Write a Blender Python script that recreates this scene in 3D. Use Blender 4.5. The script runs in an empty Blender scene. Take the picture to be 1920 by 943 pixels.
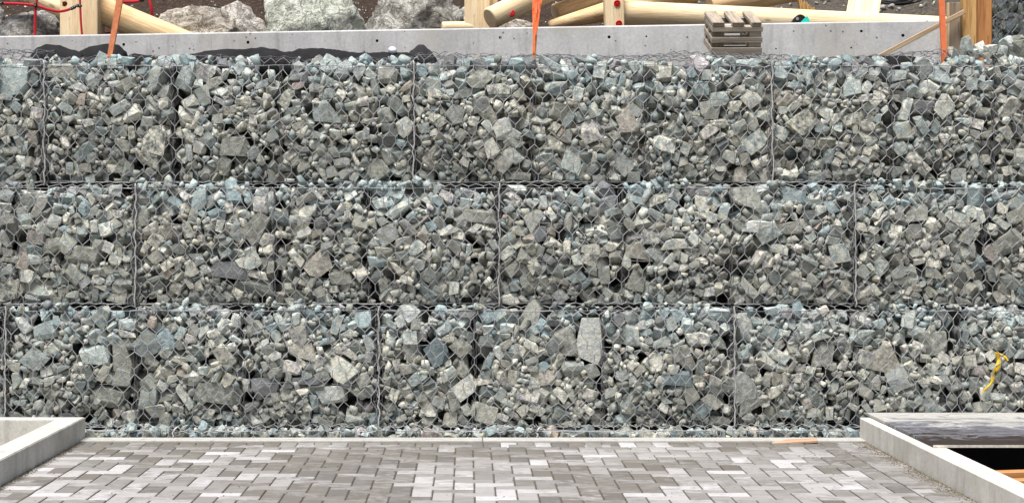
import bpy, bmesh, math, random, base64
import numpy as np
from mathutils import Vector, Matrix, Quaternion, noise
R = math.radians
sc = bpy.context.scene
C = sc.collection

# ---------------------------------------------------------------- camera
EYE = 1.6; F = 3000.0; VX = 872.0; VY = 424.0      # focal length and vanishing point, in photo pixels
cam = bpy.data.cameras.new('camera'); camo = bpy.data.objects.new('camera', cam); C.objects.link(camo)
camo.location = (0, 0, EYE); camo.rotation_euler = (R(90), 0, 0)
cam.sensor_width = 36; cam.lens = F/1920*36
cam.shift_x = (960-VX)/1920; cam.shift_y = (VY-471.5)/1920
cam.clip_end = 2000
sc.camera = camo
# ---------------------------------------------------------------- sky, sun, exposure (bright overcast)
SUN_EL, SUN_AZ = 68, 208          # azimuth measured clockwise from +Y (behind the camera, slightly left)
w = bpy.data.worlds.new('World'); sc.world = w; w.use_nodes = True
nt = w.node_tree; bg = nt.nodes['Background']
sky = nt.nodes.new('ShaderNodeTexSky'); sky.sky_type = 'NISHITA'; sky.sun_disc = False
sky.sun_elevation = R(SUN_EL); sky.sun_rotation = R(SUN_AZ); sky.air_density = 1.0; sky.dust_density = 3.5
nt.links.new(sky.outputs[0], bg.inputs[0]); bg.inputs[1].default_value = 0.05
sl = bpy.data.lights.new('sun', 'SUN'); sl.energy = 4.2; sl.angle = R(30); sl.color = (1, .95, .88)
so = bpy.data.objects.new('sun', sl); C.objects.link(so)
_d = Vector((math.sin(R(SUN_AZ))*math.cos(R(SUN_EL)), math.cos(R(SUN_AZ))*math.cos(R(SUN_EL)), math.sin(R(SUN_EL))))
so.rotation_euler = _d.to_track_quat('Z', 'Y').to_euler(); so.location = (0, -5, 12)
sc.view_settings.view_transform = 'Standard'; sc.view_settings.look = 'None'
sc.view_settings.exposure = 0.58; sc.view_settings.gamma = 1
sc.cycles.max_bounces = 6; sc.cycles.diffuse_bounces = 3

def P(px, py, Y):
    """world point seen at photo pixel (px, py) at distance Y"""
    return Vector(((px-VX)*Y/F, Y, EYE+(VY-py)*Y/F))

# ---------------------------------------------------------------- materials
def newmat(name, rough=.85):
    m = bpy.data.materials.new(name); m.use_nodes = True
    b = m.node_tree.nodes['Principled BSDF']; b.inputs['Roughness'].default_value = rough
    b.inputs['Specular IOR Level'].default_value = .3
    return m, m.node_tree, b
def N(nt, t, **kw):
    n = nt.nodes.new(t)
    for k, v in kw.items():
        if k in n.inputs.keys() if isinstance(k, str) else False: n.inputs[k].default_value = v
        else: setattr(n, k, v)
    return n
def pos(nt): return nt.nodes.new('ShaderNodeNewGeometry').outputs['Position']
def noi(nt, scale, detail=4, rough=.55, dist=0, vec=None, stretch=None):
    n = nt.nodes.new('ShaderNodeTexNoise'); n.inputs['Scale'].default_value = scale
    n.inputs['Detail'].default_value = detail; n.inputs['Roughness'].default_value = rough
    n.inputs['Distortion'].default_value = dist
    v = vec if vec is not None else pos(nt)
    if stretch:
        m = nt.nodes.new('ShaderNodeMapping'); m.inputs['Scale'].default_value = stretch
        nt.links.new(v, m.inputs['Vector']); v = m.outputs[0]
    nt.links.new(v, n.inputs['Vector'])
    return n.outputs['Fac']
def ramp(nt, fac, stops, interp='LINEAR'):
    r = nt.nodes.new('ShaderNodeValToRGB'); r.color_ramp.interpolation = interp
    e = r.color_ramp.elements
    while len(e) < len(stops): e.new(.5)
    for el, (p, c) in zip(e, stops):
        el.position = p; el.color = (*c, 1) if len(c) == 3 else c
    nt.links.new(fac, r.inputs[0]); return r.outputs[0]
def math_(nt, op, a, b=None, c=None, clamp=False):
    n = nt.nodes.new('ShaderNodeMath'); n.operation = op; n.use_clamp = clamp
    for i, v in enumerate((a, b, c)):
        if v is None: continue
        if isinstance(v, (int, float)): n.inputs[i].default_value = v
        else: nt.links.new(v, n.inputs[i])
    return n.outputs[0]
def mix(nt, fac, a, b, mode='MIX'):
    n = nt.nodes.new('ShaderNodeMix'); n.data_type = 'RGBA'; n.blend_type = mode
    for s, v in ((n.inputs[0], fac), (n.inputs[6], a), (n.inputs[7], b)):
        if isinstance(v, (int, float)): s.default_value = v
        elif isinstance(v, tuple): s.default_value = (*v, 1)
        else: nt.links.new(v, s)
    return n.outputs[2]
def bump(nt, b, h, strength=.5, dist=.01, normal=None):
    n = nt.nodes.new('ShaderNodeBump'); n.inputs['Strength'].default_value = strength; n.inputs['Distance'].default_value = dist
    nt.links.new(h, n.inputs['Height'])
    if normal is not None: nt.links.new(normal, n.inputs['Normal'])
    nt.links.new(n.outputs[0], b.inputs['Normal'])
def attr(nt, name):
    """a per-object property plus a per-vertex attribute of the same name"""
    a = nt.nodes.new('ShaderNodeAttribute'); a.attribute_type = 'OBJECT'; a.attribute_name = name
    g = nt.nodes.new('ShaderNodeAttribute'); g.attribute_type = 'GEOMETRY'; g.attribute_name = name
    return math_(nt, 'ADD', a.outputs['Fac'], g.outputs['Fac'])

def mat_rock():
    m, nt, b = newmat('crushed_rock', .82)
    tone = attr(nt, 'tone'); wash = attr(nt, 'wash')
    rock = ramp(nt, tone, [(0, (.10, .125, .135)), (.14, (.24, .32, .345)), (.28, (.34, .40, .40)), (.42, (.155, .165, .18)), (.55, (.32, .33, .295)),
                           (.66, (.095, .115, .11)), (.78, (.40, .44, .44)), (.90, (.24, .265, .27)), (.955, (.25, .24, .27)), (.985, (.36, .30, .25)), (1, (.60, .62, .58))])
    dust = ramp(nt, math_(nt, 'FRACT', math_(nt, 'MULTIPLY', tone, 7.3)), [(0, (.125, .135, .125)), (.3, (.262, .262, .222)), (.6, (.455, .445, .37)), (1, (.66, .65, .565))])
    n1 = noi(nt, 26, 5, .62)
    cover = math_(nt, 'ADD', math_(nt, 'MULTIPLY', math_(nt, 'SUBTRACT', n1, .56), 4.2), math_(nt, 'SUBTRACT', 1.0, wash), clamp=True)
    col = mix(nt, cover, rock, dust)
    # veins and bedding streaks
    v = noi(nt, 34, 6, .6, 1.4, stretch=(1, 1, 2.3))
    vein = ramp(nt, v, [(0, (.40, .41, .46)), (.40, (.68, .70, .74)), (.49, (1.0, 1.0, 1.0)), (.56, (1.02, 1.02, 1.0)), (.63, (1.45, 1.45, 1.43)), (1, (1.8, 1.8, 1.75))])
    col = mix(nt, math_(nt, 'SUBTRACT', 1.0, math_(nt, 'MULTIPLY', cover, .35)), col, mix(nt, 1.0, col, vein, 'MULTIPLY'))
    f = noi(nt, 150, 3, .7)
    col = mix(nt, 1.0, col, ramp(nt, f, [(.25, (1.0, 1.0, 1.0)), (.75, (1.5, 1.5, 1.5))]), 'MULTIPLY')
    nt.links.new(col, b.inputs['Base Color'])
    bv = nt.nodes.new('ShaderNodeBevel'); bv.samples = 3; bv.inputs['Radius'].default_value = .0025
    h = math_(nt, 'ADD', math_(nt, 'MULTIPLY', noi(nt, 28, 5, .65, .6), 1.0), math_(nt, 'MULTIPLY', noi(nt, 120, 3, .6), .25))
    bump(nt, b, h, .6, .011, bv.outputs[0])
    return m
def mat_simple(name, col, rough=.7, metal=0, var=.15, scale=40, bmp=0.0, bs=200):
    m, nt, b = newmat(name, rough)
    n = noi(nt, scale, 4)
    c = ramp(nt, n, [(.25, tuple(x*(1-var) for x in col)), (.75, tuple(min(1, x*(1+var)) for x in col))])
    nt.links.new(c, b.inputs['Base Color']); b.inputs['Metallic'].default_value = metal
    if bmp: bump(nt, b, noi(nt, bs, 3), bmp, .004)
    return m
def mat_wood(name, c1, c2, axis=0, knots=True, grain=14, rough=.75):
    """grain runs along the object's own axis"""
    m, nt, b = newmat(name, rough)
    tc = nt.nodes.new('ShaderNodeTexCoord').outputs['Object']
    st = [grain, grain, grain]; st[axis] = grain*.05
    g = noi(nt, 3.2, 6, .6, .9, vec=tc, stretch=tuple(st))
    g2 = noi(nt, 1.4, 3, .5, .3, vec=tc, stretch=tuple(s*.35 if i != axis else 1.2 for i, s in enumerate(st)))
    c = ramp(nt, g, [(.36, c2), (.5, c1), (.72, tuple(min(1, x*1.07) for x in c1))])
    c = mix(nt, math_(nt, 'MULTIPLY', ramp(nt, g2, [(.48, (0, 0, 0)), (.66, (1, 1, 1))]), .75), c, c2)
    if knots:
        vo = nt.nodes.new('ShaderNodeTexVoronoi'); vo.inputs['Scale'].default_value = 1.0
        mp = nt.nodes.new('ShaderNodeMapping'); s = [7, 7, 7]; s[axis] = 3.0; mp.inputs['Scale'].default_value = s
        nt.links.new(tc, mp.inputs[0]); nt.links.new(mp.outputs[0], vo.inputs['Vector'])
        c = mix(nt, math_(nt, 'MULTIPLY', ramp(nt, vo.outputs['Distance'], [(.07, (1, 1, 1)), (.13, (0, 0, 0))]), .8), c, tuple(x*.45 for x in c2))
    nt.links.new(c, b.inputs['Base Color'])
    f = noi(nt, 7, 5, .7, 0, vec=tc, stretch=tuple(x*1.6 for x in st))
    c = mix(nt, 1.0, c, ramp(nt, f, [(.32, (.72, .68, .62)), (.46, (1, 1, 1)), (.7, (1.05, 1.05, 1.04))]), 'MULTIPLY'); nt.links.new(c, b.inputs['Base Color'])
    bump(nt, b, math_(nt, 'ADD', g, f), .4, .006)
    return m
def mat_concrete(name, base, var=.12, stain=None, holes=False, streak=False):
    m, nt, b = newmat(name, .88)
    n = noi(nt, 3.2, 6, .62)
    c = ramp(nt, n, [(.3, tuple(x*(1-var) for x in base)), (.7, tuple(min(1, x*(1+var)) for x in base))])
    n2 = noi(nt, 45, 4, .65)
    c = mix(nt, 1.0, c, ramp(nt, n2, [(.3, (.86, .86, .86)), (.65, (1.06, 1.06, 1.06))]), 'MULTIPLY')
    st = noi(nt, 5, 5, .7, .3, stretch=(2.2, 2.2, .35))
    c = mix(nt, 1.0, c, ramp(nt, st, [(.33, (.80, .80, .79)), (.46, (1, 1, 1)), (.62, (1.03, 1.03, 1.03)), (.72, (1.12, 1.12, 1.12))]), 'MULTIPLY')
    if stain:
        s = noi(nt, 1.7, 5, .6, 1.0, stretch=(1, 1, .5))
        c = mix(nt, math_(nt, 'MULTIPLY', ramp(nt, s, [(.5, (0, 0, 0)), (.68, (1, 1, 1))]), .55), c, stain)
    h = noi(nt, 80, 5, .6)
    if holes:
        vo = nt.nodes.new('ShaderNodeTexVoronoi'); vo.inputs['Scale'].default_value = 14; nt.links.new(pos(nt), vo.inputs['Vector'])
        sel = math_(nt, 'GREATER_THAN', noi(nt, 6, 3), .53)
        rad = math_(nt, 'MULTIPLY', sel, .13)
        hole = math_(nt, 'LESS_THAN', vo.outputs['Distance'], rad)
        c = mix(nt, math_(nt, 'MULTIPLY', hole, .75), c, (.07, .07, .065))
        h = math_(nt, 'SUBTRACT', h, hole)
    nt.links.new(c, b.inputs['Base Color']); bump(nt, b, h, .35, .004)
    return m
def mat_paver():
    m, nt, b = newmat('paving_stone', .8)
    tone = attr(nt, 'tone')           # 0 dusted white .. 1 bare damp
    base = ramp(nt, math_(nt, 'FRACT', math_(nt, 'MULTIPLY', tone, 13.7)), [(0, (.135, .128, .118)), (.5, (.165, .155, .142)), (1, (.140, .136, .134))])
    dust = ramp(nt, math_(nt, 'FRACT', math_(nt, 'MULTIPLY', tone, 29.1)), [(0, (.24, .235, .23)), (.4, (.32, .316, .316)), (.75, (.41, .408, .418)), (1, (.55, .553, .585))])
    e = noi(nt, 9, 6, .68, .8, stretch=(1, 1.6, 1))
    k = math_(nt, 'ADD', math_(nt, 'MULTIPLY', math_(nt, 'SUBTRACT', e, .5), 2.4), math_(nt, 'SUBTRACT', 1.12, math_(nt, 'MULTIPLY', tone, 1.35)), clamp=True)
    c = mix(nt, math_(nt, 'MULTIPLY', k, .93), base, dust)
    f = noi(nt, 160, 3, .7)
    c = mix(nt, 1.0, c, ramp(nt, f, [(.3, (.88, .88, .88)), (.7, (1.1, 1.1, 1.1))]), 'MULTIPLY')
    nt.links.new(c, b.inputs['Base Color'])
    bump(nt, b, noi(nt, 120, 4, .7), .3, .003)
    return m
def mat_soil():
    m, nt, b = newmat('dark_soil', .95)
    n = noi(nt, 22, 6, .75)
    g = noi(nt, .35, 2)
    c = ramp(nt, n, [(.3, (.022, .014, .010)), (.5, (.06, .038, .027)), (.64, (.11, .078, .058)), (.78, (.26, .22, .185))])
    xs = nt.nodes.new('ShaderNodeSeparateXYZ'); nt.links.new(pos(nt), xs.inputs[0])
    right = math_(nt, 'MULTIPLY', math_(nt, 'SUBTRACT', xs.outputs[0], 1.8), 1.0, clamp=True)
    c2 = ramp(nt, n, [(.3, (.055, .048, .038)), (.5, (.12, .105, .085)), (.66, (.2, .18, .155)), (.8, (.38, .36, .33))])
    c = mix(nt, right, c, c2)
    vo = nt.nodes.new('ShaderNodeTexVoronoi'); vo.inputs['Scale'].default_value = 24; nt.links.new(pos(nt), vo.inputs['Vector'])
    c = mix(nt, math_(nt, 'MULTIPLY', math_(nt, 'LESS_THAN', vo.outputs['Distance'], .16), .5), c, (.3, .27, .24))
    nt.links.new(c, b.inputs['Base Color']); bump(nt, b, math_(nt, 'ADD', n, noi(nt, 70, 4, .7)), .9, .04)
    return m
def mat_boulder(name, c1, c2, c3):
    m, nt, b = newmat(name, .85)
    n = noi(nt, 6, 8, .72, .7)
    c = ramp(nt, n, [(.28, c3), (.45, c2), (.58, c1), (.75, tuple(min(1, x*1.3) for x in c1))])
    f = noi(nt, 50, 5, .75)
    c = mix(nt, 1.0, c, ramp(nt, f, [(.3, (.75, .75, .75)), (.7, (1.25, 1.25, 1.25))]), 'MULTIPLY')
    nt.links.new(c, b.inputs['Base Color'])
    cr = noi(nt, 4.5, 7, .6, 2.2)
    crack = ramp(nt, cr, [(.465, (1, 1, 1)), (.5, (.45, .45, .45)), (.535, (1, 1, 1))])
    c = mix(nt, .75, c, mix(nt, 1.0, c, crack, 'MULTIPLY')); nt.links.new(c, b.inputs['Base Color'])
    bump(nt, b, math_(nt, 'ADD', math_(nt, 'ADD', n, math_(nt, 'MULTIPLY', crack, .35)), math_(nt, 'MULTIPLY', f, .4)), 1.0, .07)
    return m

M = {}
M['rock'] = mat_rock()
M['wire'] = mat_simple('galvanised_wire', (.42, .43, .45), .45, .35, .25, 60)
M['wire_dull'] = mat_simple('weathered_wire', (.20, .205, .22), .5, .5, .3, 60)
M['wire_bright'] = mat_simple('bright_zinc_wire', (.56, .555, .54), .4, .35, .3, 50)
M['fabric'] = mat_simple('black_geotextile', (.010, .010, .012), .9, 0, .6, 9, .8, 22)
M['fabric_grey'] = mat_simple('dusty_geotextile', (.026, .026, .030), 1.0, 0, .3, 30, .4, 90)
M['wall'] = mat_concrete('cast_wall_concrete', (.52, .53, .545), .13, (.42, .40, .36), True)
M['hole'] = mat_simple('hole_shade', (.02, .02, .02), .95)
M['kerb'] = mat_concrete('kerb_concrete', (.64, .63, .59), .10, (.45, .43, .37))
M['kerb_l'] = mat_concrete('planter_concrete', (.58, .575, .54), .14, (.34, .33, .29))
M['strip'] = mat_concrete('edging_concrete', (.42, .42, .405), .12)
M['paver'] = mat_paver()
M['joint'] = mat_simple('jointing_sand', (.10, .088, .072), .98, 0, .35, 25, .6, 200)
M['soil'] = mat_soil()
M['ground'] = mat_concrete('rough_ground', (.22, .20, .17), .25)
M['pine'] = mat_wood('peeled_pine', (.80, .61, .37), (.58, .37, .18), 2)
M['pine_pale'] = mat_wood('pale_pine', (.86, .71, .48), (.72, .54, .32), 2)
M['pine_dark'] = mat_wood('tan_pine', (.60, .41, .21), (.40, .24, .10), 2)
M['endgrain'] = mat_simple('cut_log_end', (.72, .57, .38), .8, 0, .10, 14)
M['lumber_grey'] = mat_wood('weathered_board', (.30, .235, .175), (.17, .13, .10), 2)
M['lumber_yellow'] = mat_wood('yellow_lumber', (.60, .37, .155), (.38, .20, .07), 2)
M['lumber_orange'] = mat_wood('orange_lumber', (.50, .235, .09), (.30, .12, .045), 2)
M['lumber_edge'] = mat_wood('pale_board_edge', (.62, .48, .30), (.42, .30, .17), 2)
M['brace'] = mat_wood('dusty_brace', (.46, .35, .235), (.26, .18, .11), 2)
M['pallet'] = mat_wood('grey_pallet_wood', (.44, .385, .32), (.27, .23, .19), 0, False)
M['pallet_end'] = mat_simple('dark_pallet_block', (.19, .155, .115), .9, 0, .5, 60)
M['orange'] = mat_simple('orange_paint', (.72, .185, .075), .7, 0, .18, 14)
M['orange_faded'] = mat_simple('faded_orange_paint', (.60, .215, .10), .7, 0, .28, 25)
M['ribbon'] = mat_simple('fluorescent_orange_ribbon', (.90, .17, .035), .45, 0, .12, 18)
M['stake'] = mat_wood('stake_wood', (.62, .40, .23), (.45, .26, .13), 2, False)
M['rope'] = mat_simple('red_rope', (.50, .018, .030), .7, 0, .25, 90, .5, 300)
M['black'] = mat_simple('black_plastic', (.016, .016, .018), .45)
M['bolt'] = mat_simple('steel_bolt', (.6, .58, .55), .35, .8)
M['redcap'] = mat_simple('red_plastic_cap', (.52, .012, .012), .4, 0, .1)
M['teal'] = mat_simple('teal_plastic', (.03, .58, .50), .45, 0, .08)
M['white'] = mat_simple('white_plastic', (.72, .78, .86), .5, 0, .06)
M['yellow'] = mat_simple('yellow_tape', (.80, .52, .03), .5, 0, .2, 60)
M['tape_mark'] = mat_simple('tape_print', (.05, .10, .05), .5)
M['lath'] = mat_wood('lath_wood', (.50, .345, .245), (.38, .235, .15), 0, False)
M['pit_wood'] = mat_wood('pit_lumber', (.55, .27, .11), (.36, .16, .06), 0, False)

def mat_plywood():
    m, nt, b = newmat('film_faced_plywood', .6)
    n = noi(nt, 3.0, 8, .78, 1.4, stretch=(.7, 1.6, 1))
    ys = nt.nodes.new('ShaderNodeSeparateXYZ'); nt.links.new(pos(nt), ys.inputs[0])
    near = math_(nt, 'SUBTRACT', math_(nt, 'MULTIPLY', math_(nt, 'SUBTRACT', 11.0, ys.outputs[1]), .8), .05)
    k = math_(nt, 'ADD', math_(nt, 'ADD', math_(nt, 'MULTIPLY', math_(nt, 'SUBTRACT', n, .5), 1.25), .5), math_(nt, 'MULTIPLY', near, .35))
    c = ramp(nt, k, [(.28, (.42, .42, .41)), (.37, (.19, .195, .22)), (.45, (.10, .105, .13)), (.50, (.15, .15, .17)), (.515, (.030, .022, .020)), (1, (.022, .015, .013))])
    f = noi(nt, 30, 5, .7, 0, stretch=(.6, 2, 1))
    c = mix(nt, 1.0, c, ramp(nt, f, [(.3, (.7, .7, .7)), (.7, (1.3, 1.3, 1.3))]), 'MULTIPLY')
    nt.links.new(c, b.inputs['Base Color']); bump(nt, b, f, .2, .002)
    return m
M['plywood'] = mat_plywood()
M['ply_edge'] = mat_simple('plywood_edge', (.60, .58, .53), .8, 0, .35, 30)
M['b_grey'] = mat_boulder('grey_boulder', (.66, .67, .68), (.52, .50, .46), (.30, .28, .24))
M['b_beige'] = mat_boulder('beige_boulder', (.76, .72, .64), (.60, .55, .48), (.36, .31, .26))
M['b_pale'] = mat_boulder('pale_boulder', (.84, .80, .76), (.68, .64, .59), (.42, .38, .34))
M['b_green'] = mat_boulder('green_boulder', (.78, .82, .74), (.54, .58, .50), (.27, .25, .20))
M['b_dark'] = mat_boulder('dark_boulder', (.66, .66, .62), (.42, .41, .375), (.16, .14, .115))

# ---------------------------------------------------------------- object helpers
def link(o, parent=None):
    C.objects.link(o)
    if parent is not None: o.parent = parent
    return o
def tag(o, label=None, cat=None, group=None, kind=None):
    for k, v in (('label', label), ('category', cat), ('group', group), ('kind', kind)):
        if v: o[k] = v
    return o
def empty(name, loc, label, cat, group=None, rot=(0, 0, 0)):
    o = bpy.data.objects.new(name, None); o.empty_display_size = .1; o.location = loc; o.rotation_euler = rot
    link(o); return tag(o, label, cat, group)
def obj(name, bm, mat, parent=None, smooth=False):
    me = bpy.data.meshes.new(name); bm.normal_update(); bm.to_mesh(me); bm.free()
    if smooth:
        for p in me.polygons: p.use_smooth = True
    for m in (mat if isinstance(mat, (list, tuple)) else [mat]): me.materials.append(m)
    return link(bpy.data.objects.new(name, me), parent)
def np_obj(name, V, Fc, mat, parent=None, attrs=None):
    """V (n,3), Fc (m,3|4) arrays"""
    me = bpy.data.meshes.new(name); V = np.asarray(V, dtype=np.float32); Fc = np.asarray(Fc, dtype=np.int32)
    k = Fc.shape[1]
    me.vertices.add(len(V)); me.vertices.foreach_set('co', V.ravel())
    me.loops.add(Fc.size); me.loops.foreach_set('vertex_index', Fc.ravel())
    me.polygons.add(len(Fc)); me.polygons.foreach_set('loop_start', np.arange(0, Fc.size, k, dtype=np.int32))
    me.polygons.foreach_set('loop_total', np.full(len(Fc), k, dtype=np.int32))
    for an, av in (attrs or {}).items():
        a = me.attributes.new(an, 'FLOAT', 'POINT'); a.data.foreach_set('value', np.asarray(av, dtype=np.float32))
    me.update(calc_edges=True); me.materials.append(mat)
    return link(bpy.data.objects.new(name, me), parent)
def box(bm, x0, x1, y0, y1, z0, z1, bev=0, mi=0, mat4=None):
    r = bmesh.ops.create_cube(bm, size=1)
    for v in r['verts']:
        v.co = Vector((x0+(v.co.x+.5)*(x1-x0), y0+(v.co.y+.5)*(y1-y0), z0+(v.co.z+.5)*(z1-z0)))
    vs = r['verts']
    if bev:
        es = list({e for v in vs for e in v.link_edges})
        rr = bmesh.ops.bevel(bm, geom=es, offset=bev, segments=1, affect='EDGES', profile=.5)
        vs = list({v for f in rr['faces'] for v in f.verts} | {v for v in vs if v.is_valid})
    if mat4 is not None:
        for v in vs: v.co = mat4 @ v.co
    for f in {f for v in vs for f in v.link_faces}: f.material_index = mi
    return vs
def tubes(segs, sides=3):
    """segs: list of (p0, p1, r) straight wire pieces -> arrays"""
    if not segs: return np.zeros((0, 3)), np.zeros((0, 4), int)
    A = np.array([s[0] for s in segs], float); B = np.array([s[1] for s in segs], float); Rr = np.array([s[2] for s in segs], float)
    D = B-A; L = np.linalg.norm(D, axis=1, keepdims=True); D = D/np.maximum(L, 1e-9)
    A = A-D*(Rr[:, None]*.35); B = B+D*(Rr[:, None]*.35)
    up = np.where(np.abs(D[:, 2:3]) > .9, np.array([[1., 0, 0]]), np.array([[0, 0, 1.]]))
    U = np.cross(D, up); U /= np.linalg.norm(U, axis=1, keepdims=True); W = np.cross(D, U)
    n = len(segs); V = np.zeros((n, 2*sides, 3))
    for i in range(sides):
        a = 2*math.pi*i/sides+.5
        off = (U*math.cos(a)+W*math.sin(a))*Rr[:, None]
        V[:, i] = A+off; V[:, sides+i] = B+off
    Fc = np.array([[i, (i+1) % sides, sides+(i+1) % sides, sides+i] for i in range(sides)])
    Fc = (Fc[None]+(np.arange(n)*2*sides)[:, None, None]).reshape(-1, 4)
    return V.reshape(-1, 3), Fc
def poly_segs(pts, r): return [(pts[i], pts[i+1], r) for i in range(len(pts)-1)]
def curve_tube(name, pts, r, mat, parent=None, sides=8, r1=None):
    """a smooth round tube along pts, one mesh"""
    bm = bmesh.new(); rings = []
    pts = [Vector(p) for p in pts]
    for i, p in enumerate(pts):
        d = (pts[min(i+1, len(pts)-1)]-pts[max(i-1, 0)]).normalized()
        u = d.cross(Vector((0, 0, 1)) if abs(d.z) < .9 else Vector((1, 0, 0))).normalized(); v = d.cross(u)
        rr = r+(r1-r)*i/(len(pts)-1) if r1 is not None else r
        rings.append([bm.verts.new(p+(u*math.cos(2*math.pi*k/sides)+v*math.sin(2*math.pi*k/sides))*rr) for k in range(sides)])
    for a, b in zip(rings, rings[1:]):
        for k in range(sides): bm.faces.new((a[k], a[(k+1) % sides], b[(k+1) % sides], b[k]))
    bm.faces.new(rings[0][::-1]); bm.faces.new(rings[-1])
    bmesh.ops.recalc_face_normals(bm, faces=bm.faces[:])
    return obj(name, bm, mat, parent, True)
def n1(x, y=0., z=0.): return noise.noise(Vector((x, y, z)))

# ---------------------------------------------------------------- crushed stones: 32 hull shapes
NV=32
def stone_mesh(k):
    r=random.Random(6000+k)
    b=r.uniform(.62,1.0); c=r.uniform(.5,.85)
    if k%4==3: b=r.uniform(.5,.7); c=r.uniform(.34,.46)
    bm=bmesh.new(); bmesh.ops.create_cube(bm,size=1.0)
    t1=r.uniform(.62,1); t2=r.uniform(.66,1); sh=r.uniform(-.28,.28); sh2=r.uniform(-.22,.22)
    for v in bm.verts:
        x,y,z=[q+r.uniform(-.17,.17) for q in v.co]
        if x<0: y*=t1; z*=t2
        if z>0: y*=r.uniform(.75,1)
        v.co=Vector((x+sh*z+sh2*y,y*b,(z+.3*sh2*y)*c))
    for i in range(r.choice([4,5,6,7])):
        d=Vector((r.gauss(0,1),r.gauss(0,1),r.gauss(0,1))).normalized()
        n=Vector((d.x,d.y/b,d.z/c)).normalized()
        sup=max(v.co.dot(n) for v in bm.verts)
        bmesh.ops.bisect_plane(bm,geom=bm.verts[:]+bm.edges[:]+bm.faces[:],plane_co=n*sup*r.uniform(.66,.86),plane_no=n,clear_outer=True)
        pts=[v.co.copy() for v in bm.verts]; bm.free(); bm=bmesh.new()
        for p in pts: bm.verts.new(p)
        bmesh.ops.remove_doubles(bm,verts=bm.verts[:],dist=.035)
        res=bmesh.ops.convex_hull(bm,input=bm.verts[:])
        bmesh.ops.delete(bm,geom=[g for g in res['geom_interior'] if isinstance(g,bmesh.types.BMVert)],context='VERTS')
    bmesh.ops.dissolve_limit(bm,angle_limit=math.radians(4),verts=bm.verts[:],edges=bm.edges[:])
    bmt=bm.copy(); bmesh.ops.triangulate(bmt,faces=bmt.faces[:])
    cen=Vector(); tv=0
    for f in bmt.faces:
        p=[v.co for v in f.verts]; t=p[0].dot(p[1].cross(p[2]))/6; tv+=t; cen+=t*(p[0]+p[1]+p[2])/4
    bmt.free(); cen/=tv
    mx=0
    for v in bm.verts: v.co-=cen
    for v in bm.verts: mx=max(mx,v.co.length)
    for v in bm.verts: v.co*=.5/mx
    bm.normal_update()
    me=bpy.data.meshes.new('stone'); bm.to_mesh(me); vol=bm.calc_volume(); bm.free()
    return me,abs(vol)
STONES = [stone_mesh(k)[0] for k in range(NV)]
for me in STONES[:NV]:
    bm = bmesh.new(); bm.from_mesh(me)
    for v in bm.verts: v.co.x = -v.co.x
    bmesh.ops.reverse_faces(bm, faces=bm.faces[:]); m2 = bpy.data.meshes.new('stone'); bm.to_mesh(m2); bm.free(); STONES.append(m2)
for me in STONES: me.materials.append(M['rock'])
TRI = []
for me in STONES:
    me.calc_loop_triangles()
    TRI.append((np.array([v.co for v in me.vertices]), np.array([t.vertices for t in me.loop_triangles])))
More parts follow.
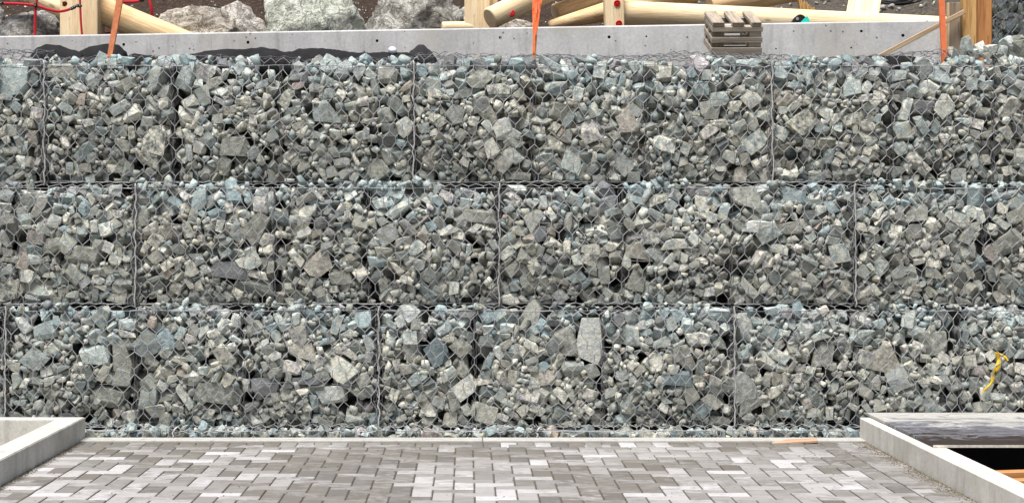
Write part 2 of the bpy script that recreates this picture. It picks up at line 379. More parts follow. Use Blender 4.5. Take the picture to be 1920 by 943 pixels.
# resting places of the stones in twenty settled fillings (and two low strips), one number per stone:
# position, size, shape and turn, each written into its own run of bits
CELLS = {
'u0': [3002987937763926,3539084689122388,2601928167890028,3132560590378332,4099622880088747,645866285500629,2428817759047199,1746210619989308,4472197877247542,2529561012407696,3719008209799881,534872471965371,3678117502459423,3527668487786216,3082314168372925,1105235051123730,2031185397290521,1893941314557350,2518004377063532,1021948101072431,667977815561244,691176495909279,964725119881836,3965085198981094,35721536179750,2423546728680645,3550437706108947,1375689153780449,2462383404157778,2193328443334405,3628198735060848,1757507318714078,1818370320668137,3257585303259381,2361408739904560,895271245419881,820500136367422,2191827828149139,2280869572578670,1425798491774514,1143816620542665,1038759572834475,1141557454703087,4055650992037311,2032142144216003,2320666113871134,518327168371849,3811468567350085,898039769402309,1213580913745390,2106161506552584,2682459163792706,3695694549487221,2621933386009457,3144988402289972,2177426386460426,1826985496483933,2292645731371855,616456396900444,2144174586530059,2501645802998680,2179812122299326,2602028346936291,1142669419159054,796599736703627,4112990283991425,2967810379390239,3216317747795750,1142066491334155,3092397639306078,4256869046489927,310819158566676,1524832192792307,2321657342205903,645866111469032,644766608852715,3463118227277725,1589703389448505,784640861212702,1602476971375253,1348753632727212,530844738980310,32439010363410,2754022582561500,3716748871075784,1134097608183077,1283399215680013,3838220220499744,2173973614071974,2906096621767650,951616392274116,2500279546683108,603074919047482,3772250637208541,4403032602740382,2290283448568790,1594106297616049,518648735864028,826222998621631,1961969801896943,1166879465998999,1358693822010626,3398341469244353,3472986382403707,2866889721907317,3839784222756127,589005077024696,2644531248202903,1874090865527160,2288229838325748,2780725267634116,999713003903850,528210298768647,3502228695812129,2373322298951612,830879801051043,2292564683201185,1436640054910713,1041637090233224,2789227566467352,1343240009716422,307331976367557,2866324497733437,621797056775292,3189441199506673,3411886698301229,3635897353150520,4324784817508142,2055757266882029,2143922717722337,790266291559894,784396429133086,2501164102912240,3925678216386266,1114255957467014,742558164849901,1139452768552803,3960907133948827,384569895619209,2219741211101036,3717963263641974,3064642334557842,4180887182379878,3103591790184673,2297438502659822,3683177235417830,2560384233114500,3016778924369098,1794372998039983,889662300916075,2939259493913466,2340940389977201,3119182016548103,2203996887812179,2648005236819403,2341316663314013,1436024539711272,3091117578520878,3357671385829761,3271103240282401,3260161159173905,649060907025858,822789638227766,643740490204443,456774192435489,332638838228693,903402954294772,3644135915160737,3387245491557735,1358781317255086,1648273861876352,2475270346314225,1202230625699066,1243792213023823,4112470591837600,2024947135298461,2395430687480223,2563893631354154,714110310549485,712976420209807,2637181911369149,1836411650150235,4046446571914383,2288264682112984,3361402485541804,2767608409658146,832846823687476,259062256928587,2049693402799959,1362552661312775,2785253046879210,4404069308141705,2129255870957274,889793777928120,2700165261535405,2941039594408078,1313694740055435,1032683352138226,1036107772791288,2026017184810967,1774741261323744,3241926151800254,2651583570972014,1536886101450107,3425851924686169,375345994537451,3668524332287400,3559270675943722,718334371857791,2143113528935170,4065377173537993,1567817234712693,2073673613872072,378806254118697,3637953369443366,2240188421015465,3077730105230816,3418895037600413,3700383023897849,1699368796458366,548229497361204,3694209871840526,2076455139936131,1750149369667576,3577313404820135,1959870618965780,4399603978601871,3475937521175841,1256346120062166,3889444605922072,3390089657289603,1463625674692410,1778674445816769,763564118643259,444956716801479,4109464605824854,1888488002913244,785747896116159,1680287391386758,2393042229667119,3405300000157231,960306373101426,241326085423450,2132845616899841,536201514228035,3081733906676510,1752350221346695,3607746982649876,4250340998224326,2281937737853733,860128384083734,2290975929471707,4194981604987309,1646849920471382,1151419027822439,2727759165956017,2409122024888795,889844516758185,1675828144181020,1592643886128845,3910476143469988,1564284830890028,1224549609644997,3563346704150518,2094973495878243,3633524618202047,3740039943595037,1579963034870337,861736543264688,2592847130794378,165504085169326,1453242678648677,2878134369225584,4262463751269192,2562387372252098],
'u1': [716185147084866,3265124765934352,1084568274739082,2109512786219924,801179853756498,532746025113295,2834059259450959,824937406009469,4323984996110994,1111282305305114,109268621791872,785465050990837,4470084699720460,1091033685530299,737129492847635,3576392281989893,2520712880626197,835136316148253,2268407683157535,1403560194248643,1732456986744599,4043755500833444,4468929871743630,1666717167161944,883391896162918,2140888538220095,2130014760246465,1386246064343365,1969821011086977,1227129384341060,1626429809496777,3076600380431950,4202915751269831,2495026754751258,1513787820709491,879169367543961,1461570166230911,2356666034195569,3884110463338460,1143740373403664,1113494156479401,900163115846447,2254484994297373,824920137043194,3150931784967660,3368118422277084,3078834691640204,1274896361098794,3324718368558433,2052953972189420,3644132868163644,108388593536472,3747892291668973,3466406575999316,3195099962413199,4466809711790925,3256477732244284,2151634418141162,2843147247651664,405274516394402,3421376672209269,3502240576735729,3911549409267497,1139905604786742,3261919099039782,2084398871644361,3323531812014018,254720966502422,2288680941259465,821584541553336,36836684341276,2449165045762404,476559063520209,2383947743533263,937498183896694,2648908383160586,3069348165718841,3247190944717664,2728318757347193,3272058749684153,1649231727628783,2526450430583144,741625096965331,678756417538855,1023555339716955,450212173223767,1757560438621572,2356449008978191,2951504928344750,2393088938477757,1964285196143595,1229338989168236,386757680827324,806130174103772,1826729369376527,2185478228218506,2432452736977191,1426312071579445,1175207936755508,476579463664001,1793202959754209,1903978599946839,2687734399995014,2293505144424602,1002935287848894,1943731649677273,3170467162883326,1976567758032751,3926838860939477,3115185134277284,3115557625137574,1796636034862030,1213034718168221,923013360686258,2611881394375024,2281794916419322,997744147073126,802423003024855,1862243165047246,2389966487163227,1376736352405141,2499008023528784,1084224334169828,808712446447017,385195978755317,757260353472843,2550354386094535,1377796799707041,898593886739120,2140722497720177,2787467732649379,1963490915954479,3996124119926346,2869349904002505,1724433390280071,963524477094292,2996098028672311,2146196391921977,3605668080191829,3683066644367654,3973420912904034,2283264354387121,3610182711610591,3972105700249838,1143141122804214,3700023712942072,1221762017658635,3133539541911493,2120351383685518,2002360549803358,2346408995818752,3882960831120745,3678265494081952,109281792166802,606215436503709,4116210711877680,1067885711067014,898036391412716,1845133632244447,2143060519850077,176633956537783,581037993072604,2360096067067229,1018037856241806,1607811766628166,3505701066081999,2181901049891657,2781736579761999,3566118030022389,3670707159415423,2875023309966580,1771094024923623,1375761191680446,2927356960935034,1881171809542380,2217544866006515,3288433768860525,1239574927118244,2962377602796472,4257792783124356,1207714252786613,2173156401121271,1217366420595228,2658181031626485,2868445205668405,578820417292726,1724015509997474,4044825217173469,1360307998983029,2544501585943397,787575740075822,2144998506267966,3201150509882026,2410387531801764,4025827607219363,2770207822515039,2483041442302407,3857569492566900,3608870558602527,3325569803230874,2075875321611020,2719275353540430,2188342619127429,4391973990237595,1100783067107604,2591400774272680,2972175059523690,1609951936416722,682090233595646,4321550719490415,590754107563239,898590536309538,1322376964768724,4183933821682823,661483484711347,644926106834407,3789470051469274,1598863864628430,533604876099464,1938965876840946,1442517645194483,748580056794275,1730750722840315,1163765117133210,1314431324590390,3467598479399771,1213615038075756,3141235207184834,3229982927785116,3198105473660042,1440893949316328,3903587904784615,1706254763198895,452579572254881,1241470626827460,4197428634391480,894482573828430,872507642974113,1085322375469294,3417189833413573,1107410282029448,593466538730769,2436425870193849,879473499080477,2198924253637017,2318292679634403,2399509280102742,1349985102172438,3367517259807595,245511785226862,3827714443358911,324759306378022,2190408776195573,2271490881362923,376802639423919,866874495020447,242217994653516,1358830110088581,1398010971135957,1593428778687697,4044740106758494,1543003649972499,616113769291025,2472598371345909,2791263803464099,3255499955911690,2665519862526827,690072961454291,4269878098797886,1709574923262909,3681455176985350,2771822366007616,2403203962052737,2251289293002224,1251891626657195],
'u2': [114911835527239,1821345739283616,3740009090749530,3645246463774241,2356398184336949,3430755797700582,2356983944813538,3701367826655592,2392016428605853,4394290469280336,240245951769743,2315011339391292,2533866244118555,2461356929911831,3268931040480185,717285580967213,1772235364241841,2073916571555909,179916467343718,4466729299707966,3384960657197510,1106272271474494,3817114341707227,3754117453682322,398779941293426,2431014622794142,3717858229293703,3718148084798001,324036224651432,1493406111147031,3667406830931296,2144039408146458,1160525178738945,834109316569208,2259997557000901,3217450995059499,2769441889749198,2568465406660026,2487041945146698,3052665511091094,1145431577859570,2198843155551583,2341328661122872,2245512280839552,742024565656769,2858916295284103,715105348749188,996516920822054,831941856201472,1036583667271180,1502805746888064,1943746764934316,2229247305489127,1038191015692966,1433041853975659,1577962134439563,928359040157476,3893657627463262,784398171440813,2484954552538207,2730223991033619,783321194695401,1351118593168791,3422394520148237,3910074566610544,1320733822192914,4470044320466925,3996242366926632,4180950816202343,3768740105916159,1817873633907184,3976070045310477,2628740348972293,3716748908824804,3532346151241357,4099588331801068,676851214556446,999797691975521,1168669922528142,653862896310497,785446133663439,672735987076596,4097415679903993,3740006188517211,405263151533727,2228199163103993,2432581641636686,2709255446532296,957088176576435,2623258882542828,2864980777866916,596373654777280,2106384847671889,2154672505948891,2321669436180318,450551470855906,2218373353310698,922944718739891,521768934968337,784573193163532,957361801301322,328376201283712,1535151464943296,785468055652228,1887388696806856,3598186854878382,865077479508582,2081538888373106,3486433585175745,3079916957633233,2000188423341856,2335488664541419,1245222400069224,1884422556589026,4328024187439061,4402901731810950,998642308253682,3054350631012990,2629086833814916,1223528525303488,3562616461134213,108188233173971,2288979895257370,2854829048796446,2261185011978742,3526795111781639,3108877785499890,2139702107709758,3740043181492656,1571375713354890,1954100291112898,1251474472742552,382892141119575,951612516668010,1925455971911332,1911333605444374,3343542004090698,2195831809975959,2286056609351411,2563476285597153,2402246592356191,2137411181747223,2574218299246910,2297939733122288,1498477720668276,1177884742291019,3925683043441105,2723679907415801,2175391375329029,804370167859363,2286028641830387,3669708428221330,101738907472648,4255476871532216,2819627347511706,4188317976036578,1933122477164379,3046501457462517,2466847339678652,1290496126619457,2827270303421428,3713614360620309,1181711790910437,2169859440316555,659459634105099,4033770578773110,3302448158017421,2128561818144192,1173401255544920,3551167076501984,2495785758819626,2901059998817873,3139225031054124,3969774468860483,2522120559470270,1044929459208249,1974367083501095,3254955659597015,1840230312151659,2082380120229493,3499497192726030,2484273578280785,3785955778824572,2685176063527618,598655895903303,2856245630470518,3858709238940906,815292224997690,1351814207639444,1140508221834541,2112553780872510,1931755046834018,3718988069077689,3248699875788280,1065733551071437,3402119908035404,2880120346150587,36753203103452,2660692563265446,1253740576062518,2212373694120655,1578489854827381,181071562409139,386204185829173,743877310520953,2061638670030209,617466584730761,2438562931677396,952017637574369,575578607558383,96290535638906,2127439656652774,851550282057157,3565179474385867,2113784877319438,2829977129323296,2393052238350559,1708833830734553,3327963466990114,736282556926915,1003580390804152,1986911276117113,1574429811347383,1482534564443234,2836805058990528,2734134661294946,1445341881666408,2478450195993362,906618947639120,1947901234919844,2225528884732861,880145334737627,2325094377603627,894239188392134,1213422365970894,2960450210107610,2826644432756473,183096188114017,2074893168392167,1032626140187980,1641485535611797,2746054770928104,2089316907029555,2113730928287985,1432176478595773,3758556194926181,1253660339016954,1214723624548357,2434655671920422,2285326131537681,1557176722203975,3720291185564418,1291508903176260,2011119955035738,1521564736033001,1585798083882310,2409126800858860,3560919001769925,2337412196575159,4058713238387163],
'u3': [3716719073170561,574478597624414,996476365875517,2974283018216716,1642893584927293,3740019811260509,2254494190800416,1727881888800851,2303981914363867,535230577971813,107145366281595,1774299723111846,1582072513892389,2430471327977742,680991052371150,2715620687812889,3641895316688527,3813705776992152,1593456883706000,2143125626095981,2014087082052349,3190515098126641,2157446606752570,2659862833632543,3573149530200280,2225351744396534,1257045924547505,1831154198448358,674495391797740,2060621006346811,2090005546341852,2331864744464417,3496060707869969,3612812932551349,4066545676290495,2276090819482598,3739953058973883,2635728305721952,3569279126669623,1806298647234902,2229369106466843,1087532153409850,2379168539780853,3357079839181325,2861131376462238,3034317960189623,3996221421423991,1396603958764070,3409487565556520,1163367894160216,3223564396499617,2011937976421293,2946346824212151,4031559958043502,603434525166353,1856160617895370,817348653912381,3886291748229046,2010813193815600,2426761491711921,1594078438132955,3085662014376665,643727759411160,2098021991550799,2672435742313951,2110564901490075,1229828700344379,2031464459472371,1020837725899794,3217445604394673,598747118471832,3543028363697331,2427130270091894,2356449033194423,2708272051332500,2829608432340307,2830312508074592,2335214760398382,3836786888708123,1788021412531026,106247753641150,2196216731994839,3531236938483650,2791850324465001,2379217982631972,377801614888336,714108831007941,2126928111242767,3532388521805681,1933121969162646,2074765730482921,3954404480977366,3432972352947877,2442600174062556,996901878205810,964021114570767,3037095689230509,1249805579357077,3530834341793122,1744004987621744,1825869741198822,2790711528197460,1496678699370668,1605489565239948,537239379808068,1631500417010329,2529341906719817,476695921985228,2793786254659848,927200396938226,3224628404129640,2181967588362703,1372796315177848,930493603612496,3214106186450237,2911449590175063,581993474950538,2940543582275854,3337540350611364,1773921608209092,2700037345322210,1230446588767727,2718179705620200,4321776193442697,3693114213041983,866185618134007,4325992804685481,3581737851462683,3404238706157152,3624957374335089,4330287289311173,2112652125243286,2452434588108806,4471150733330334,3789550198425233,2287976430405403,2642287613675755,1253145393268556,2500740532734320,1953967616199738,969439756978945,3685771009463815,2448749541723800,2929353013987179,1511866172147163,2372537631224515,716160136873720,1449749688257039,2394033204103665,3276105844370859,1259306583461670,3368202068563682,1487847815583026,1213628676447756,2615273318844801,3542098023033227,3600488359265513,2254554660243172,1820354894465017,960438080571963,3649805835830743,1343209491668023,1367349127318878,3388282086524360,679259404142491,2887779332099252,1717517986602516,993225841052583,3429717823685770,1077135508998396,319644104366389,2070536166048950,3039976890174753,3030795489975528,3884127438144532,518409231899871,1910100481117191,2097351935464975,2081202700814074,1733987541292465,2042247067967355,2124100560234312,1737027075572759,1282849937492586,4025786170311575,2641191805125758,2551821081578159,2995023213467983,2722835064625791,739425456753709,3602427281025236,1560530806343162,1170086336277232,1295771900054107,3389430954362355,1803021940098503,1966446505461694,2146406148277632,2296426208265854,453862190880245,3149823472443009,1891786583835345,100574785932004,935435864376980,808802472265640,574446306534879,103942101110255,3091139000600448,792492022371755,3968422103911602,1957437985724431,728727264338417,2917117536355287,1604642281294497,2193367367517703,2356416123929357,1815707433185292,2514657793706096,3844084532291296,3273823457743549,3646388051117030,3090348201872933,2290933411121043,3554159123247819,2282714347389997,950145073547872,863767620460965,246834102768953,2231602457882089,1071719468828625,1977776659761466,2110529269794074,1995563276603589,4467876253795379,2591899520503514,2389703831851244,3546047441963511,727640158482157,1012416392240255,3768917039351802,312557457779075,3482642649720427,2739627126398656,3427968056527679,740400527027186,3068251212976623,3679851348693976,2461395174772391,3917906658471238,3612239358302201,2377020461624137,4468998062645007,2557516430746080,3750209426104101,1756596348789294,3768449708860944,956446478212201,1142154859156139,1463767336225787,873779987484299,2168391290919952,1566618903384219,514115238181918,4198486270316389,2066680309158674,2170606528644183,1099210888722514,3905761179638252,1422601903579958,3470815943073532,164412531416168,757886160653475,1022415997997744,3405936179850623,2708624641731202,3567386103947518,2862619200736663,651285235310280,30267962468183,462047240460160,3990595633817769,2513586328807861,3016400886144214,904247188890580,3174656224957753,2633178911106099,1281165168715769],
'u4': [4399561451967053,2249062219879544,2705918336011497,2424891688851000,1647262554590392,3227398796382830,3454144019892254,1049477731420218,2778499495169346,2439185273722145,2930378684696212,4400705457131810,1903697396929243,653705726468292,992239766736427,4267717218983796,3557100753490621,4134653119628933,789819564855048,1073370579766080,1908537718378347,668204436823110,785447810828547,3917296658991940,1176802049956405,2222721590072684,1036210578823199,2585470210182916,1288859795786433,2112646366005390,3816909419322483,2179881380874879,3604466285385648,299573149044339,3647843285439780,1312263164564885,1968604998832685,254714958285701,1730593113912411,835085783567850,4260293777754731,1984803501120466,2242484829392687,1882603076193624,1874557503506175,724165041066072,2267069215936830,1643964485994020,645887625725639,735413603471377,691127559522129,1717624222451873,1747905481183728,1396644710388484,1960638369926893,928315547256786,1296092132056209,3511276677893075,395528539736448,994575622442762,525015983361930,1960152997203229,1357037569410850,1387428205759228,1594097752214427,802193298590772,1347161828068828,3763778350811636,2576047539654160,3784898851440012,3570429637364055,3580682313568475,1276238065245389,4132464933345863,1048412457076329,3439654351705289,2807345490857955,2215701352188141,1182772425754569,4109691729349547,1536332732374346,2265553059810247,1926423131527821,2333644968856950,670148804120050,2490426279333266,3716769305495485,673578905474575,1224291926281506,1237389961137505,665599445013954,3925642727818398,4027006076617960,798005189481481,2284944216033368,3695319186115426,3147107389737274,617352085448437,3253682747117919,1162716165675482,834068947374234,2766107278345909,3469760907741604,3428762832704884,3678428734296512,3561439135140472,323648571609457,2235905957988108,2332978152083882,3473930849784484,2025168590868895,3427424848775094,1465456136725326,3630149443357375,1300637754727741,1756495243937241,4470034077615905,1992469852228739,3145960092665167,824205453363056,3359533321066001,3901253141071372,3075136282958865,4472270749996993,2000398930548115,1178513377594812,3704928180737483,3572630154545121,2024320880873641,3928059665910539,2499817082227051,2513270119305405,528649410546036,4263556214524270,538140237859255,2428807921567635,452549036935273,3693399782655651,1738534263754405,1215909195649477,1948260978634079,1417558875342753,4108523450043113,2322659375580686,1072309563131359,1349308184660815,2425336496883596,3372742366431448,2182939761084112,2184181656717253,261228565465200,2817563080263631,3622251122957088,2772358248178244,3908567429286904,2626967983949723,3037704814790159,3478169984668950,1084005491580764,862868182567657,2564718873642641,3427840564371889,2648632684686564,2544918621622496,2581118205102019,1073999189216668,2854311845627072,2481767136826791,3340239623521941,884540583348747,4329153331927693,1999761321797945,3233139328290273,2805202636277528,1230801559953052,2650811004293866,656180894140916,931604212090043,2242444372870392,2161572561166067,2260347440794501,1660948398250533,1912544206194325,1276805340858829,610648512667059,2337697126159274,2027341907764097,1520694093618815,512004730291489,931605842461764,786535259997617,3700816112682571,1760807331694575,4466745067701578,1517402513993613,389772191438095,2286774608241638,1671719619729839,942988233841833,817196072145487,1004649996033526,3404659293456921,3789434630374902,1817655594651428,3967421588872927,3742326374630688,2350170196084508,2232175680425861,1154130744313750,3122349423231976,1888731937478506,4406296699407701,3092375927653576,644831360222321,4112986346620200,2285068451321895,667956602440697,3507891456214878,1139853240731896,964958963501939,2041258370500597,1070684581243286,2331140442561491,2383521994258389,1381950300718114,3979974688581879,3476184998644121,1287710839475470,1417664038049705,3848743845008159,379994954737763,2214401674946745,649428906812689,1498481485777586,662502884257256,2429933383887034,2569004628313495,2591732790830680,867285136156662,1922138051023984,2968885092457833,2278859628197134,2443757591666766,1370531329189588,1568811614707381,2119400712214650,3605838983605112,3756308173754552,2642164268409653,2081460432871627,1982572512710304,1646094459781048,2146036491621825,3721262967693235,1879274249294196,3186847187736974,961455394952557,2961301223284692,4116857319790771,2663638837255327,4117208431369038,3739969293097620,318232536652063,3525610559609748,3227770895613304,595427112625684,1512880511460532,2217112248917758,1588571327967913,1974239302094408,1435736702784341,3927912139368639,241388219411142,2360938176913524,3044694992690581,879053154393018,2347166504659661,167809333797478,3818072373252867,2700475335089539,2807841521115886,2822907916956098,1793270957811644,1463712087418890,1458564008979065,1496762452875741,3127133622278922,2450503514580493,4200802507760895],
'u5': [3882866670932619,3422376972526197,1666668857822315,855823636531246,1452326370449435,1119960309436051,2622419467679598,2222665801733688,2286982936335128,1929827936995895,3440806057252904,3977826170080394,1840400411668195,3627165672999901,2322714371558947,3505598817701566,2111561414513340,2219453690614725,2275381667958671,2311731020730317,996521899822679,2742719714856498,1500918069535067,3645309800026288,2238153402355217,2676639531930716,737601362759715,1232132572290457,2570599383403854,3647797224086835,3511372816453560,1706328553527085,2689512158639413,1039853173672227,2109407475831543,1595219326764694,3465307094812967,1872375145630790,2778440366919336,2218805700233919,331598606963019,4097329832954229,3130373796923980,865614409108866,312728757444027,1532911335648642,3765368660400851,999795643025825,749239118633183,959178109914511,4065421959105904,3503345510910930,2926342983980648,4333552456240413,763687286573442,3858771202837168,3917804585589727,822196585893108,3457503151492232,2425648531605632,4174113799121232,2467798773893754,930500579362955,301875227136794,2485651934874559,3353313157976869,1318026387916781,3650884013394140,3638581648492735,1982868601542160,2620993275628914,3766768680373183,714071252863197,3900830317615367,3787214854392181,3909522707780587,1798636949867186,3968605440514883,1430691943941652,3787144577912387,3572655461566290,2079159569779047,3571572115638704,2529526526773501,4243644261304568,2217444040837219,2706798621198187,2167659458792167,163295386176880,682073238768203,1622239911381370,4396329305247861,4127166930423689,2078987720197783,1188243707563226,2425070259342124,3997245745694634,737299153332252,2338062791477726,1353168883619037,811295425957283,4323711105470332,2288672297586159,2171768656038416,1315843471907822,3339118745880714,1651779674901451,4243548631959985,3921363319524750,2858299851738313,1096067937344864,2102839297870003,2354618858931944,2369756550730724,3570468728211355,2216084729169968,382225634174193,3832143024496057,1669808266184643,2040156369913637,2967384656323169,2412840804517818,3504479272929492,3326331747444748,1450379578054121,3134516232753135,941424749742289,3074432786303375,1518500609432896,1415884492868873,728601125457178,1071222946006822,3260403906286523,2179883450337837,753961802663841,1768891098304235,1874353901012831,1781363576899399,3929140948960736,1307242662823512,1077677779617757,2195830293373018,936453424190998,3980532377324738,719488731940566,2486637494928704,832966063949213,3762961745712809,2313764018425441,1392286543077541,1180058673294579,1320773992352055,1957786847676507,2261509840145722,3270197893991755,1513452187590070,3053953402605313,4202947702294037,3413693009502995,528319836657345,3316647601512564,187506901232221,4404054359742691,1210350913524606,3014025754911215,967341367928068,2028839155930611,1999184576189788,3486199976435365,3358838994143701,2414393957027085,3596993848214802,868795706279692,4393218520024758,3231080327088344,1394574896959479,2690139934099170,3739942156469841,3371549290248770,1365685807712070,2785013154776909,3711679696048444,3456228759382859,3281864078626108,1227187815720978,1428496469984610,33591728153659,3715599338767235,3532364753896508,4318332490057653,4264493267822775,3541274663814649,2022638709052063,732098823655351,473286149017956,3904567167616506,3526566554830703,2773877804860758,1650415848555599,833968506672466,600871697427434,447896153726860,2011926322604767,1725160831228556,3117233617569917,2980879696039485,3600505450726002,1609446781324484,730829089476600,1048455931139220,4400709144518370,3477589386167609,2400967955158537,2508293752033219,754668303944340,1373343729911477,3479239731841115,2477487080804764,3711617321830843,2665448167641992,2191130180487674,1102288216471908,3717827050641244,3269391014599316,3962990542067703,183102430168112,2196918268731287,36792300602863,2756918794563570,2102474051815269,937077176705170,4101707387444904,2033860494826670,3787342010783189,171126072878175,2921086372091591,2804619825883828,3247653206338005,2992933667575680,2936002250548190,3355400873482038,2152740308522196,1972045723476099,2731036265882271,813089833080797,3145991807411157,2779533580118077,1033707300572389,931638826249685,2152636244370761,2656788513890115,2582823349395982,3980858470882184,521829118158058,1517693015630896,4056669124400510,3342592374874825,398344617013202,1699146827279751,4098425875801468],
'u6': [1747326854897525,2330372907668024,1504347637322956,2147948536833660,3271132317421190,398562675073188,2155872074273379,2221194196324622,2252267256122400,4186125673336740,3257601538132545,3789444632907313,3478024724981387,788716862146681,2732448924900378,2385067107095867,3847663994937316,2494605925912511,1172555416769370,835076196995611,1177824269112850,2934107248073014,2565810000990061,1048421690707904,736074515912684,2856778968829015,3571524386261434,2479521038803566,4470042841025061,2424264502512094,1927502715393434,4400911026522902,1040938212461230,2715414450081483,3556813603675107,3817788708890015,1317036406146880,1024385440975562,1351975539709783,1867918650120234,1898417182545488,790056299695694,4065338792185626,3853238778334840,1910767371883024,1835925435488593,2571966797482816,1710729902957331,2205263101895428,3365349814407040,2416769760957326,3318066533995748,1000263351802162,1443263446358075,2289367056452457,2232891422150877,2843140802218290,620742736906088,4393159605029346,853657177066199,2871723403322477,2308790509309591,3554184557730414,2048925697577856,2499173014506165,1472671565321144,4133541983074098,2114908721581183,2322720229263786,512713714049236,2119661635080177,2221181202991128,2706758455626498,689060585407894,2938869197147466,2152881674163918,2058550271285994,1314811599193498,2149339783727069,1043750270766891,3199658508192641,3527864322033377,3320134981879995,4188804459171060,3116907858331388,4189959323682955,2149561036738506,2807584843336138,1675864791551925,831820060366568,3623025178052424,3207895226421229,1230968989650658,714077141206802,383141890920622,1553916728348523,1634010514925280,1319603682087260,1741401599215558,746826371143127,3288910023296773,4397583965752727,1316784578500251,2053744529279451,2169775723121115,1229376542771921,1883702465235235,2453819836897554,3921596974438776,526001646047587,532370511138983,1633114214598380,1854835474599070,442745291382950,4130285620828126,2998567526270232,3554826960897615,2290144884393203,3818262051161319,1147717498251277,2237233132670954,1580121312530186,1228092889041556,2427866717881673,3148174156072945,2402997318845788,1872336355526430,3173546759034045,3440798473594123,386339977531450,720489983280926,4321800213169937,3177161876309552,2005422443338083,1004109353848733,1771153016330501,1139833456266142,2357916191688390,2390931631048645,1329736559725310,3207184391451227,3323517209544696,4472281481319739,2527205090298641,1461393923640398,1526981746590965,532615858883897,2614051003833330,2739307770319948,3282204965766015,3914901470842605,34604635621780,1675830899510522,2802295642133493,2779527300023503,2738050735165575,3678343273450368,1959148785422887,1114531718432208,2549856142821563,3637822923608840,727196117277710,1754428696790631,3048085794327587,3316910617992239,330557381248119,644767487231791,2136553512699604,734174431615983,305112056830937,2577693433466671,2236965596366805,1982593474594757,2288806583769910,963719375685959,1226590734519466,1388426624828489,1425135829100873,3155366578622840,853646262110624,667903569628518,1704398518297506,1005775081539356,2625888905234814,818219333325816,2076967823836637,178869797578909,2008872281640179,1142045779593004,2326245106421779,374266695550647,1532505075389447,2565671762494618,3754316466393752,3286071463282448,1972003724070628,3714931598789935,2800636027832654,668708733421220,1760775271850626,4467895052207548,2688651279077102,614116480523891,2522096788378800,3632293813622538,2876615751442671,3562191956550853,1223897819421872,1781291736015230,2806353703832824,2454644855150526,3412753432817017,1349699060145042,533516597530541,2801133803149230,3198950766711786,3123351293659844,3200274289663697,658096016009205,2866786668553142,1106282183036584,1404617187663666,899086701501492,98428408044882,3605055484169719,2113957051116767,3038233031348037,2595102885784861,1971953746088855,3322524981465493,3010717503330756,3650956643196456,3617579245316911,2581809736126922,2219673250967589,1310525291209448,2301181898500306,690071060192899,2359211839268758,2783988385029691,2292883402791275,4394140987272121,3483379211345143,662806015780852,3639815810552735,2738079436184541,475488451663801,2484964128594237,4063359898887867,583411421749170,3270769794261487,2479945457384552,872867992838663,2056625383972663,541307232590083,974688891938387,2683100634882313,2174212827767922,2465483858225042,2466980043433687,1888750678808440,3100011048087011,3719031244793203],
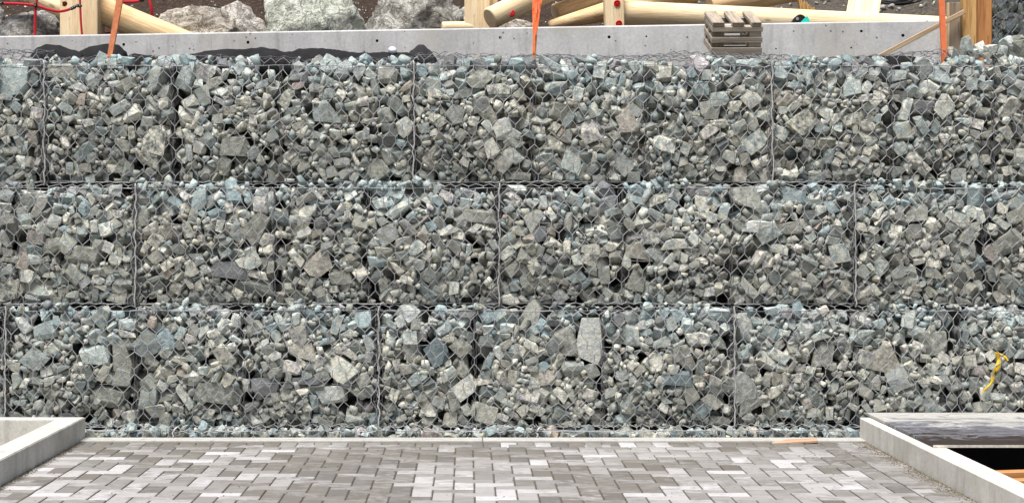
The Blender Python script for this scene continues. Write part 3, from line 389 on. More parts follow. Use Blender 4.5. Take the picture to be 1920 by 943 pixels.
'u7': [2233787163090144,608898494961765,2219790943394911,2857861996845398,2325912028911712,2209581294428218,3184961280969987,3569853785058406,2156777837137480,1319664559399962,2304477489274534,740529973859200,1747580143113236,2675706465882151,900190574610569,3573760961383085,1014723970111021,2893403796738274,2561640168820138,1749573519251388,527546849825119,3626052258008544,971587424752258,832982408762333,1609255846317753,2321638940838421,3755689320058241,723005472577629,716184982981503,906569634516222,1869206161234671,2007537800710184,2265966034360855,3572672680888466,1143135426745872,173293784539838,868949448069835,2287916435278827,2006583186525280,4325876801506019,2401560417807246,3603823561902530,2285698648837610,2286433703335717,2912415926683574,2561832872645499,4398458001688724,1455581316351952,2395181132648231,1474975800594900,1096710512808721,176331177102800,1209776533080768,2258831611553918,2405220067248979,1666704725903466,4242522784172860,1145910388918635,2790758873762615,1895118614434619,3275691835952921,4464631650093719,547128040196529,963558955355968,2336651442720552,2732091489829261,663493762616633,2997667858387127,2144993864091172,1277866404977126,2360142732266247,1872423996823460,761570901953073,3002653250787254,322956046407511,3599239709395296,1781412568565871,2398872788180877,2288062435657752,2019879386617828,994426833440154,3706243624543154,4463475159993107,1805971680169321,688965579277962,3882911570364639,1549740361485110,4172028398112656,3830886133699305,1106372079326219,3572790718499123,528659162532728,2427565592020808,1425158929059314,3643016112113312,245820060079055,3770406985566627,1034085664236196,3606656587796328,1344011885938383,1594975639249196,2542957660578877,597647565326683,3403982472023165,545736514344754,3358802177563466,977955077719613,3428545818232310,1046321244932135,3421206906314058,1329002173369597,2000173896238701,2431302151538954,3507998499346702,4397520702448163,1571027905191174,1980456835845642,1825951971384538,903078234195618,857173042464960,3499391883020818,1112362809657135,3061143683470074,2788545222805317,4246727992084342,519683714879644,2416389002037328,1366255614431988,2987858688939874,3549608299350987,2313952429180741,1977217969887441,3214158750582537,1905903635301554,3827593980056631,3546312238992365,797348977608906,1232627324848422,1706298809812688,3649740881691835,3751255111075230,2285950830609469,3574889848636908,2106361244032557,1841517269092534,1749113879436274,1813735805388740,2996867415120570,472318762880412,3671958759835102,3683035741429460,2615422124758767,1101848330245401,599053086853018,1270451406832858,2432374862284705,2843849308243131,1909203767559856,3430759783040118,1061596409164983,1553041444243662,1506067928385258,1328988577170720,3506779637909945,3702966343766009,1495594091251243,888587539155337,2176493611780025,1070712010644409,2055136536528731,2383082627700002,3149864729614161,2945890941737213,964514727509488,3255402400685820,3976026282755431,1560449862083597,1722955159504349,3341321356642004,1454839016840915,311796725293211,3690574214892934,3354741848778893,2127084960487059,600063463199154,3855301772804888,1521670457656932,3117362180496341,2779426902738139,2684773255039517,2773871362016347,815425430522753,600574145307461,2223017632794105,1784667379565745,1423509271358990,3273162438379943,2101355829594914,961534732797088,1327740345618070,1023294506246963,3850773750974026,2908974187129093,1978564251124990,2766560267765683,805758223983572,2587259954891898,2164630805612244,1077200081886566,1647015344148417,2397415685039027,2710840124872920,1910036536991222,397392410480407,3258836736287515,1972087988327546,2007567226510460,2120754461050758,2015887220284270,1966512050900622,4394266409731859,1983647462331662,2421218154454112,2050074905151483,2041319111761140,3648659254549779,1463771615201797,2995320105117923,1765447987497844,3220627557553571,453773179623712,3039313306816291,541508156401977,1723775298120562,761257279724327,4111643856150265,2829288351243274,3975598060744074,1002533250671303,2464642924415534,2599853411866062,4187333431827111,2690675955245029,1253230449210035,762358095551429,106053281883081,959401323765265,3065500887719287,3252617204679182,3290033139946125,2977832430112426,3899553459382493,4190746534982069,2458194166095838,4393138773275863,1736323035025029,2958145338412627,729876233759217,1687278139187090,2351990168690839,2467772924337020,1505174674314940,1458585162657045,927528918752079,2464615820080567,3104251708581728,1635841057137957],
'u8': [575533571871284,684666622293743,3021095478143847,3093479595708793,2360036113946338,1259656961927807,1714341373579574,2357211548978141,1137383967332989,1453352817233861,4389884279886158,2566281422605704,2299583811850578,2006596175631428,2783943339084357,4188670449620408,2123703275819175,2105044899531850,2762711766699842,611989192514589,2686963588403474,1726212126117092,3607164031602155,2192243993384934,2243218759127530,714103569910332,1463281276264300,3779337976581594,3454103727836300,883456410231449,3720246788885041,1641781585972852,3575987876858056,2719333564059028,2174274840432063,2569979930124769,2851580425669361,747337024018962,3973837668157972,928337040770667,2458193707111664,3928090413798196,1938413450366190,3501155596797931,2562398149577448,1535802279045557,2358446810828353,1191375319567428,1936427052010148,783475801295005,1393933488424541,1520553946745385,178850199308935,925385282326833,2508067886992928,1021355311599125,2004397591988360,1178164613846034,2429322853517726,3742307229928104,2079897768594049,716200529102773,3207387893306989,3954441039087853,384572155890895,3564007075781151,1995823291668357,317441243483995,2605332775996146,2746002088167793,929434902857593,1939349752120958,106105271586969,899071119232836,715120328934544,3974309536141606,2120659675156823,2125225760691414,3004032439389968,1418108770357156,1589816222615576,1288877500238015,2074766284359927,2939951504330160,2283841547536351,2265159573607176,2406315266771118,3671912112686735,3419973246034128,943068168260966,1098782763191654,2120731630967159,3175018222520421,3580636043349164,1138807581838665,2798139340005140,4466849409795271,106024743670850,4261152719344018,3466474699097875,783345842751009,1524287870799742,3858691108669385,1746293223824785,3223547121831176,2659869208514835,3327919563474635,3646375328777294,2972338444706787,3972074546008387,1433946036966049,3485361319544619,2589489624418803,2245851965490879,3106393828102082,2404443314791709,3648822316534605,3704936191334159,4177389575900170,3668540572469264,3553144592537771,1725108096502416,2923639144384280,515930030610740,517448802013709,1331987279582845,3978552929620193,3397171600262311,4321644536204264,3029678600259941,3288896577865624,958305018513205,1603873603622389,3833069503809030,2901732763963558,2998606222493563,4109182186031925,1567008706496412,597384995834470,3786037384284068,1062542387285262,1201124728964919,3360395918378682,2111662363030570,4187233590741334,1571088002650415,2936911276744101,2724474716856739,3929106546918667,3847834513673575,1180072453114564,3324648389706247,2092277100782816,2426761348417010,3036598442267940,3434628533683803,231498017285413,3742281312240835,2008415009314794,3844356756550635,783334495945945,2217703831013085,3597040563226656,1903982535190110,2429271164323827,1487351590981271,3393912780064125,3913761714408735,2702428953412620,321343121688987,4134635723096841,692182140167288,4098416542788442,184057820944751,2230284394469052,1508596077069735,2424425862989078,2007267013395636,2887768752265748,1872285820912226,2902407939098271,3531946106130630,2790773668185257,3885203295011551,2708143203593446,2338097021322532,954767527217494,2567347943114686,243539813208725,2293123393487948,1425679046511990,1352196870291352,743985031055758,300677920821440,1922868994713059,4338023286441362,1833368067966762,3631533488147961,4188317356360873,4033523596167623,2358472074534424,3754357633386872,2197762753333289,715268865624144,1431494994135832,3720222288840265,2505252870522511,1249331383240390,4128086988033792,2155303821677725,3370404222862519,308620454008721,2341456763291018,1305372279709604,1004207193728468,2661762079201164,531343519428494,1364076893703611,3674189904446954,3641910578447160,2341359019426996,1737302430206325,319676801225861,3362643770907565,3105301155941726,3553440464252368,662411435613775,2496306139504088,1035998416936948,1346394477202351,2193823343226380,3772893284964748,1844016885993720,1453476275036804,3954476471659536,1436082548771792,3835664739897557,1033744482733562,2425409466769089,4323968654708936,2709228599384859,954196132649508,4104851985573719,2072999544923392,3847527866671024,1114643965712162,2517404606211416,3552649065212435,1388339389965924,863996432895459,1416562796607777,1008401972169525,819653179541396,3554110910404798,1171094802829697,1446914723820202,2499133950372423,2491681019277414,2611066345983355,1560983618825967,2219238432976476,3402072188232658,3926916795084313,2266203297954737,1008098840913221,2423154555852093,3696435898230157,2644148172666948,3012271865407789,1723988410280478,658285370943239,2859552307384943,2803483376144360,3363130957114870,523002061101902,1428904036737865,1440400968960457,233726315862194,3580696759965375,993256061317673,1078346189348773,1889459473102347,995450394919129,1073296916124995,958135031574148,3399539363326990,2888861299384066],
'u9': [3747922539352695,3527871486430847,3908589172854517,1562027419082812,925044474416782,3679787676866111,3574946984694984,2776108811391560,3186120879933971,2218320871854359,1319138327367697,3275358032992913,3681800981848115,2167262299625115,645854939417710,2769447296273783,3788292448389283,2606554318054324,3955514348211893,3508980559745285,3217822647132190,3467625386183620,1868777174703985,1004700536706067,3153194116357430,2142086235198030,3997251194129633,3905721147134310,2268876409572450,3884119573598133,867710940157344,1602764506042229,2217717896579760,3817004329767978,2265127988010006,1491667153067946,1645067194370848,1976555091140995,2120407942892616,789788380104243,2423121490315605,2564620795121133,1856151940598082,1109642085862511,3668555670063574,857977931761979,1310775412135098,3362012713394192,2963487999531419,3977830362613625,2656330203174877,1669156164802844,1426832489027490,3479192270280339,2545845389956591,2338229852410056,1343246450069076,3649894017796981,3411280824152606,3291088188902199,2569703836289511,3349614179981494,299564183727769,2286050232174560,2337095442761745,2417228203133195,3770069540906954,3035495217465682,1755424769314392,1019907891368845,829754626509275,1175638564606481,390073987074172,3198249220016059,1999073409403223,2253432162388662,877940567907937,1181780972444256,4114106963364142,4131273416870774,665388366335656,1280135062030584,2216602255035312,2072583399344360,621775696070450,833877793868014,1355109195027650,2754764912826821,1257084029637287,717288722336205,36822070102940,2401129168933305,184279588538856,1678065400581544,742444401993976,2643628241488792,2951596811228549,871760066680609,2216800300074711,2763882004384300,2428981899527612,764730395166937,762607054915897,3909627294518522,2704615710295339,4397649414130275,1085927454022040,4270998884320967,3504785414362578,4473368628726759,3812632386143801,824936739376961,3620825608915339,610639300660164,465873632660461,2541789876820795,3430990362815709,2925472522012934,1176815286979084,2253303155690115,1417506415253532,2928168768276316,1030661855382705,2018621933392574,755823793148690,1001979486701402,2100878140414045,3855594038563390,1515091189696683,2299133971245536,1386253431113228,1825577804635971,2184096354669869,1677044192971331,2882390236267670,4332487769262412,2994116283631731,2651441256826547,2473716958476486,835114065232939,1731521577945416,2145334113437077,2374794918202810,2323842629076727,2899649649316051,2462374135892462,3834178097252543,3739890646943494,1871212640044348,2275644747508572,2129549280780762,2171043309815801,319657307441534,2748274032314111,1178414559560986,326245284972381,2540477526771583,1718807345530840,4056904515951531,3532442171673366,2356705018349285,3716760067376625,34604635622103,1856137817982353,803283763569493,3006715584711051,2041224228148801,3719022449853164,783391872124107,966832170372331,2143107120498002,2627988169169385,978037647967440,3258090470252293,1992417866390280,1713169117546273,2948106714358564,2121503999461356,2723367606393066,803884248302946,863733029866270,666485286182378,2101397431823027,2095561894398698,389857919196432,1781379068953889,574468586144391,243297858034942,3281940322125932,1093913239226646,3455256087680382,3004143381612140,3912792317142846,3836702158760982,591784363922407,1594106171786503,1165379820685094,2786817168120042,1447080735918148,2150617610427308,2722674672752186,4099402437396238,1318495423433025,2943141972085191,4339189396538623,2208881531984645,2757826041417462,1912606979494114,3620459412359377,2100239599274319,3410054323866931,1111982653147991,1281843766822584,2070088914046279,2376181202720024,2335219361023259,3835721241110003,1069513079263591,1005829558671862,579044324871588,2552052484707048,3545326959823248,667575893919590,4029331882220507,1428108856690632,2689583356744127,3911862189656402,748105851383128,884454585566889,2352026096928574,2806817541033600,3322033608116196,589938455251644,787612741632770,2942013762086927,2056914102881551,456824125133688,2965830355855650,3740982583625450,473481424856683,1509815613075682,1943974771821313,4187577356768717,2647577227901675,538502026827032,1501813414568790,1498265675895992,3415886550801123,1751296061378503,377746980873544,2214959463571650,2100239887869271,1602230371854968,1903779238942544,655599803710429,1814320150852002,2577934752262731,3062787555106289,2298481742080622,2176256949495433,3619953837974267,2586143224371768,2105026609852264,1881846046332211,2872097445846491,3029834985251239,1905720881101470,1255918370626037,3429105077902006,3541762886671250,1855059934420901,4128039303060368,3693526561266834,3084418621217449,1494019222219813,783415222236249,750429061550376,3323567824377563,2808781990239023,2114921022559071,2072748797851320],
'u10': [1463652906804327,750303867871623,973430045118505,2442524702118638,2921475227717155,2096904370330243,927698261283436,2331459951070042,2575338481883298,4331507706897582,1183347611768493,3101272797813727,242661764438594,953430467908884,810668966973516,1255286647066050,3716766187948944,3739953679207963,2662783987424566,4127108047319106,2211674389319643,1249324722493970,1160149900332062,1371673371193983,1251474863263970,165404420449363,1595505005564220,3124878574822459,4171034158894828,761555961121451,2567957440334767,1929763965733723,884433384313615,834034076257554,2123002206395413,3180192195776724,3668590047987974,1015574313178190,2138806994636269,2049275162135950,3915952294532724,3503384132946553,2785224237582494,1227898797790253,3043318109027149,2094822336173685,234694532765513,903425123912666,3973437673573844,4203997095339734,955368972454841,1663392781273621,108448154422469,796258788806641,4200596920569627,3431890644174768,3269065841940900,109529403362239,3315437986222358,2537112562666777,3689105565259995,2105026006682474,3858668652725959,2206620227801934,3498894832567308,2289364376390456,3810365858513945,3643019389929139,1455562987276078,2470089616526511,2556157568192640,1041661850618273,2801352552326915,2281022500341975,4265377340132144,1299692298081146,3105815784136472,3813792084231930,2387341710331621,1062528432969698,3476464830810959,2837743307111874,3384679222971054,1281113898331629,2383252327566274,3882928761145609,1470388249071239,3291010543102784,3646750162654966,3882980820223677,3673058368718763,4338172771702593,3690112578553747,2312781631129923,4188410563242863,2777247953356677,4399607420094310,896886606533661,864468640696586,607325330707287,4025807856339849,3259222171683788,187535621753103,1087640132984157,3346990846380612,104891414022360,1103546912770650,3180542642260531,4393228259198700,3598269605414827,2287944769963492,3409467633994377,315907891334634,927539214324049,2282074676791140,2398789487959782,1027682809188880,321481149090982,3690913566558582,1303963691622763,3333532082046658,1006783427382257,835065823135712,3753522901060510,4246772625807031,2366012889798308,438116847879909,1602125600394948,1894756885964144,2679988392266996,1213551856458287,3493896482720088,529417315493268,2762971031454230,2018595114749746,2369294412524643,3534602510042856,2359231601936130,1520798668163548,1001960699660220,885360052250026,2601052201979311,4199622439276424,1920984380016293,2333688323934000,309365256496596,3912732724600591,1212972475027446,2825522429895194,1941199742536397,902312086275214,3783007358192463,2697449543208153,939654787336746,1220025962205472,1348777947539813,3812658090575273,2459052521261358,4316186668730590,1800946960270957,597654053264328,2191130364351477,2242515249465079,2311711516723704,2559880552777409,508642569363429,926317834511954,1802181046969783,3157516855026744,1449212850114355,820706064173258,2291381213201755,2229222057144355,1328667104480966,593287780313470,857987398239662,3336891156760281,1084309625734911,749256794314070,2700208449947808,829741583369354,1491272463492102,464483164261452,2712686921680543,2706205118647374,1280598800337912,859052536661233,526872575353484,2426761322595096,166501589194157,1042878217622440,1001346471627162,2714022812588446,1732880344124343,2602119677430338,1609929874278183,1024274312569676,2750600698333438,761539585738218,2216478030431248,3355385974199666,2447185730874391,2524122433853132,3108077903515638,930484307297521,1213082671946217,3008972136126910,3078351466207430,674421203539143,2475152871694030,3039334177637986,2513021444655557,1866192561480361,2472612488129817,2457960930346294,4264499095282579,1945941806122426,246885521164616,2636651494344158,2597862529994690,1114086358065996,506351424571265,1532900906870633,1833573205316499,4180675391237679,2106327364741552,674902308428705,950968036787704,3084388922526142,2938352033665303,3431357347761596,1772200298682109,2003357301980245,897928415577197,2360652555487189,2235672778706682,1076204251128335,1621274166565296,1704058904611308,729347769701152,3694209822328083,1889541598783105,787573808537338,1612295854294775,1815105736397357,2671187920588219,3285708186164088,1433415857742945,1533676739076882,1239566939593913,3149159739166411,1354458307694472,3700352857675703,3858750008777145,3668503870497890,4062254245188564,722653284577160,3714671342363362,4173064330841830,2055897525628187,3468429095479625,235783325202398,3055483964463287,1799486251857083,1608964756938056,2214804125526242,3756341665541132,2527489243298450],
'u11': [3813646809863229,1636851120480134,921878100120247,3022105842884683,1298440373539723,598657055887906,764741294626118,973793946013448,718666996585074,4395164416478915,1710628860791546,3644150117370396,1805174548761142,4027023372682858,644877982215346,1074999001289918,1671445903020604,1073901648812150,2079733001919550,3811443944754031,3031696397571936,1412354189663145,670993418131408,2197828535230081,1937303778757655,3371623713934696,2357507835136999,3256463794768327,2709170084416707,2411812304686408,2379497659669604,2064283043699866,2135297032394319,4395147699032933,800927606842430,39054936902167,3614304513991702,2355298553333914,3671654035297719,2389963359000838,2314722445233919,2197621780092377,1735907909699244,1456287897162183,3720257923976215,2284078401096470,3692682188461870,2253412332341321,4466771649465194,1683001520462482,2063709510635942,4396284744338671,3739942303893627,2288259492120553,738439362089046,2007698307879515,549225140913938,3670813194946849,2072595771791077,1313694376363876,714230759722342,590224914583285,1638444898750143,3560875037104416,2399964666860784,4395139055258023,2079164351547876,1066992509818210,1986910211612885,3403803645348513,4253263924693655,975710510976208,4110262481784538,3360369194239819,1321304472488360,3671938479393674,2393099641686077,3350376169288023,465568761252650,3788246270022868,3562198862172263,797795238940422,2363414993438301,2368085748517498,2971551231710139,1857708920477562,1284474563201455,925201669495751,1673713541582538,4048164710385208,1307252498237687,3287789027101003,2350328237460460,4253693378332486,2825143366525426,1392143661243680,939836206713299,1934072851859423,2554266646942583,1038208146147814,738719579082249,1911130772836878,2642005280852325,3969547577987086,3855256790238600,3110733313740022,4122700710319132,2404472775513146,2285728086034766,1560574374316664,1113493604305559,3316926156085230,3330752341157213,946795151558374,2191817535752109,3780835239957474,2741787072433565,3291141785422475,1893707207711401,4466783362058048,3555430481337662,2214950856788400,3903440882730724,1961760806865791,3220137478723688,1382255605326644,331545412931920,1370046396401277,927281423680529,2544047450562583,2192596074567444,3148214384101317,1840752882061780,3182385245393272,1330856629281525,2177734939610882,2195847333383313,4110251661102367,170028216977684,873158583526023,3363849097054304,4316151843948196,4270063650804115,2746043846659124,1319806663889284,2214421962656234,1136627248400493,1797682916823647,4257659842436258,3978923297932679,1080053007421622,714128624977196,251011473251588,1724000528566721,1943849682568926,3717849440191676,2212898288043841,3904971657355795,3390434385299403,3765684119013518,1465407685928945,3580674062747592,2352038528976726,2289178519668707,3502245258430086,4391875302262608,531535725272291,1000933646108343,2332632900405073,3702815736048725,1938264109746488,1869134442828789,3789404118582581,2710326597395490,4052340000395748,2041249891322292,722776521213738,3276821454689068,3921194230060967,651187988596866,2119255614687506,2528552710739943,2135385052816702,1066030281755372,2854479378548403,1165808471547259,4336961960675681,2259156123879849,3081737472642852,1293826799569808,2433124323723429,1326366488036476,2325831353014043,2494805867005386,854764629591538,3811415754441490,3846755355856190,2741635504604599,2920320655623993,3903439256061946,239020977424909,3473650164969201,3388388960179596,4249120462380913,1204277336153321,3574058178252164,1841483413949260,3682487535085046,3609243040056649,2704962937850570,2404281249220569,3122423551361946,1995524749307311,1131963011833879,3763913723324108,2082451464685458,1852397629483083,2076041735079265,320751954953488,542522146593482,2827487040145399,904467037559999,2040083451778464,1749546451732791,536845389963028,2780457988366804,742003958908378,1575818137470098,3958934978200372,2542538557425224,2253450777887816,2241349659264191,669428444436088,1079027872302950,2109292615148401,2182053353393510,3278522312732494,2680312111733058,2697981157055769,3159415565782394,3888175689018020,3044925699295651,2492733757398941,3053071845971030,2428824158313418,2304504654931980,1713212548023258,3744131319466172,2083441268565840,3772956881336713,315020332369640,1040383389011948,2480822479606015,4262303534417748,1977281117523218,3076111638272903,2126644070158442,1698292366249466,2611072390862605,259941623072115,1622271598796779,3083923959449789,2965792164389792,3488270123016468,1577756496569602,2213842544594210,2526920439207401,300842383289260,2752938219342838,3619954915582658,2887729988998883,3144141649781127,1565375239894409,3358623809346991,4400779821781735,1867004065583793,3830922638959599,1929307555863756,3954389873633682,2912544197976306,2151734644382151,3463093924138942,2411099147475952,315218115470216,2647572047335741,886354291010781,3693830510716428,2872658948039672],
'u12': [2429371925371045,2075083280814672,3071175277579590,2753410003670631,513793468277663,3574831055999164,3830884682309529,2705699829255720,3788255982096015,465607078941930,3755020026848078,3599365493426726,3296669571813405,2427556134062157,802305183885519,1673871140397867,1076764167802055,1575388441385012,470901687883414,2433419817554665,3882928880487717,3691198316317851,1428476338801412,1898372097282075,2502645529315779,4395207877954663,2132791950677082,300816091813935,2566107455424102,2002395653343634,2250235166167146,735974753609104,2952776881114927,718348569807150,2819603322408336,3033258672853992,3912516323940700,3439648942131936,1643684365147191,3668463359658749,1111305836891386,2194482139172277,3397682884055057,3037739382544158,1608335129320994,855820257069429,2567177882601772,2701110004222811,2382095989279243,1571379541739725,1898316205952568,2915342017829135,2636508344813108,2577513696201964,601908246941162,1782030510134379,2280567714876578,3856677431644546,1262797990535119,3929094810962192,1104273406824223,3715649415153738,2287932003749027,3083778724367886,2618884037023054,1423545699309930,1324073252135107,3227352684210988,1593000393510435,405145583948120,4400785476199352,2708130620704874,2114967268104356,443420179732731,3033107753470332,930967112616821,2210023992561131,438124504747629,2287161559746487,2109444971366118,3812666783139644,2149386507650989,3429656094607301,1296225170101225,1379973767041377,1807520010277335,835058903485593,2881387136822227,3464218831292581,2319438304152858,4395389798779626,4333881097262788,2204894687005543,2639923837438366,760468188431701,2013027180807383,1895053094030290,1164756697256251,1586364630371708,755103754030414,3149914715524325,2025477823008112,1213053028304352,2677733109114433,1205489288231658,1707448936959374,856929415792931,2070282325102536,2176236047701695,2137430686460196,258837079859684,2031472421342336,3703405517507552,2010863564032114,660349766469899,3836609199872398,716161830290558,4246783369154787,2324969661701549,1904032793237461,2431036175756540,3969515271523955,3227821094145035,1258611965596031,3884023870097755,2360144767420899,2635325484565637,2129193866469977,1184872066156020,3750760508999532,1076686136608908,1282924147511472,2550036085345634,2400633976195935,2040163803825841,3754468450833906,3049060220865361,3403201251577279,862227729913166,941594424282091,3188342236481155,464782823298883,2999675060684238,3192670979753839,537975425109767,1952440719510148,2576136559921935,3720246265950237,2220448356763520,1719783477252452,111589785308148,1917413239527720,3768340537085120,3751275523409072,1386222259865404,1606707272096480,2309128090192309,3371682914020425,4181107331008427,2453910364130595,930486470739261,3539682932006260,3178455843933611,2442559836391711,3147039677319655,2006751595661225,3698314824453018,2263285164934136,1982204825145252,1077283166031279,103856672280736,2027653708320025,2079960696134110,2211677976397660,3984337768451907,2221570817427435,1182183390776042,3533429381694714,1147037130032070,1115301681400156,2854480564228303,592241270295336,4033477156645102,714110842439139,1565903334837395,2382827513841634,1460027543261921,2399880367362497,523953908091658,2949201128294376,3225749886504797,1430011628391605,2541632797346492,855828086719733,4176592685074931,4113006279591200,3554311600180928,176627394152655,2188436198491951,2778419944760088,530845628597734,2284776119731799,2156584724728283,1567227734363758,1915534483065277,1084595202935903,922906190685731,3956645324950889,1139955207734632,1288345401725607,1927616774603697,4318429882523841,3011095928280056,2787726980417996,2272605951269134,1386247410877831,3437822983708389,2750157590407799,3831599991260666,2681941652679333,1434936516615003,1651508626957456,2572717136184942,2563023592927135,3783151725845210,1226760773240658,525845298584133,1768220897150905,804400704325660,3693060482470656,2812015491220600,3189464194714757,751239799771276,1677264933527571,1990529481051572,2571921805748480,2269486223170897,3406048205608751,2449488737374972,2545638409112817,2330072975544193,2839954067070586,2188890685483784,1555483447143337,3079903687617289,1070382328063397,3697382504442043,3747510673353324,2725575295115711,2194761087880893,4054193933594502,1040443009898967,2895872262054898,1896124655014855,3106976867620773,319165189204638,1424666246688604,2016459788622255,317173335957250,2334509226728183,1286195905112250,2386337323720472,1273584209730952,2688451224447820,1976661880973994,1148152707781024,3546546019948002,3913750824638286,1223380263277788,2338282811493836,1107503740793842,750206888089591],
'u13': [3171616880432680,1981134114758765,2057077211668626,2538472140221490,3718938502371507,4171992001450016,2290265950785272,1352665954883427,2898053734603291,1096346680893529,715172513910300,1834729977782415,2850992723792578,2454976341220535,1629215135078006,3149266265246654,3954407882823644,3528918378942814,456819516970791,2295296904530104,1061534734454370,1785783257172560,170812217397174,2415052371463402,785496633247995,3811485807676798,747143285352612,1236193366085433,1062625674038892,787601700555346,968376322197428,3177339777489387,3927895539125181,2213032111181979,1570306410252940,2913498287999194,2856270147363085,852601743117545,3667395509554435,2083360643125838,2352454298700136,1038722024934986,2825508896968606,2146786582370136,2533861848420777,1134155276330886,2355729685614459,3344624943533192,3573663299901324,3218541362612516,3284472318757353,1187054039074535,1575835057822949,722706896161593,3110173964963589,3134497966396317,2312827239533681,1319721877970956,3050937187075865,3456411684112299,816340395299063,2783032760504144,383232225813709,785439703009638,2114895355382348,175478112292193,1321394145004772,666118532140529,1785812744931136,665853848194083,2569688827857451,4256671509812670,2924664779938505,3912595758027617,866774091701080,3624963912699165,3621656279715530,605003247815960,2898134213663274,1879841381488043,1675834720881869,899089816847625,1353728285051379,941875816697759,2498552354148668,4469013480965960,3191576449190873,1162112606734023,1735907844261828,1793349824024007,1786867615172565,1728402924374423,1352113916251956,2248871414929088,904482167032425,3487559274269679,4388743316736307,3185136810858408,3537410449215135,2427632168995312,1144881679369739,621823875286373,1230661330801352,1315860592199992,2354617229576481,2491986398121011,3042041813963215,1630374069079866,1109738118057058,3490155098576342,2025031793253963,2728843277279580,689024078645166,1941467640072216,2018439349078404,959121164603404,792506684713441,3855621272439281,1096495091485074,1559464114194805,1926471723812649,960745137866491,820901622846964,1024852535843647,2393111403204397,2256743595350757,819929291722021,2209122503919593,670003877647197,648303936080824,320285059092675,3909377719111800,1392784471885193,741472732259711,744718549192011,2636407319365498,1315895419275232,3331302918489368,1440027058377600,2110563742484857,2453895013311325,460106657142718,247706982584645,2255810024677124,1522757637375751,3632343215707385,1048462808517012,2854523395999308,2014161507256246,3319680873861486,2570845630006530,4254331125205385,2149393939040029,3105314835931274,4108226045971162,4325112181001388,861252647453872,3501703133599016,3041833867413511,3550609804789487,2703512317527350,2254377167562634,508552132397327,2382094680523955,3925975499016581,3744588242846862,2779753922922276,2833598325590328,3434070700033526,4194265118283632,1998082744616363,1970878180552739,878645705082951,2858797723757505,670179937786296,99534587535759,1741760687572628,3107433625915174,1725154179253745,2964922339168547,879161166827373,575522648530964,2577998312279522,2500279308323316,3484483373467086,2253429287650683,906586545653104,2785174124954493,747484359427370,2474607777680108,1076042913450313,3768215890036539,2478431054800565,4040421958916403,4119605985969751,1583407914321093,3397219307357189,2142961086891483,3536492800019513,2378693644913969,3710589997459954,876875154525624,2062725354432095,1271474473844788,2343126343468317,1214704414427979,1674739290178852,2902866039543044,3352884541721357,3599193989256180,506360739766331,4249244941260566,3854185022784178,618400172119457,2088042113605047,1869124447184335,3149846541768572,1714339034010351,3772633366302975,4203901330990563,1038199144754162,2131884561932462,164308111604818,1582671004674254,1004767625166316,1806992258835050,1018691701674565,1788347146179531,3434176506237699,4252576818239943,1960972574526242,4398492656470357,732001502070910,450264699706603,4256777772505964,1558867047751833,1320979220145030,2308006760721113,2126069823712642,3215517461221045,1402363660032366,2883481790925775,1890285454886873,100638840526822,1589016779038962,1417509419847638,3494421458490297,100639406890469,1913633466815751,3137914475814374,2546318246222651,3765643233235753,2008780667039546,1978681924166291,2315126658863899,3711551081049212,3958684983406034,4046428583804635,3605963992931402,2797405166640350,2469231195303258,2762430888327908,3331720192144399,2535040366455666,1035922748065302,2526433068524871,1249861496665229,1344126869379514,1996900099171931,2982568260933551,3017730584682316,1700678422111916,2629602395525517,608397834594278],
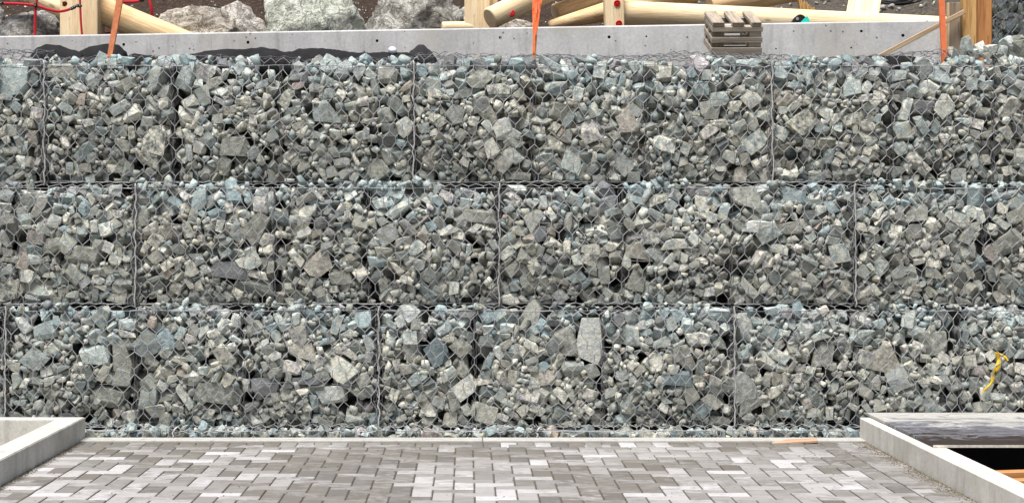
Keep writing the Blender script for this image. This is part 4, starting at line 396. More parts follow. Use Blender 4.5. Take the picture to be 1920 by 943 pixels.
'u14': [250333216217236,3397232017968429,2284458057995364,1634106572347970,2291320362605295,2493156397191497,892283018448455,2646640826356100,2135926253164120,3670864872018906,961658557895702,2340280246505335,953156686974116,391156992773678,1605509584721643,2569420463967437,2293004478125953,806862659758111,2500454569117922,2239963744277550,1290930654255058,735728739750136,2183027533550206,530577460595739,2085699826358872,1458131475861889,2152405448263647,2753839382925989,3885022131722113,1079398591860754,2390892662070542,1940612552609230,2856731722877855,965060619177238,2193018082430266,595025078914582,1018593089326250,2798442079752982,3504938475560787,3832726546190321,1645079572187252,1847962094345113,3438630511511894,2415185997302533,3507157798949351,2004430888471878,1078391453585962,716220953561988,3689798052778851,3414989400771350,1036034982776851,243449253728095,2132930974127769,2770595583397539,3744148220709577,2871521993298960,2685420035479563,2713749024311733,2141626060606328,1386658364132737,3816925912076134,4317327073742165,4119469795315146,4334923113697206,715130529187709,2879107045633114,1938409687550270,3553503728504236,4171100114061012,2602044902082620,1104792489036408,1747348087934892,4114089770190873,4393184855230871,2251262155265264,254721314621734,1366758127439787,644855155951689,1787964979972039,2081876131089698,4052294367023542,2593184390121000,714035289065374,3188311167207138,2282047340186307,2677822623353255,3996081262234728,3356595018535024,2503015902219407,1282838303052116,599423606330586,924266601489368,248168235633129,2323819690756382,4125070959283006,2133619736776098,3598043057199747,2121413963911904,3613162536217102,4392024691247367,4470085083858685,3632958951167411,3530109981165141,3610043265130382,3778429625178576,3387193883624271,3413030236261103,1114568303445729,3410151774005441,3111935895474676,2839850795041984,692209783047301,3296038622466371,3367447462658656,2427202663483739,1096101543217352,3779357718710583,1223928905566463,2569093890705665,3045919067280423,1856163097675247,1577751765754557,714076588771044,763662505280938,1750710502887605,2251298479408947,3715623571326611,2800271228151469,4258115513157258,2999406696043452,3213996127063005,4465681122952330,1902824181729861,993273583668158,1922987110967135,950549080647853,3056691879578153,3105358670695527,2630463623303827,1660160733186749,2539092576146784,3850153757216675,1877077436401347,1034372318374932,1532936832749990,3609924465824758,98469802446579,2085599734991623,2495905414055176,524711682186799,1187007399597782,2421387261054775,2427904841516676,1875718630050534,4181131427284968,1964305549493959,2608537779079511,3690632350077893,2145310437214017,3705690037427516,1992834853309618,2357343335286577,999707522404644,644757934999494,2484339081414202,714063618868543,2291605130052948,4260964991117050,2717095692961403,549146588156377,3116399005247149,3897185365632163,4271118190156607,1871482138691016,1240457150670265,2583777776306612,828656020981078,4036586413426804,1568073821685673,2030505149178965,3770817107856664,2680878469058767,2310978608204062,2000154521896183,2191828772718589,2907984970187951,3177005063604702,2484364522643134,1960696653875144,4113541532419759,1234832240153067,675955503664871,3267948001432308,2906752826410325,3219569824073953,3459424093281974,531593516091384,2111563779736819,3676234519875930,2988517762238056,3105346274594450,2097720584767960,1067190959016203,1487862128052809,3811525812389328,4319291870152082,974837362033757,2379792066316053,669210169149882,3916686977959795,1712375067019221,3010040885905548,4466771984484740,672348871725560,1983331436928699,3779869914502591,1005221115303689,2183109693354446,1768569858525178,718719017327430,1318549064845069,3784897725962099,2418468818398573,1305300595355727,3116272594358794,4470021757802273,3990503687624088,2140755095324771,3414988194679238,825289017533808,1018578162625399,2475921182434642,1188188534055331,2854367373631772,166588834757359,1387461349087481,3619150023202663,2381376546120948,1845151254023034,3014639319097336,2318150079809015,3565423581845667,2030624360672793,2559454676251093,2125175226438966,1507242162198223,2390817433317988,2970632099278696,386779860278577,992255406745394,3468339851391507,1279050070957109,1490026765520373,619417269282258,2591725631541884,2665708285042939,1426247868392182,2289687499416466,3920554895125295,3906214062795419,1638481960345876,1834617063974843,2403805711833382,1110787242728825,2346115950073324,3839047291035725,1298092726623048,1775497181272795,2262611957817248,3769580910092595,2710086045345999,798578009581556,1625360572208836,3607866125031550],
'u15': [4404138370244697,4025889647824136,437073517911090,649056384258261,1846315012165818,2408495147650133,714045631334943,575516297759816,2568535267056015,3811436478731332,935423838917660,1245504852790294,2716005041343942,1817658958451021,2323899824673901,3023162858017062,1321850082267790,2429329385164670,2314051934950304,251186820197548,870424878749434,299563043294013,2426805534625133,2463383615179842,1072283492222957,1605462445503400,2746058493397560,1021893839721320,671982263177897,1599954045540589,822911327739611,682156127626857,2703730473011541,1040917293008403,1575781376134397,1516356886898123,1573155494660398,1321345859259169,1169991365764284,1930901571439209,2767722845409214,714136830643064,3789424685026736,3668541738649901,2073863849609425,3763481435343650,996957753709294,1747514071718691,811290029918220,1824403180592595,103931015305050,3293766098849780,1113026051774612,2354232854676624,2860033966016367,3358144423069677,391883869462231,2762455657648475,3554576366014138,2180898765572726,2929907240867275,531607726428185,4319377961979202,3768671427106077,1728377731912564,4468981329627506,1104412498369350,1968571691308692,2186310416993043,1213004196972797,2784395954036878,4265406373334364,1226600500039654,1645049953880533,714086846695206,1100382753046560,3855309979683573,1662255627962252,1936233771076411,1318079084927871,1513131190424495,2242824093830159,1721866000796271,2428934140496305,1959961872437690,1935321000544739,2216621608273956,1391649039451993,2109507706686447,381867375168076,1664456770029446,2216292657999920,715141233445362,244857942346862,3811439542700521,3882975365465494,2062996434716467,4316188506035868,873365127596620,455800431873665,2515479411039047,1717604304520817,3905249132744848,1608867612103325,3553728042141446,2539037908444406,508484308512555,548219969701036,2440590680427483,4271071041660459,2428062185949962,1177285052892545,763683457631672,2310471872875374,2117883488735405,1241630631528971,3996124136638175,1410145787905951,2561771501979244,318167142175969,4392008632672789,3210763087285379,248871675473051,3981562086034579,2554709498071182,2245729079725915,1499956803011804,3138846540794614,4318405061873332,2244376660839140,3244252538472161,3636547864169364,2292075478975640,1342106057214587,3455183185119220,4043471892745027,2809912909245193,3181622807859607,1863651397404869,2663673583217133,3989320874264684,2037871935523075,752276517228022,1455507228890528,785486270301306,1104227573466265,2404818429447851,1245067897053583,2110577611343530,4400706231207119,1462609043660818,4407396188718453,941704584568808,3601622225093944,2090964099271480,3091273209644610,4192735962892191,2170278918919903,3603481470701254,952701124675928,2322742575795187,3403742827285778,3770872009889037,2004575960507677,1318465381240010,865685273287478,3904557495715033,2899130412599694,4400659060131741,1420273291397392,2915728802284679,1963248950249193,2072613438132718,2243599200618352,1524785942955154,4252559887959480,3068660760119155,3770040747395079,2072756636910854,2501301997110738,943155555272204,1739224773469024,2710559306876885,1665835476852477,3632358287121894,3504676276113305,2364095298150505,469193010611929,2496794450494784,1796329409974902,2972601348432238,929419685397349,3488624275261834,1203486638217413,3213341106935758,3638626708823028,2353412343105010,2289189435479772,3762214959030039,2342862288488881,742328797892013,1622469005412311,3114643227511265,1728500484605909,1136604370986865,2172828855666832,2420060621932697,452396142339541,2389722003277568,2357951561302824,1565822158637544,2327360101287668,527228844872732,3401000695701491,2596221622427520,3153004951543797,2915993660105660,1509107232805876,784614509616413,2173511255395661,1086453408009538,1795978703669676,2222690153301198,1249236341393251,2491294426274906,2848885905694487,2135026134945770,1827880977443450,2146752968951469,3627992726637357,666859238132117,4389877274810406,2641974989347484,454739897747886,3554567099389676,1139666410376403,3698613045015564,2985956328607824,3602317619372046,3130975403250161,2128465197965852,2806334592728012,2302878169283302,2042384347963408,3552050412166054,1677181919645226,2725211481589016,3768479707372324,2902084212069080,1462210000789706,3886134997361381,3762350660654074,3134602545861506,3822659222841807,2574129842074958,1215922767145820,2300318775682431,2705558581067196,2195855415459712,1579923840313002,1179025403825209,4183037299429773,3627919771440798,617203043333646,2111640369840284,620764243991151,4198469738730860,2665541065708421,2335218385753949,3354725186055877,2695193134969298,1646840303425960],
'u16': [1445822753115983,1581975366045240,176270126258074,714079996348959,3007035836013641,35787181168599,3568215128378441,3647692980129410,3498963662178832,2840904810335466,1278432287102840,3854141485756261,3814537989199837,1633488626947106,576603461061553,713029331782564,764710679382648,3428521340341965,2416296906821240,3183795119689621,4247812759233071,2323776271486633,2493480085621434,1651633281767898,167783192137702,2816409584701837,4114680586872207,4398474818660275,3313360913306305,2004445562771699,4326225302523314,2370643512298538,2773852271938329,2276274966203877,4399673004037510,891140000585513,2329243681655028,2567359964122156,3926830352271474,1730422226915476,2453563682687786,1285559113975984,737248579161711,2369176777988407,3148067507116109,387863760277258,3263235420395141,3397229195462868,1687164382646929,3272008322780396,2714335487629934,971610440469362,3362653091727896,3535716103555382,992254742859614,97257159266145,2913510078678859,3991598959856190,2133562306466061,1968669391096667,2837762673554182,2366716758756781,2426418935401453,4040979260740173,2742690704657130,2766804781797489,3152053756733246,1323490626374132,1777577287493135,2325987544009649,4330596456434960,2925581370176122,2567560099563885,3975635104666100,3643478600853953,2508117328893834,3786327422668877,3614322177744658,1238837339425593,1720824489645302,1615737645772844,2287501982502589,3493913707678696,2360051495602976,1411159485028590,855020808932226,1175589754476043,833023587714421,740133149871912,2388756342607191,3502795819228832,1326386543168940,2102049745611604,2363358532208399,1818868513709978,2404120983472170,2473040300908201,1807304166872687,3022076587083791,3477214213868141,2214186773678026,2709228512838754,3162672674711805,3857544350172412,2518871938636992,2508158481663712,935939068169909,3153590175567116,4322876119157201,1944817699194862,1847004150304214,2720374997420502,2090843898152548,969519181727929,2291382924610080,1254240623200047,602984661750009,3329493921606346,3859870063560476,2941024667832042,3189449778398664,3959671726214529,1455515143833401,833000461141441,1487944798898511,755085948913286,2346997871348169,4117927799065035,175449335249462,1609999313736913,2831368326943643,1847027945581752,1177338208945547,3569411684764521,1349396321801370,1648264142718838,3011370998699810,2919384960043649,3429646935983606,1626867745757049,1108620370710517,3044228500231395,939734895174058,1766643103795345,1683936023479974,3185097381971518,1356619276126905,3715632094806701,900152239621224,650307531770177,1426988007164868,1780185991983356,2324995981482778,3359755170128045,3858786049197169,3629751145631457,3127313033632746,2737537632209628,2997228559764439,3717847798777074,2161049952915102,3720089256003514,184301589765307,2633723474088570,3494920787791664,1869961188574900,2545205374722318,2216020807095669,1402581997395541,1459180454154119,1890637734020901,4134650738705485,2750424622761770,1800963904754485,528193237851975,928586623028945,3281542490623109,1968607500242243,529494880749551,1775893690362310,2432106014119755,758995524127671,1975300129883829,3841403865044299,2777387346527547,733812903282343,2969074442340858,2711930265610355,1584681162416770,3992718658176999,3215773768755686,2938072815338776,3697515389584876,2178727965755037,3392233265289119,2391029332514556,1279600171976645,2755738070550231,2145124698229197,940969898804843,1174616524991294,954531914682170,2429224046596796,2075355645085318,2591388399896375,1422059679915058,2632263076480677,2502530785919433,2039071737939392,1999845792188746,3608972610997906,924264245402389,2860393184238945,2241442013775867,4187318257977591,2781867504830616,2794414407490028,3017491033425286,3038195448613578,2120392878985720,2396408706794716,326197712431826,1096358694849603,2606229464953242,3130362780910599,2386715360999085,2541629051408022,3233115177850863,3184399609046891,873375570965541,2993676430591199,2768462392233685,2161942180695425,1840772042297672,817436909231135,763627196587311,2789234696659433,1221309178391014,2422700870144348,2755760582729209,963857509559434,506346060254584,3501153255665656,2850856568271351,3615683464698668,1485030368684521,1751295169207915,1025950274165705,1218430120941954,2742733504418317,1319229515443331,1004119097654758,2398334119353895,3322986384402736,2483625240406173],
'u17': [1007973969271404,2011903232709492,1398222662471762,2592830287420905,1001968468167232,4324723217272759,443808513928507,3110227196874773,3347817355122983,1043953445542649,620759464972106,2570702547620491,2142816435637891,2281300677922936,187404805022589,1556347842761628,820681658080133,1509669550919316,2493764753467983,860153355341145,1568902492853149,1995870517071053,388957384084616,2379484752617491,4176664855875201,752316524600920,620784100346436,2390920545603011,3858795376118490,1692853202066630,2318349033148899,4178654505373914,3645263535736881,2029870129815409,2281488590933786,248129747265098,108447745018585,2443673984568050,2627346730129717,4399711096573610,2567376003369137,3218475928132773,1864583054134506,1356536719677294,2567895701981419,3426377497840502,1515090278451247,1216321580992527,866044581553574,1430682832735193,3530123514906497,3623135437166823,1573598921165096,2292465369782326,517465442064578,3920019761277303,1400355511963112,2666912952159645,2235446964620351,2411945974861756,3031873175233187,3224241341141116,3195408669249877,1118864939879195,2148368582020485,755664355236161,961483433250004,1753115183747039,2938797802786664,3434155125312057,2635325568943876,4103769110649311,3811398750078664,323709346322762,2226030279822357,2645802047998122,2610805618183345,690927514724066,853714634573475,2228218029312028,3784062352592205,2566769818635575,4190517662681950,1333105677450277,514103069678182,2553234905864816,3078421384764209,3505651286936003,2157819712801730,889908831259505,1136093173715348,3217493851605262,996948524239981,1600035562294816,2640497794780914,812386862107659,1678689774569797,2475344518549039,1792227469730350,2042413958434072,2141702920315415,391143385467101,2027026696472322,2202252228793624,2247919035549972,881695761991934,595723401858036,3622763820780307,4066533689755972,939737574940874,3143392956326324,3786037438318542,2252319156439162,3607227199293451,599738320756619,388965807654562,1068278851279194,3826081583008389,3882973458115034,661560462412986,2666982672832229,4118527564384752,3000778359211636,2628075140812731,3505606683756501,2235897371330498,1450031604304987,4190520564885319,665842148088337,3711528440402765,3267004131708681,956361878908013,904493380568590,1499924619068610,2785092116024723,611918740755260,1898413264537766,1570663945348573,1746261385874726,1085307224622683,1660212315196877,4060177184891033,2571946275669484,2210036819692386,2690240914852004,2006596498687772,646896294036671,3904168897906484,4109416373330406,2879098171886410,3852991115396889,2164836765867808,3975094379614125,1167593425242388,2161802108439865,3668603912422428,1870063234122857,2113852018035169,2323858902358271,321427442602757,861219428468511,2042306991098310,2474408617251831,2687704002639007,3669708748621509,1237154428232884,3681631077305112,4318295500589312,3247264987846476,4182028095196949,2921381516707754,2292073081136082,3456184913627436,2163252343935648,714112502991196,3481846942669235,1844822025452070,1346214087624160,670146511570574,2055103500755218,2875885652252841,1486053455237556,3812645815651787,797926072912201,3834844313946616,3891512332624013,2142761952446600,2313587240896306,3552224786943126,3217416965293381,1626429529196338,3745657680036822,2725221252925640,4250363600864418,1799881528616803,3537630421617656,2199898610245508,2905919621794404,3214103364109742,876821137826276,2461259356417612,2381723702757641,2283042532853490,2080628715474079,2360445850453287,3974349080495641,993395377996960,993301931787404,3676298353609696,1742847046461313,806681920603913,1361748625365166,3497289022056439,2292998307841573,801010360781143,2326875439534493,2450661856029409,4065325933797056,2150452751112687,2213313177291535,2156767769265788,2216612807738180,3577009291887804,611670554648747,387858140726843,3565192481974525,3221275142039563,2182039126781468,2461164642704774,1909645598787750,1215501858287324,1111985330620563,2306918551759090,761472090578363,2903099947650389,3359876077412406,3207178522994041,2349587441104416,1469748197201314,309709565134512,3579584763532458,1099841049341332,1308514959397002,3567704998031350,2534867338205035,4464578433718797,4041182534406233,2973425987922804,1251453153651190,716177722502756,952073298159738,3768474323555797,2848567051923306,669114738547688,2836114166361541,2220486624095654,2727682621486878,1061617167110645,3402226134125160,3190869405247170,2284913300456924,2071411833025524,384427325536963,1227674867215139,475666735011931,2860751199251951,515209862226643,3474857033247897,3422301053724517,668314435743756],
'u18': [2732918707984412,3719012074523239,1009637694903902,644872470630148,1168032282155389,1776688756921151,4400755388388410,3434435564284994,103805418280380,3634298638210638,3898030669606495,3532338197563977,1797676033314459,3909472880598045,803228044893887,2316222011871294,2051889832431819,2255638748663778,2507490360074006,4057787904372077,2890040813981749,2255623194217928,2151722115930875,2495688243547334,2450254451870737,4045328066252851,829774049971677,2547698168567109,814558575366469,2003195614761120,1606709967261893,2548533541968402,3112267241820176,3570423252158483,830849328549065,4326113216211147,797953254496880,3668480543722245,744908679975703,1815455573446269,1233577180695951,3789425747068872,2822702727566184,2569719979706412,2358598693096431,1874477532777095,2144590769785933,2927502139726087,3686974177219093,3364229507130551,3389493979520296,3812638947282274,1573592507549922,4183346141989585,2267029068588937,2574133580433879,1598449664037572,2566147593210665,2712624231484511,1461447164497300,1571402060760739,1279480683400517,3751983886506932,944590274761624,2358636828493559,1992141946164337,1963246994755037,2338086475598214,1204687046119259,3789438061283232,2862259265898219,2683699840586049,2916755444927977,1085092644198660,1739063674345322,2381199374422267,2287634574935683,1998965537573336,3677483418610583,2711945224131213,3069028151200616,1862528339087185,456857617799094,4108538055529917,1450736595145196,2252281600445335,2128132915498263,324035648817417,1595472145585010,1039831083124331,2492468514327441,1668796307244827,763694746830500,1579127012918996,3909648745270108,816616352583608,1755500987419385,592420091892353,524922112218924,2499162200346003,3505938641654958,4047547846101999,2828895427628114,457961843789050,3247674647809878,3151981144610804,730927970750169,1772681409630443,2452813133979163,4115208075216935,1372398970079336,1040364778754362,3481170971657935,1862593250789351,2124756001229757,3753514471988204,2195600856976102,1571375714567596,3433481399767908,391135937137838,3150282419079911,2213171025579171,2301969988585209,4399784480081723,2862766043138694,1215211743741222,610678120914335,1988924866267594,2915054149176585,1139872147606332,2300704629688762,1092329070793866,1481525998094674,852686430176889,2357350421693785,1663159184067994,2420291574372502,2987436068178889,463653165600677,3002989717357787,2591052570136583,3257597511009720,2029874695441228,3994969312430405,4256549966218405,821655345925392,2181934226638779,1419246530700212,2615561893784635,4032337878139638,2159513476600097,1764401843906611,2475508392012778,717273052253366,4466680211080766,1836617205810354,1817668490990971,3908087497231735,1744624329819817,3668509882451785,1183936313461543,1808261356162234,253599926593843,3760496339653030,957990000103847,2806640586528924,1958998197937268,3391543652094179,445810141071502,2520218419863568,1397852544961845,2096107070430345,1425820792693745,600549827807515,1788668945145710,3906821507780049,1323462013387767,2352779930863605,2286468353656336,2043469862012507,2779543162641168,1838124739397998,2069410857420349,1003587527971832,1882688414523054,3927887900578787,2809709180454615,3622383689439624,1257071801281946,2564940029494400,2852904659453123,2577556461881300,2947474631791050,3079260199093905,549247073294243,1395005554074103,2042306918221729,3139184160247756,3121586807152405,1808827730726186,3887437753126015,811288000144927,1148622062948760,2497116562982018,1919610459064936,2836934464606088,2211121788686499,1467084083726012,3124684702760335,3189364021368757,2442119884156108,2304758380365105,4388677822095887,4267696144294240,3689106031091155,2129894237343007,3602357237126397,1704095390074799,1315687847664867,1012412957002095,2194747666106725,3956453286655511,3408213663493079,1212292258992939,2219400751646522,1024574691379558,2703147376514989,2996720882424972,2033786932532418,3425944120896875,2113837304560914,1648961085085451,2149920544720588,995648063375266,906528788817884,3912619325660008,1401144575270186,1595307739223361,2501144937113746,3039958234371575,726425237070872,310456466644853,2896451329200793,3781917503232194,3701501804418693,2542314696840019,1691556063033263,2566740747423563,2013002380021385,3848739794036200,2969935597211605,715247705433418,2072061589923478,243320374303863,2610527648525652,605151436742074,870613296529418,3984885480730606,1781524426141811,3967399641628303,2616445883750668,2545144727610784,3144130961909569,3398335685141285,3137098479999583,3765573224221209,1817697607199185,3399359854026224,2794406826286938,1922965935069347,2014051290441331,3265628477036538,2360534873785932,992249341716381,3315364277916321,1876663019547233,472237435925945,1866361070100453,4201773508173493],
'u19': [3719029254883984,3783965939309988,2088587173663498,2366801172927100,3465357713213764,1391108676624486,1509390451478562,3671925785465120,1228828166201812,678822155656771,1776369915141067,1442598253073351,2177448355009406,2899660016194609,38951920995449,460460006608045,2726225470755144,788683531488392,718330384124459,4134728320780912,2556658049325361,3832701966947409,680952419031129,2218376189577250,2226458191892319,1007842870236031,3712302627654552,1320245805089771,1498832163769946,3348236534778989,1177889196904980,1006888888342544,4391984518010397,1247711885265622,1501053194996370,176635073334688,177387872130146,2309875552883576,1731524916774490,463745578043769,1936014747012251,689786059299482,1145942619982082,3401756705659294,2408156292977855,3719140789455836,3700817402926375,1288823263037723,1841521690742125,1353254323361296,1388896560942286,584483663060363,3925661551430367,3856435824985837,3856405727839969,2497373953659232,2448089177000135,997542364515157,1873410852228714,2238181214521772,731824077018935,405269525989748,1139495937480367,3121259263592907,822243769747984,2094682757504761,1214655629168559,1583257255546389,2332650668068136,4466798444448821,2497901130516423,1613431590887348,3858709389051731,2652383020222773,2214942783736544,755849547845704,3137085609937109,1763103641865532,2998590093363038,1910036685003283,1114639277889422,2072681124794851,3479856222832969,2112822423490923,2839016558924540,1956675096413315,852632263984780,998752366922123,3789350497912480,945231843627463,1805194244097856,4039000876060848,3052476426426077,2639016021560373,3070052991960443,1911578456496628,1977482103556350,2240298606102741,1720814237682047,2967838230746305,883276344758764,3639030447051098,817737938605124,2362870588511204,785471273862905,1955547048544597,746358580644074,4334751747213673,923137472927465,3496224385961484,885686397014206,2474360413853686,3927978573203135,2928204135957712,759419598145256,1033822945642997,2231425793624737,2069468353889601,3183344605564426,2426445131483120,4256999970768847,3646335029643701,1326866487120978,1218128569797600,3758318842384531,3180132695712753,835117338527022,2632945560258878,2610645658178373,1883903842586515,821798144708547,2898683383717180,1752895042393257,2289191916767732,2760312855333839,3214847120249129,991203638911203,3881850048447696,3789401984140576,2417646389038400,714072274011229,906599497827289,3008488920189596,2456879809693550,1451482785754991,3789566818192313,1585990875056651,2255687451643654,3537946249468913,3613659191687191,2146261335344534,3180647801095286,3016571696915817,3219619814475698,783338788848845,1033846063238665,855014765266933,1038401985485029,3285609792243345,761571884139703,3181069862932898,1460030830873719,931750359633068,3454126584104195,3107510454521008,2137654199125171,998681401591012,4203986542855612,618441026832788,1151082445932164,4326189175342876,3152636528133195,2830364372871238,1232498412750298,3481606366531344,644779408196288,2391996375275498,1353724370453953,1805239771793090,3133551855404342,2345805479609477,2071526996421668,3647467228399369,2411960831575900,3071120165963158,938562068744133,2819537889338756,1643991093970389,1002362248433234,2476970701232739,3746517714176172,1108971313006238,2335215108425326,729564202044557,4398659680503396,1900469913093674,1654723364822556,1975527753845005,4040974251461112,2425538761294978,2100994093372915,3957537546048318,1501734258280586,4259184859743512,3209265238021930,2574209628898736,3417379087753038,3432425645886802,3740006007112604,2185526643205455,1183484274936293,1316297540144066,1654266968449569,1982868826294015,859323687176670,2243206147278364,1424771554815732,3613691537196845,164394376010117,3715579446068947,3929066157245899,371031759199934,3059981784552218,521957415296241,2327343172426495,2518583023050385,1737109210695364,3467654097571602,1319630047747223,964488613759314,2361529285118320,453627033456944,3222006730657045,2124398956518766,1788413956893459,1606700703980534,600532632505689,2773022060123104,3260433412955818,2391909894100185,1403632033471036,1951729259054784,35795109114559,3271801219917221,1754460361035581,4103814130445520,951949797009672,3420131600867783,993375404899567,1249523256406304,1356444250676187,176480609749548,3225106741370501,2985666744692434,3687249985543474,2494775314161572,3831103451436681,3455234416844246,1743985608038203,1295108990415781,168631979155189,2360538858296792,939563565033010,451650618870737,3275304842832948,3277371969441036,2318522478309992,2370186967257811,2350613819922162,3613741804694237,2774716725502773,1212182817917453,1621130195637566,817416118179470,368927575513542,3997241861016773,1492262672710292,876660418289513,3406499156791575,2762983848046817,731597552593526,2260358234939348,2768985343990609,1491621841801690,2232156508625434,2947484028788337,2311695901235018,2358417061815285,2924117473923878,2360189573083079],
'v0': [3136407907349044,2288005703570447,2996431601474488,2973626397269455,3641919450188220,3601588600572751,102948591116127,1307242269708023,2138787130378872,2059306142242610,1034944062164894,2855393851183850,3461885645328052,2147340071963745,2396203897755200,1457695494769109,2198028318744808,1774485385975354,3972304442396227,3330717326611436,682482888935499,2143522347520126,1039837069772604,619440284536851,2278653362115251,1107477418609351,785490162354836,4335940012709771,2068222948381797,167530318140175,3904823592855542,750429891534180,1003120383493919,3135646338683143,2332967415714673,2782668728700376,2692861583038357,1278488589082387,2685922545114316,3787432858881899,2544838152620548,2826600826079963,2671264291982832,1143782155683489,2032112372747148,2282471956547457,1871948328637523,1892023995600179,3279730093002535,1086192048148161,2807861431278211,2413821200502897,3213006131464674,1621164534761253,3609106991555452,1215205265966857,2856642478638234,3608179043141766,1988093372436276,2433905456383865,2501572129327026,670405943825033,2474518700788627,3383657178081804,1236399602772639,2992828845229777,4325111995610029,3479693099079966,4259097006214530,2529443799533202,1306141534914775,4195039112565161,2487034068029900,3177304787160212,860076582672189,3287209207237976,678726471292229,2924220046151361,3897517534448112,2768490991063720,2850940373371129,2835818060589317,3007510132525677,2152866200136808,2090837930117553,2901479235619568,2813117749331959,1470698843047527,1680309958642340,1796626296932997,4394343211534211,1177834821225981,819690853109097,2265963057776432,2477754321831171,1320806146574582,1344037256532701,2612667498929809,1575777903149846,2992430134105372,2443947240298065,936456467843368,1367844040181513,1401413170176071,3313476607642054,2402986975692423,1081543231703193,3882827587772479,1027389483288487,1371211395895155,3432247989177019,1747732320915436,2099902995731648,3214668386081054,2803308531190866,2654757405853158,1004722239244064,302757349071992,3996107904582226,762499053456205,2525913000225484,2109493827408468,2544099268104895,169924359663494,2431061853253718,964548741337204,4041463532558592,3685257013136026,1261685537018537,3558987876081292,4043495588637862,2983842717375169,734991464339663,2337750467093911,1906820627864942,807890131132390,2633481396199219],
'v1': [3788286046179253,4269887188964614,4199478649983460,4328052808190560,2183033984816254,1580028058634764,1967761566438244,2543350064683712,3241900607147376,2912399459586843,1895195945964207,1071206955878751,2144225113049242,1676236902471403,1437369058562338,107086673285141,35657054817882,1530644020533809,1163356571537102,1271671871967404,3057642200173558,2448038164007135,2413346219465938,543873540655877,3927978147550668,3670807819224909,3412324959952037,2855393866322980,2490355687140662,2503107714683780,1672775143133097,3202692473787205,643745087130985,2675606434679787,893023377928137,3636355337756679,2840911690666608,1908498515989070,380147877458212,2205146505220500,1947743949920802,1451682002833688,2651968562466930,2355903096854076,1390191947451735,3672939316160535,716204740904011,2452082446471927,2867969347323766,618613385955128,4060861114091412,2715950640236355,2348589202344695,2094683201769556,971590457918503,1978467123725959,2979376586624202,976856674865158,1979323585369679,1880940279728459,4113002536765913,3649923440511642,992314161530872,4033359985617312,860170954016284,2281442405690420,1613613410715786,1663022799294094,3685987928710519,835125909161511,3927967274731818,2279856354494417,3387118635779806,3120133301536636,3670799649277933,2596369607690471,1496238983712103,3339107613582192,2472459464579211,1037501059373536,821797586243961,1306662584036268,3826049866272180,2139599952482802,3927955480872234,3123313424178004,166686659742513,606609572697429,399778965198592,1454831725513800,3340243397085068,1986704838135231,2358131194306035,1822524327298706,173336376414621,1580955502676303,2555172450177644,1414762481621830,2342618006553999,1674899173942511,2762962311813753,2666717029534910,2267851216192694,1647907734492761,2153006089869926,3050327701425298,1651415733316054,1401499589057950,398812109577511,1027830890238259,1502014541957339,899906817033780,2226489590155536,954134888789910,3387928407380308,1459182711349138,2688435653225031,1247024680344167,719826169277081,876620309079645,1340790815100169,1889175762339529,3687576966962902,2843515547395715,2378373711924306,2761068600199251,1185828208316810,2330712576272192,3856441794759738,1603323526785723,3975271861801198,860081397831910,643785183209593,747932921737950,2468693735255996,1116668749170618,3268502931970958,513777983133403,818522388060966],
}
def decode(key, W, mirror=False, off=0.0):
    v = np.array(CELLS[key], dtype=np.uint64)
    full = 2.76 if key[0] == 'v' else 1.06
    g = lambda s, b: ((v >> np.uint64(s)) & np.uint64((1 << b)-1)).astype(float)
    x = g(0, 9)/511*full; y = g(9, 6)/63*.36; z = g(15, 9)/511*1.05
    s = .05*np.exp(g(24, 5)/31*math.log(6.8)); k = g(29, 5).astype(int)
    q = np.stack([g(34, 6), g(40, 6), g(46, 6)], 1)/31.5-1
    qw = np.sqrt(np.maximum(0, 1-(q**2).sum(1)))
    if mirror:                       # reflect the whole filling left to right (mirrored stone shapes)
        x = full-x; q = q*np.array([1, -1, -1]); k = k+NV
    x = x-off*(full-W)
    ok = (x > .16*s) & (x < W-.16*s)
    return x[ok], y[ok], z[ok], s[ok], k[ok], qw[ok], q[ok]
def mesh_from_stones(name, recs, parent, mat=None):
    Vs = []; Fs = []; T = []; Wh = []; b = 0
    for (loc, s, k, q, tone, wash) in recs:
        V, Fc = TRI[k]
        m = np.array(q.to_matrix())
        Vs.append((V*s) @ m.T+np.array(loc)); Fs.append(Fc+b); b += len(V)
        T.append(np.full(len(V), tone)); Wh.append(np.full(len(V), wash))
    if not Vs: return None
    return np_obj(name, np.concatenate(Vs), np.concatenate(Fs), mat or M['rock'], parent,
                  {'tone': np.concatenate(T), 'wash': np.concatenate(Wh)})

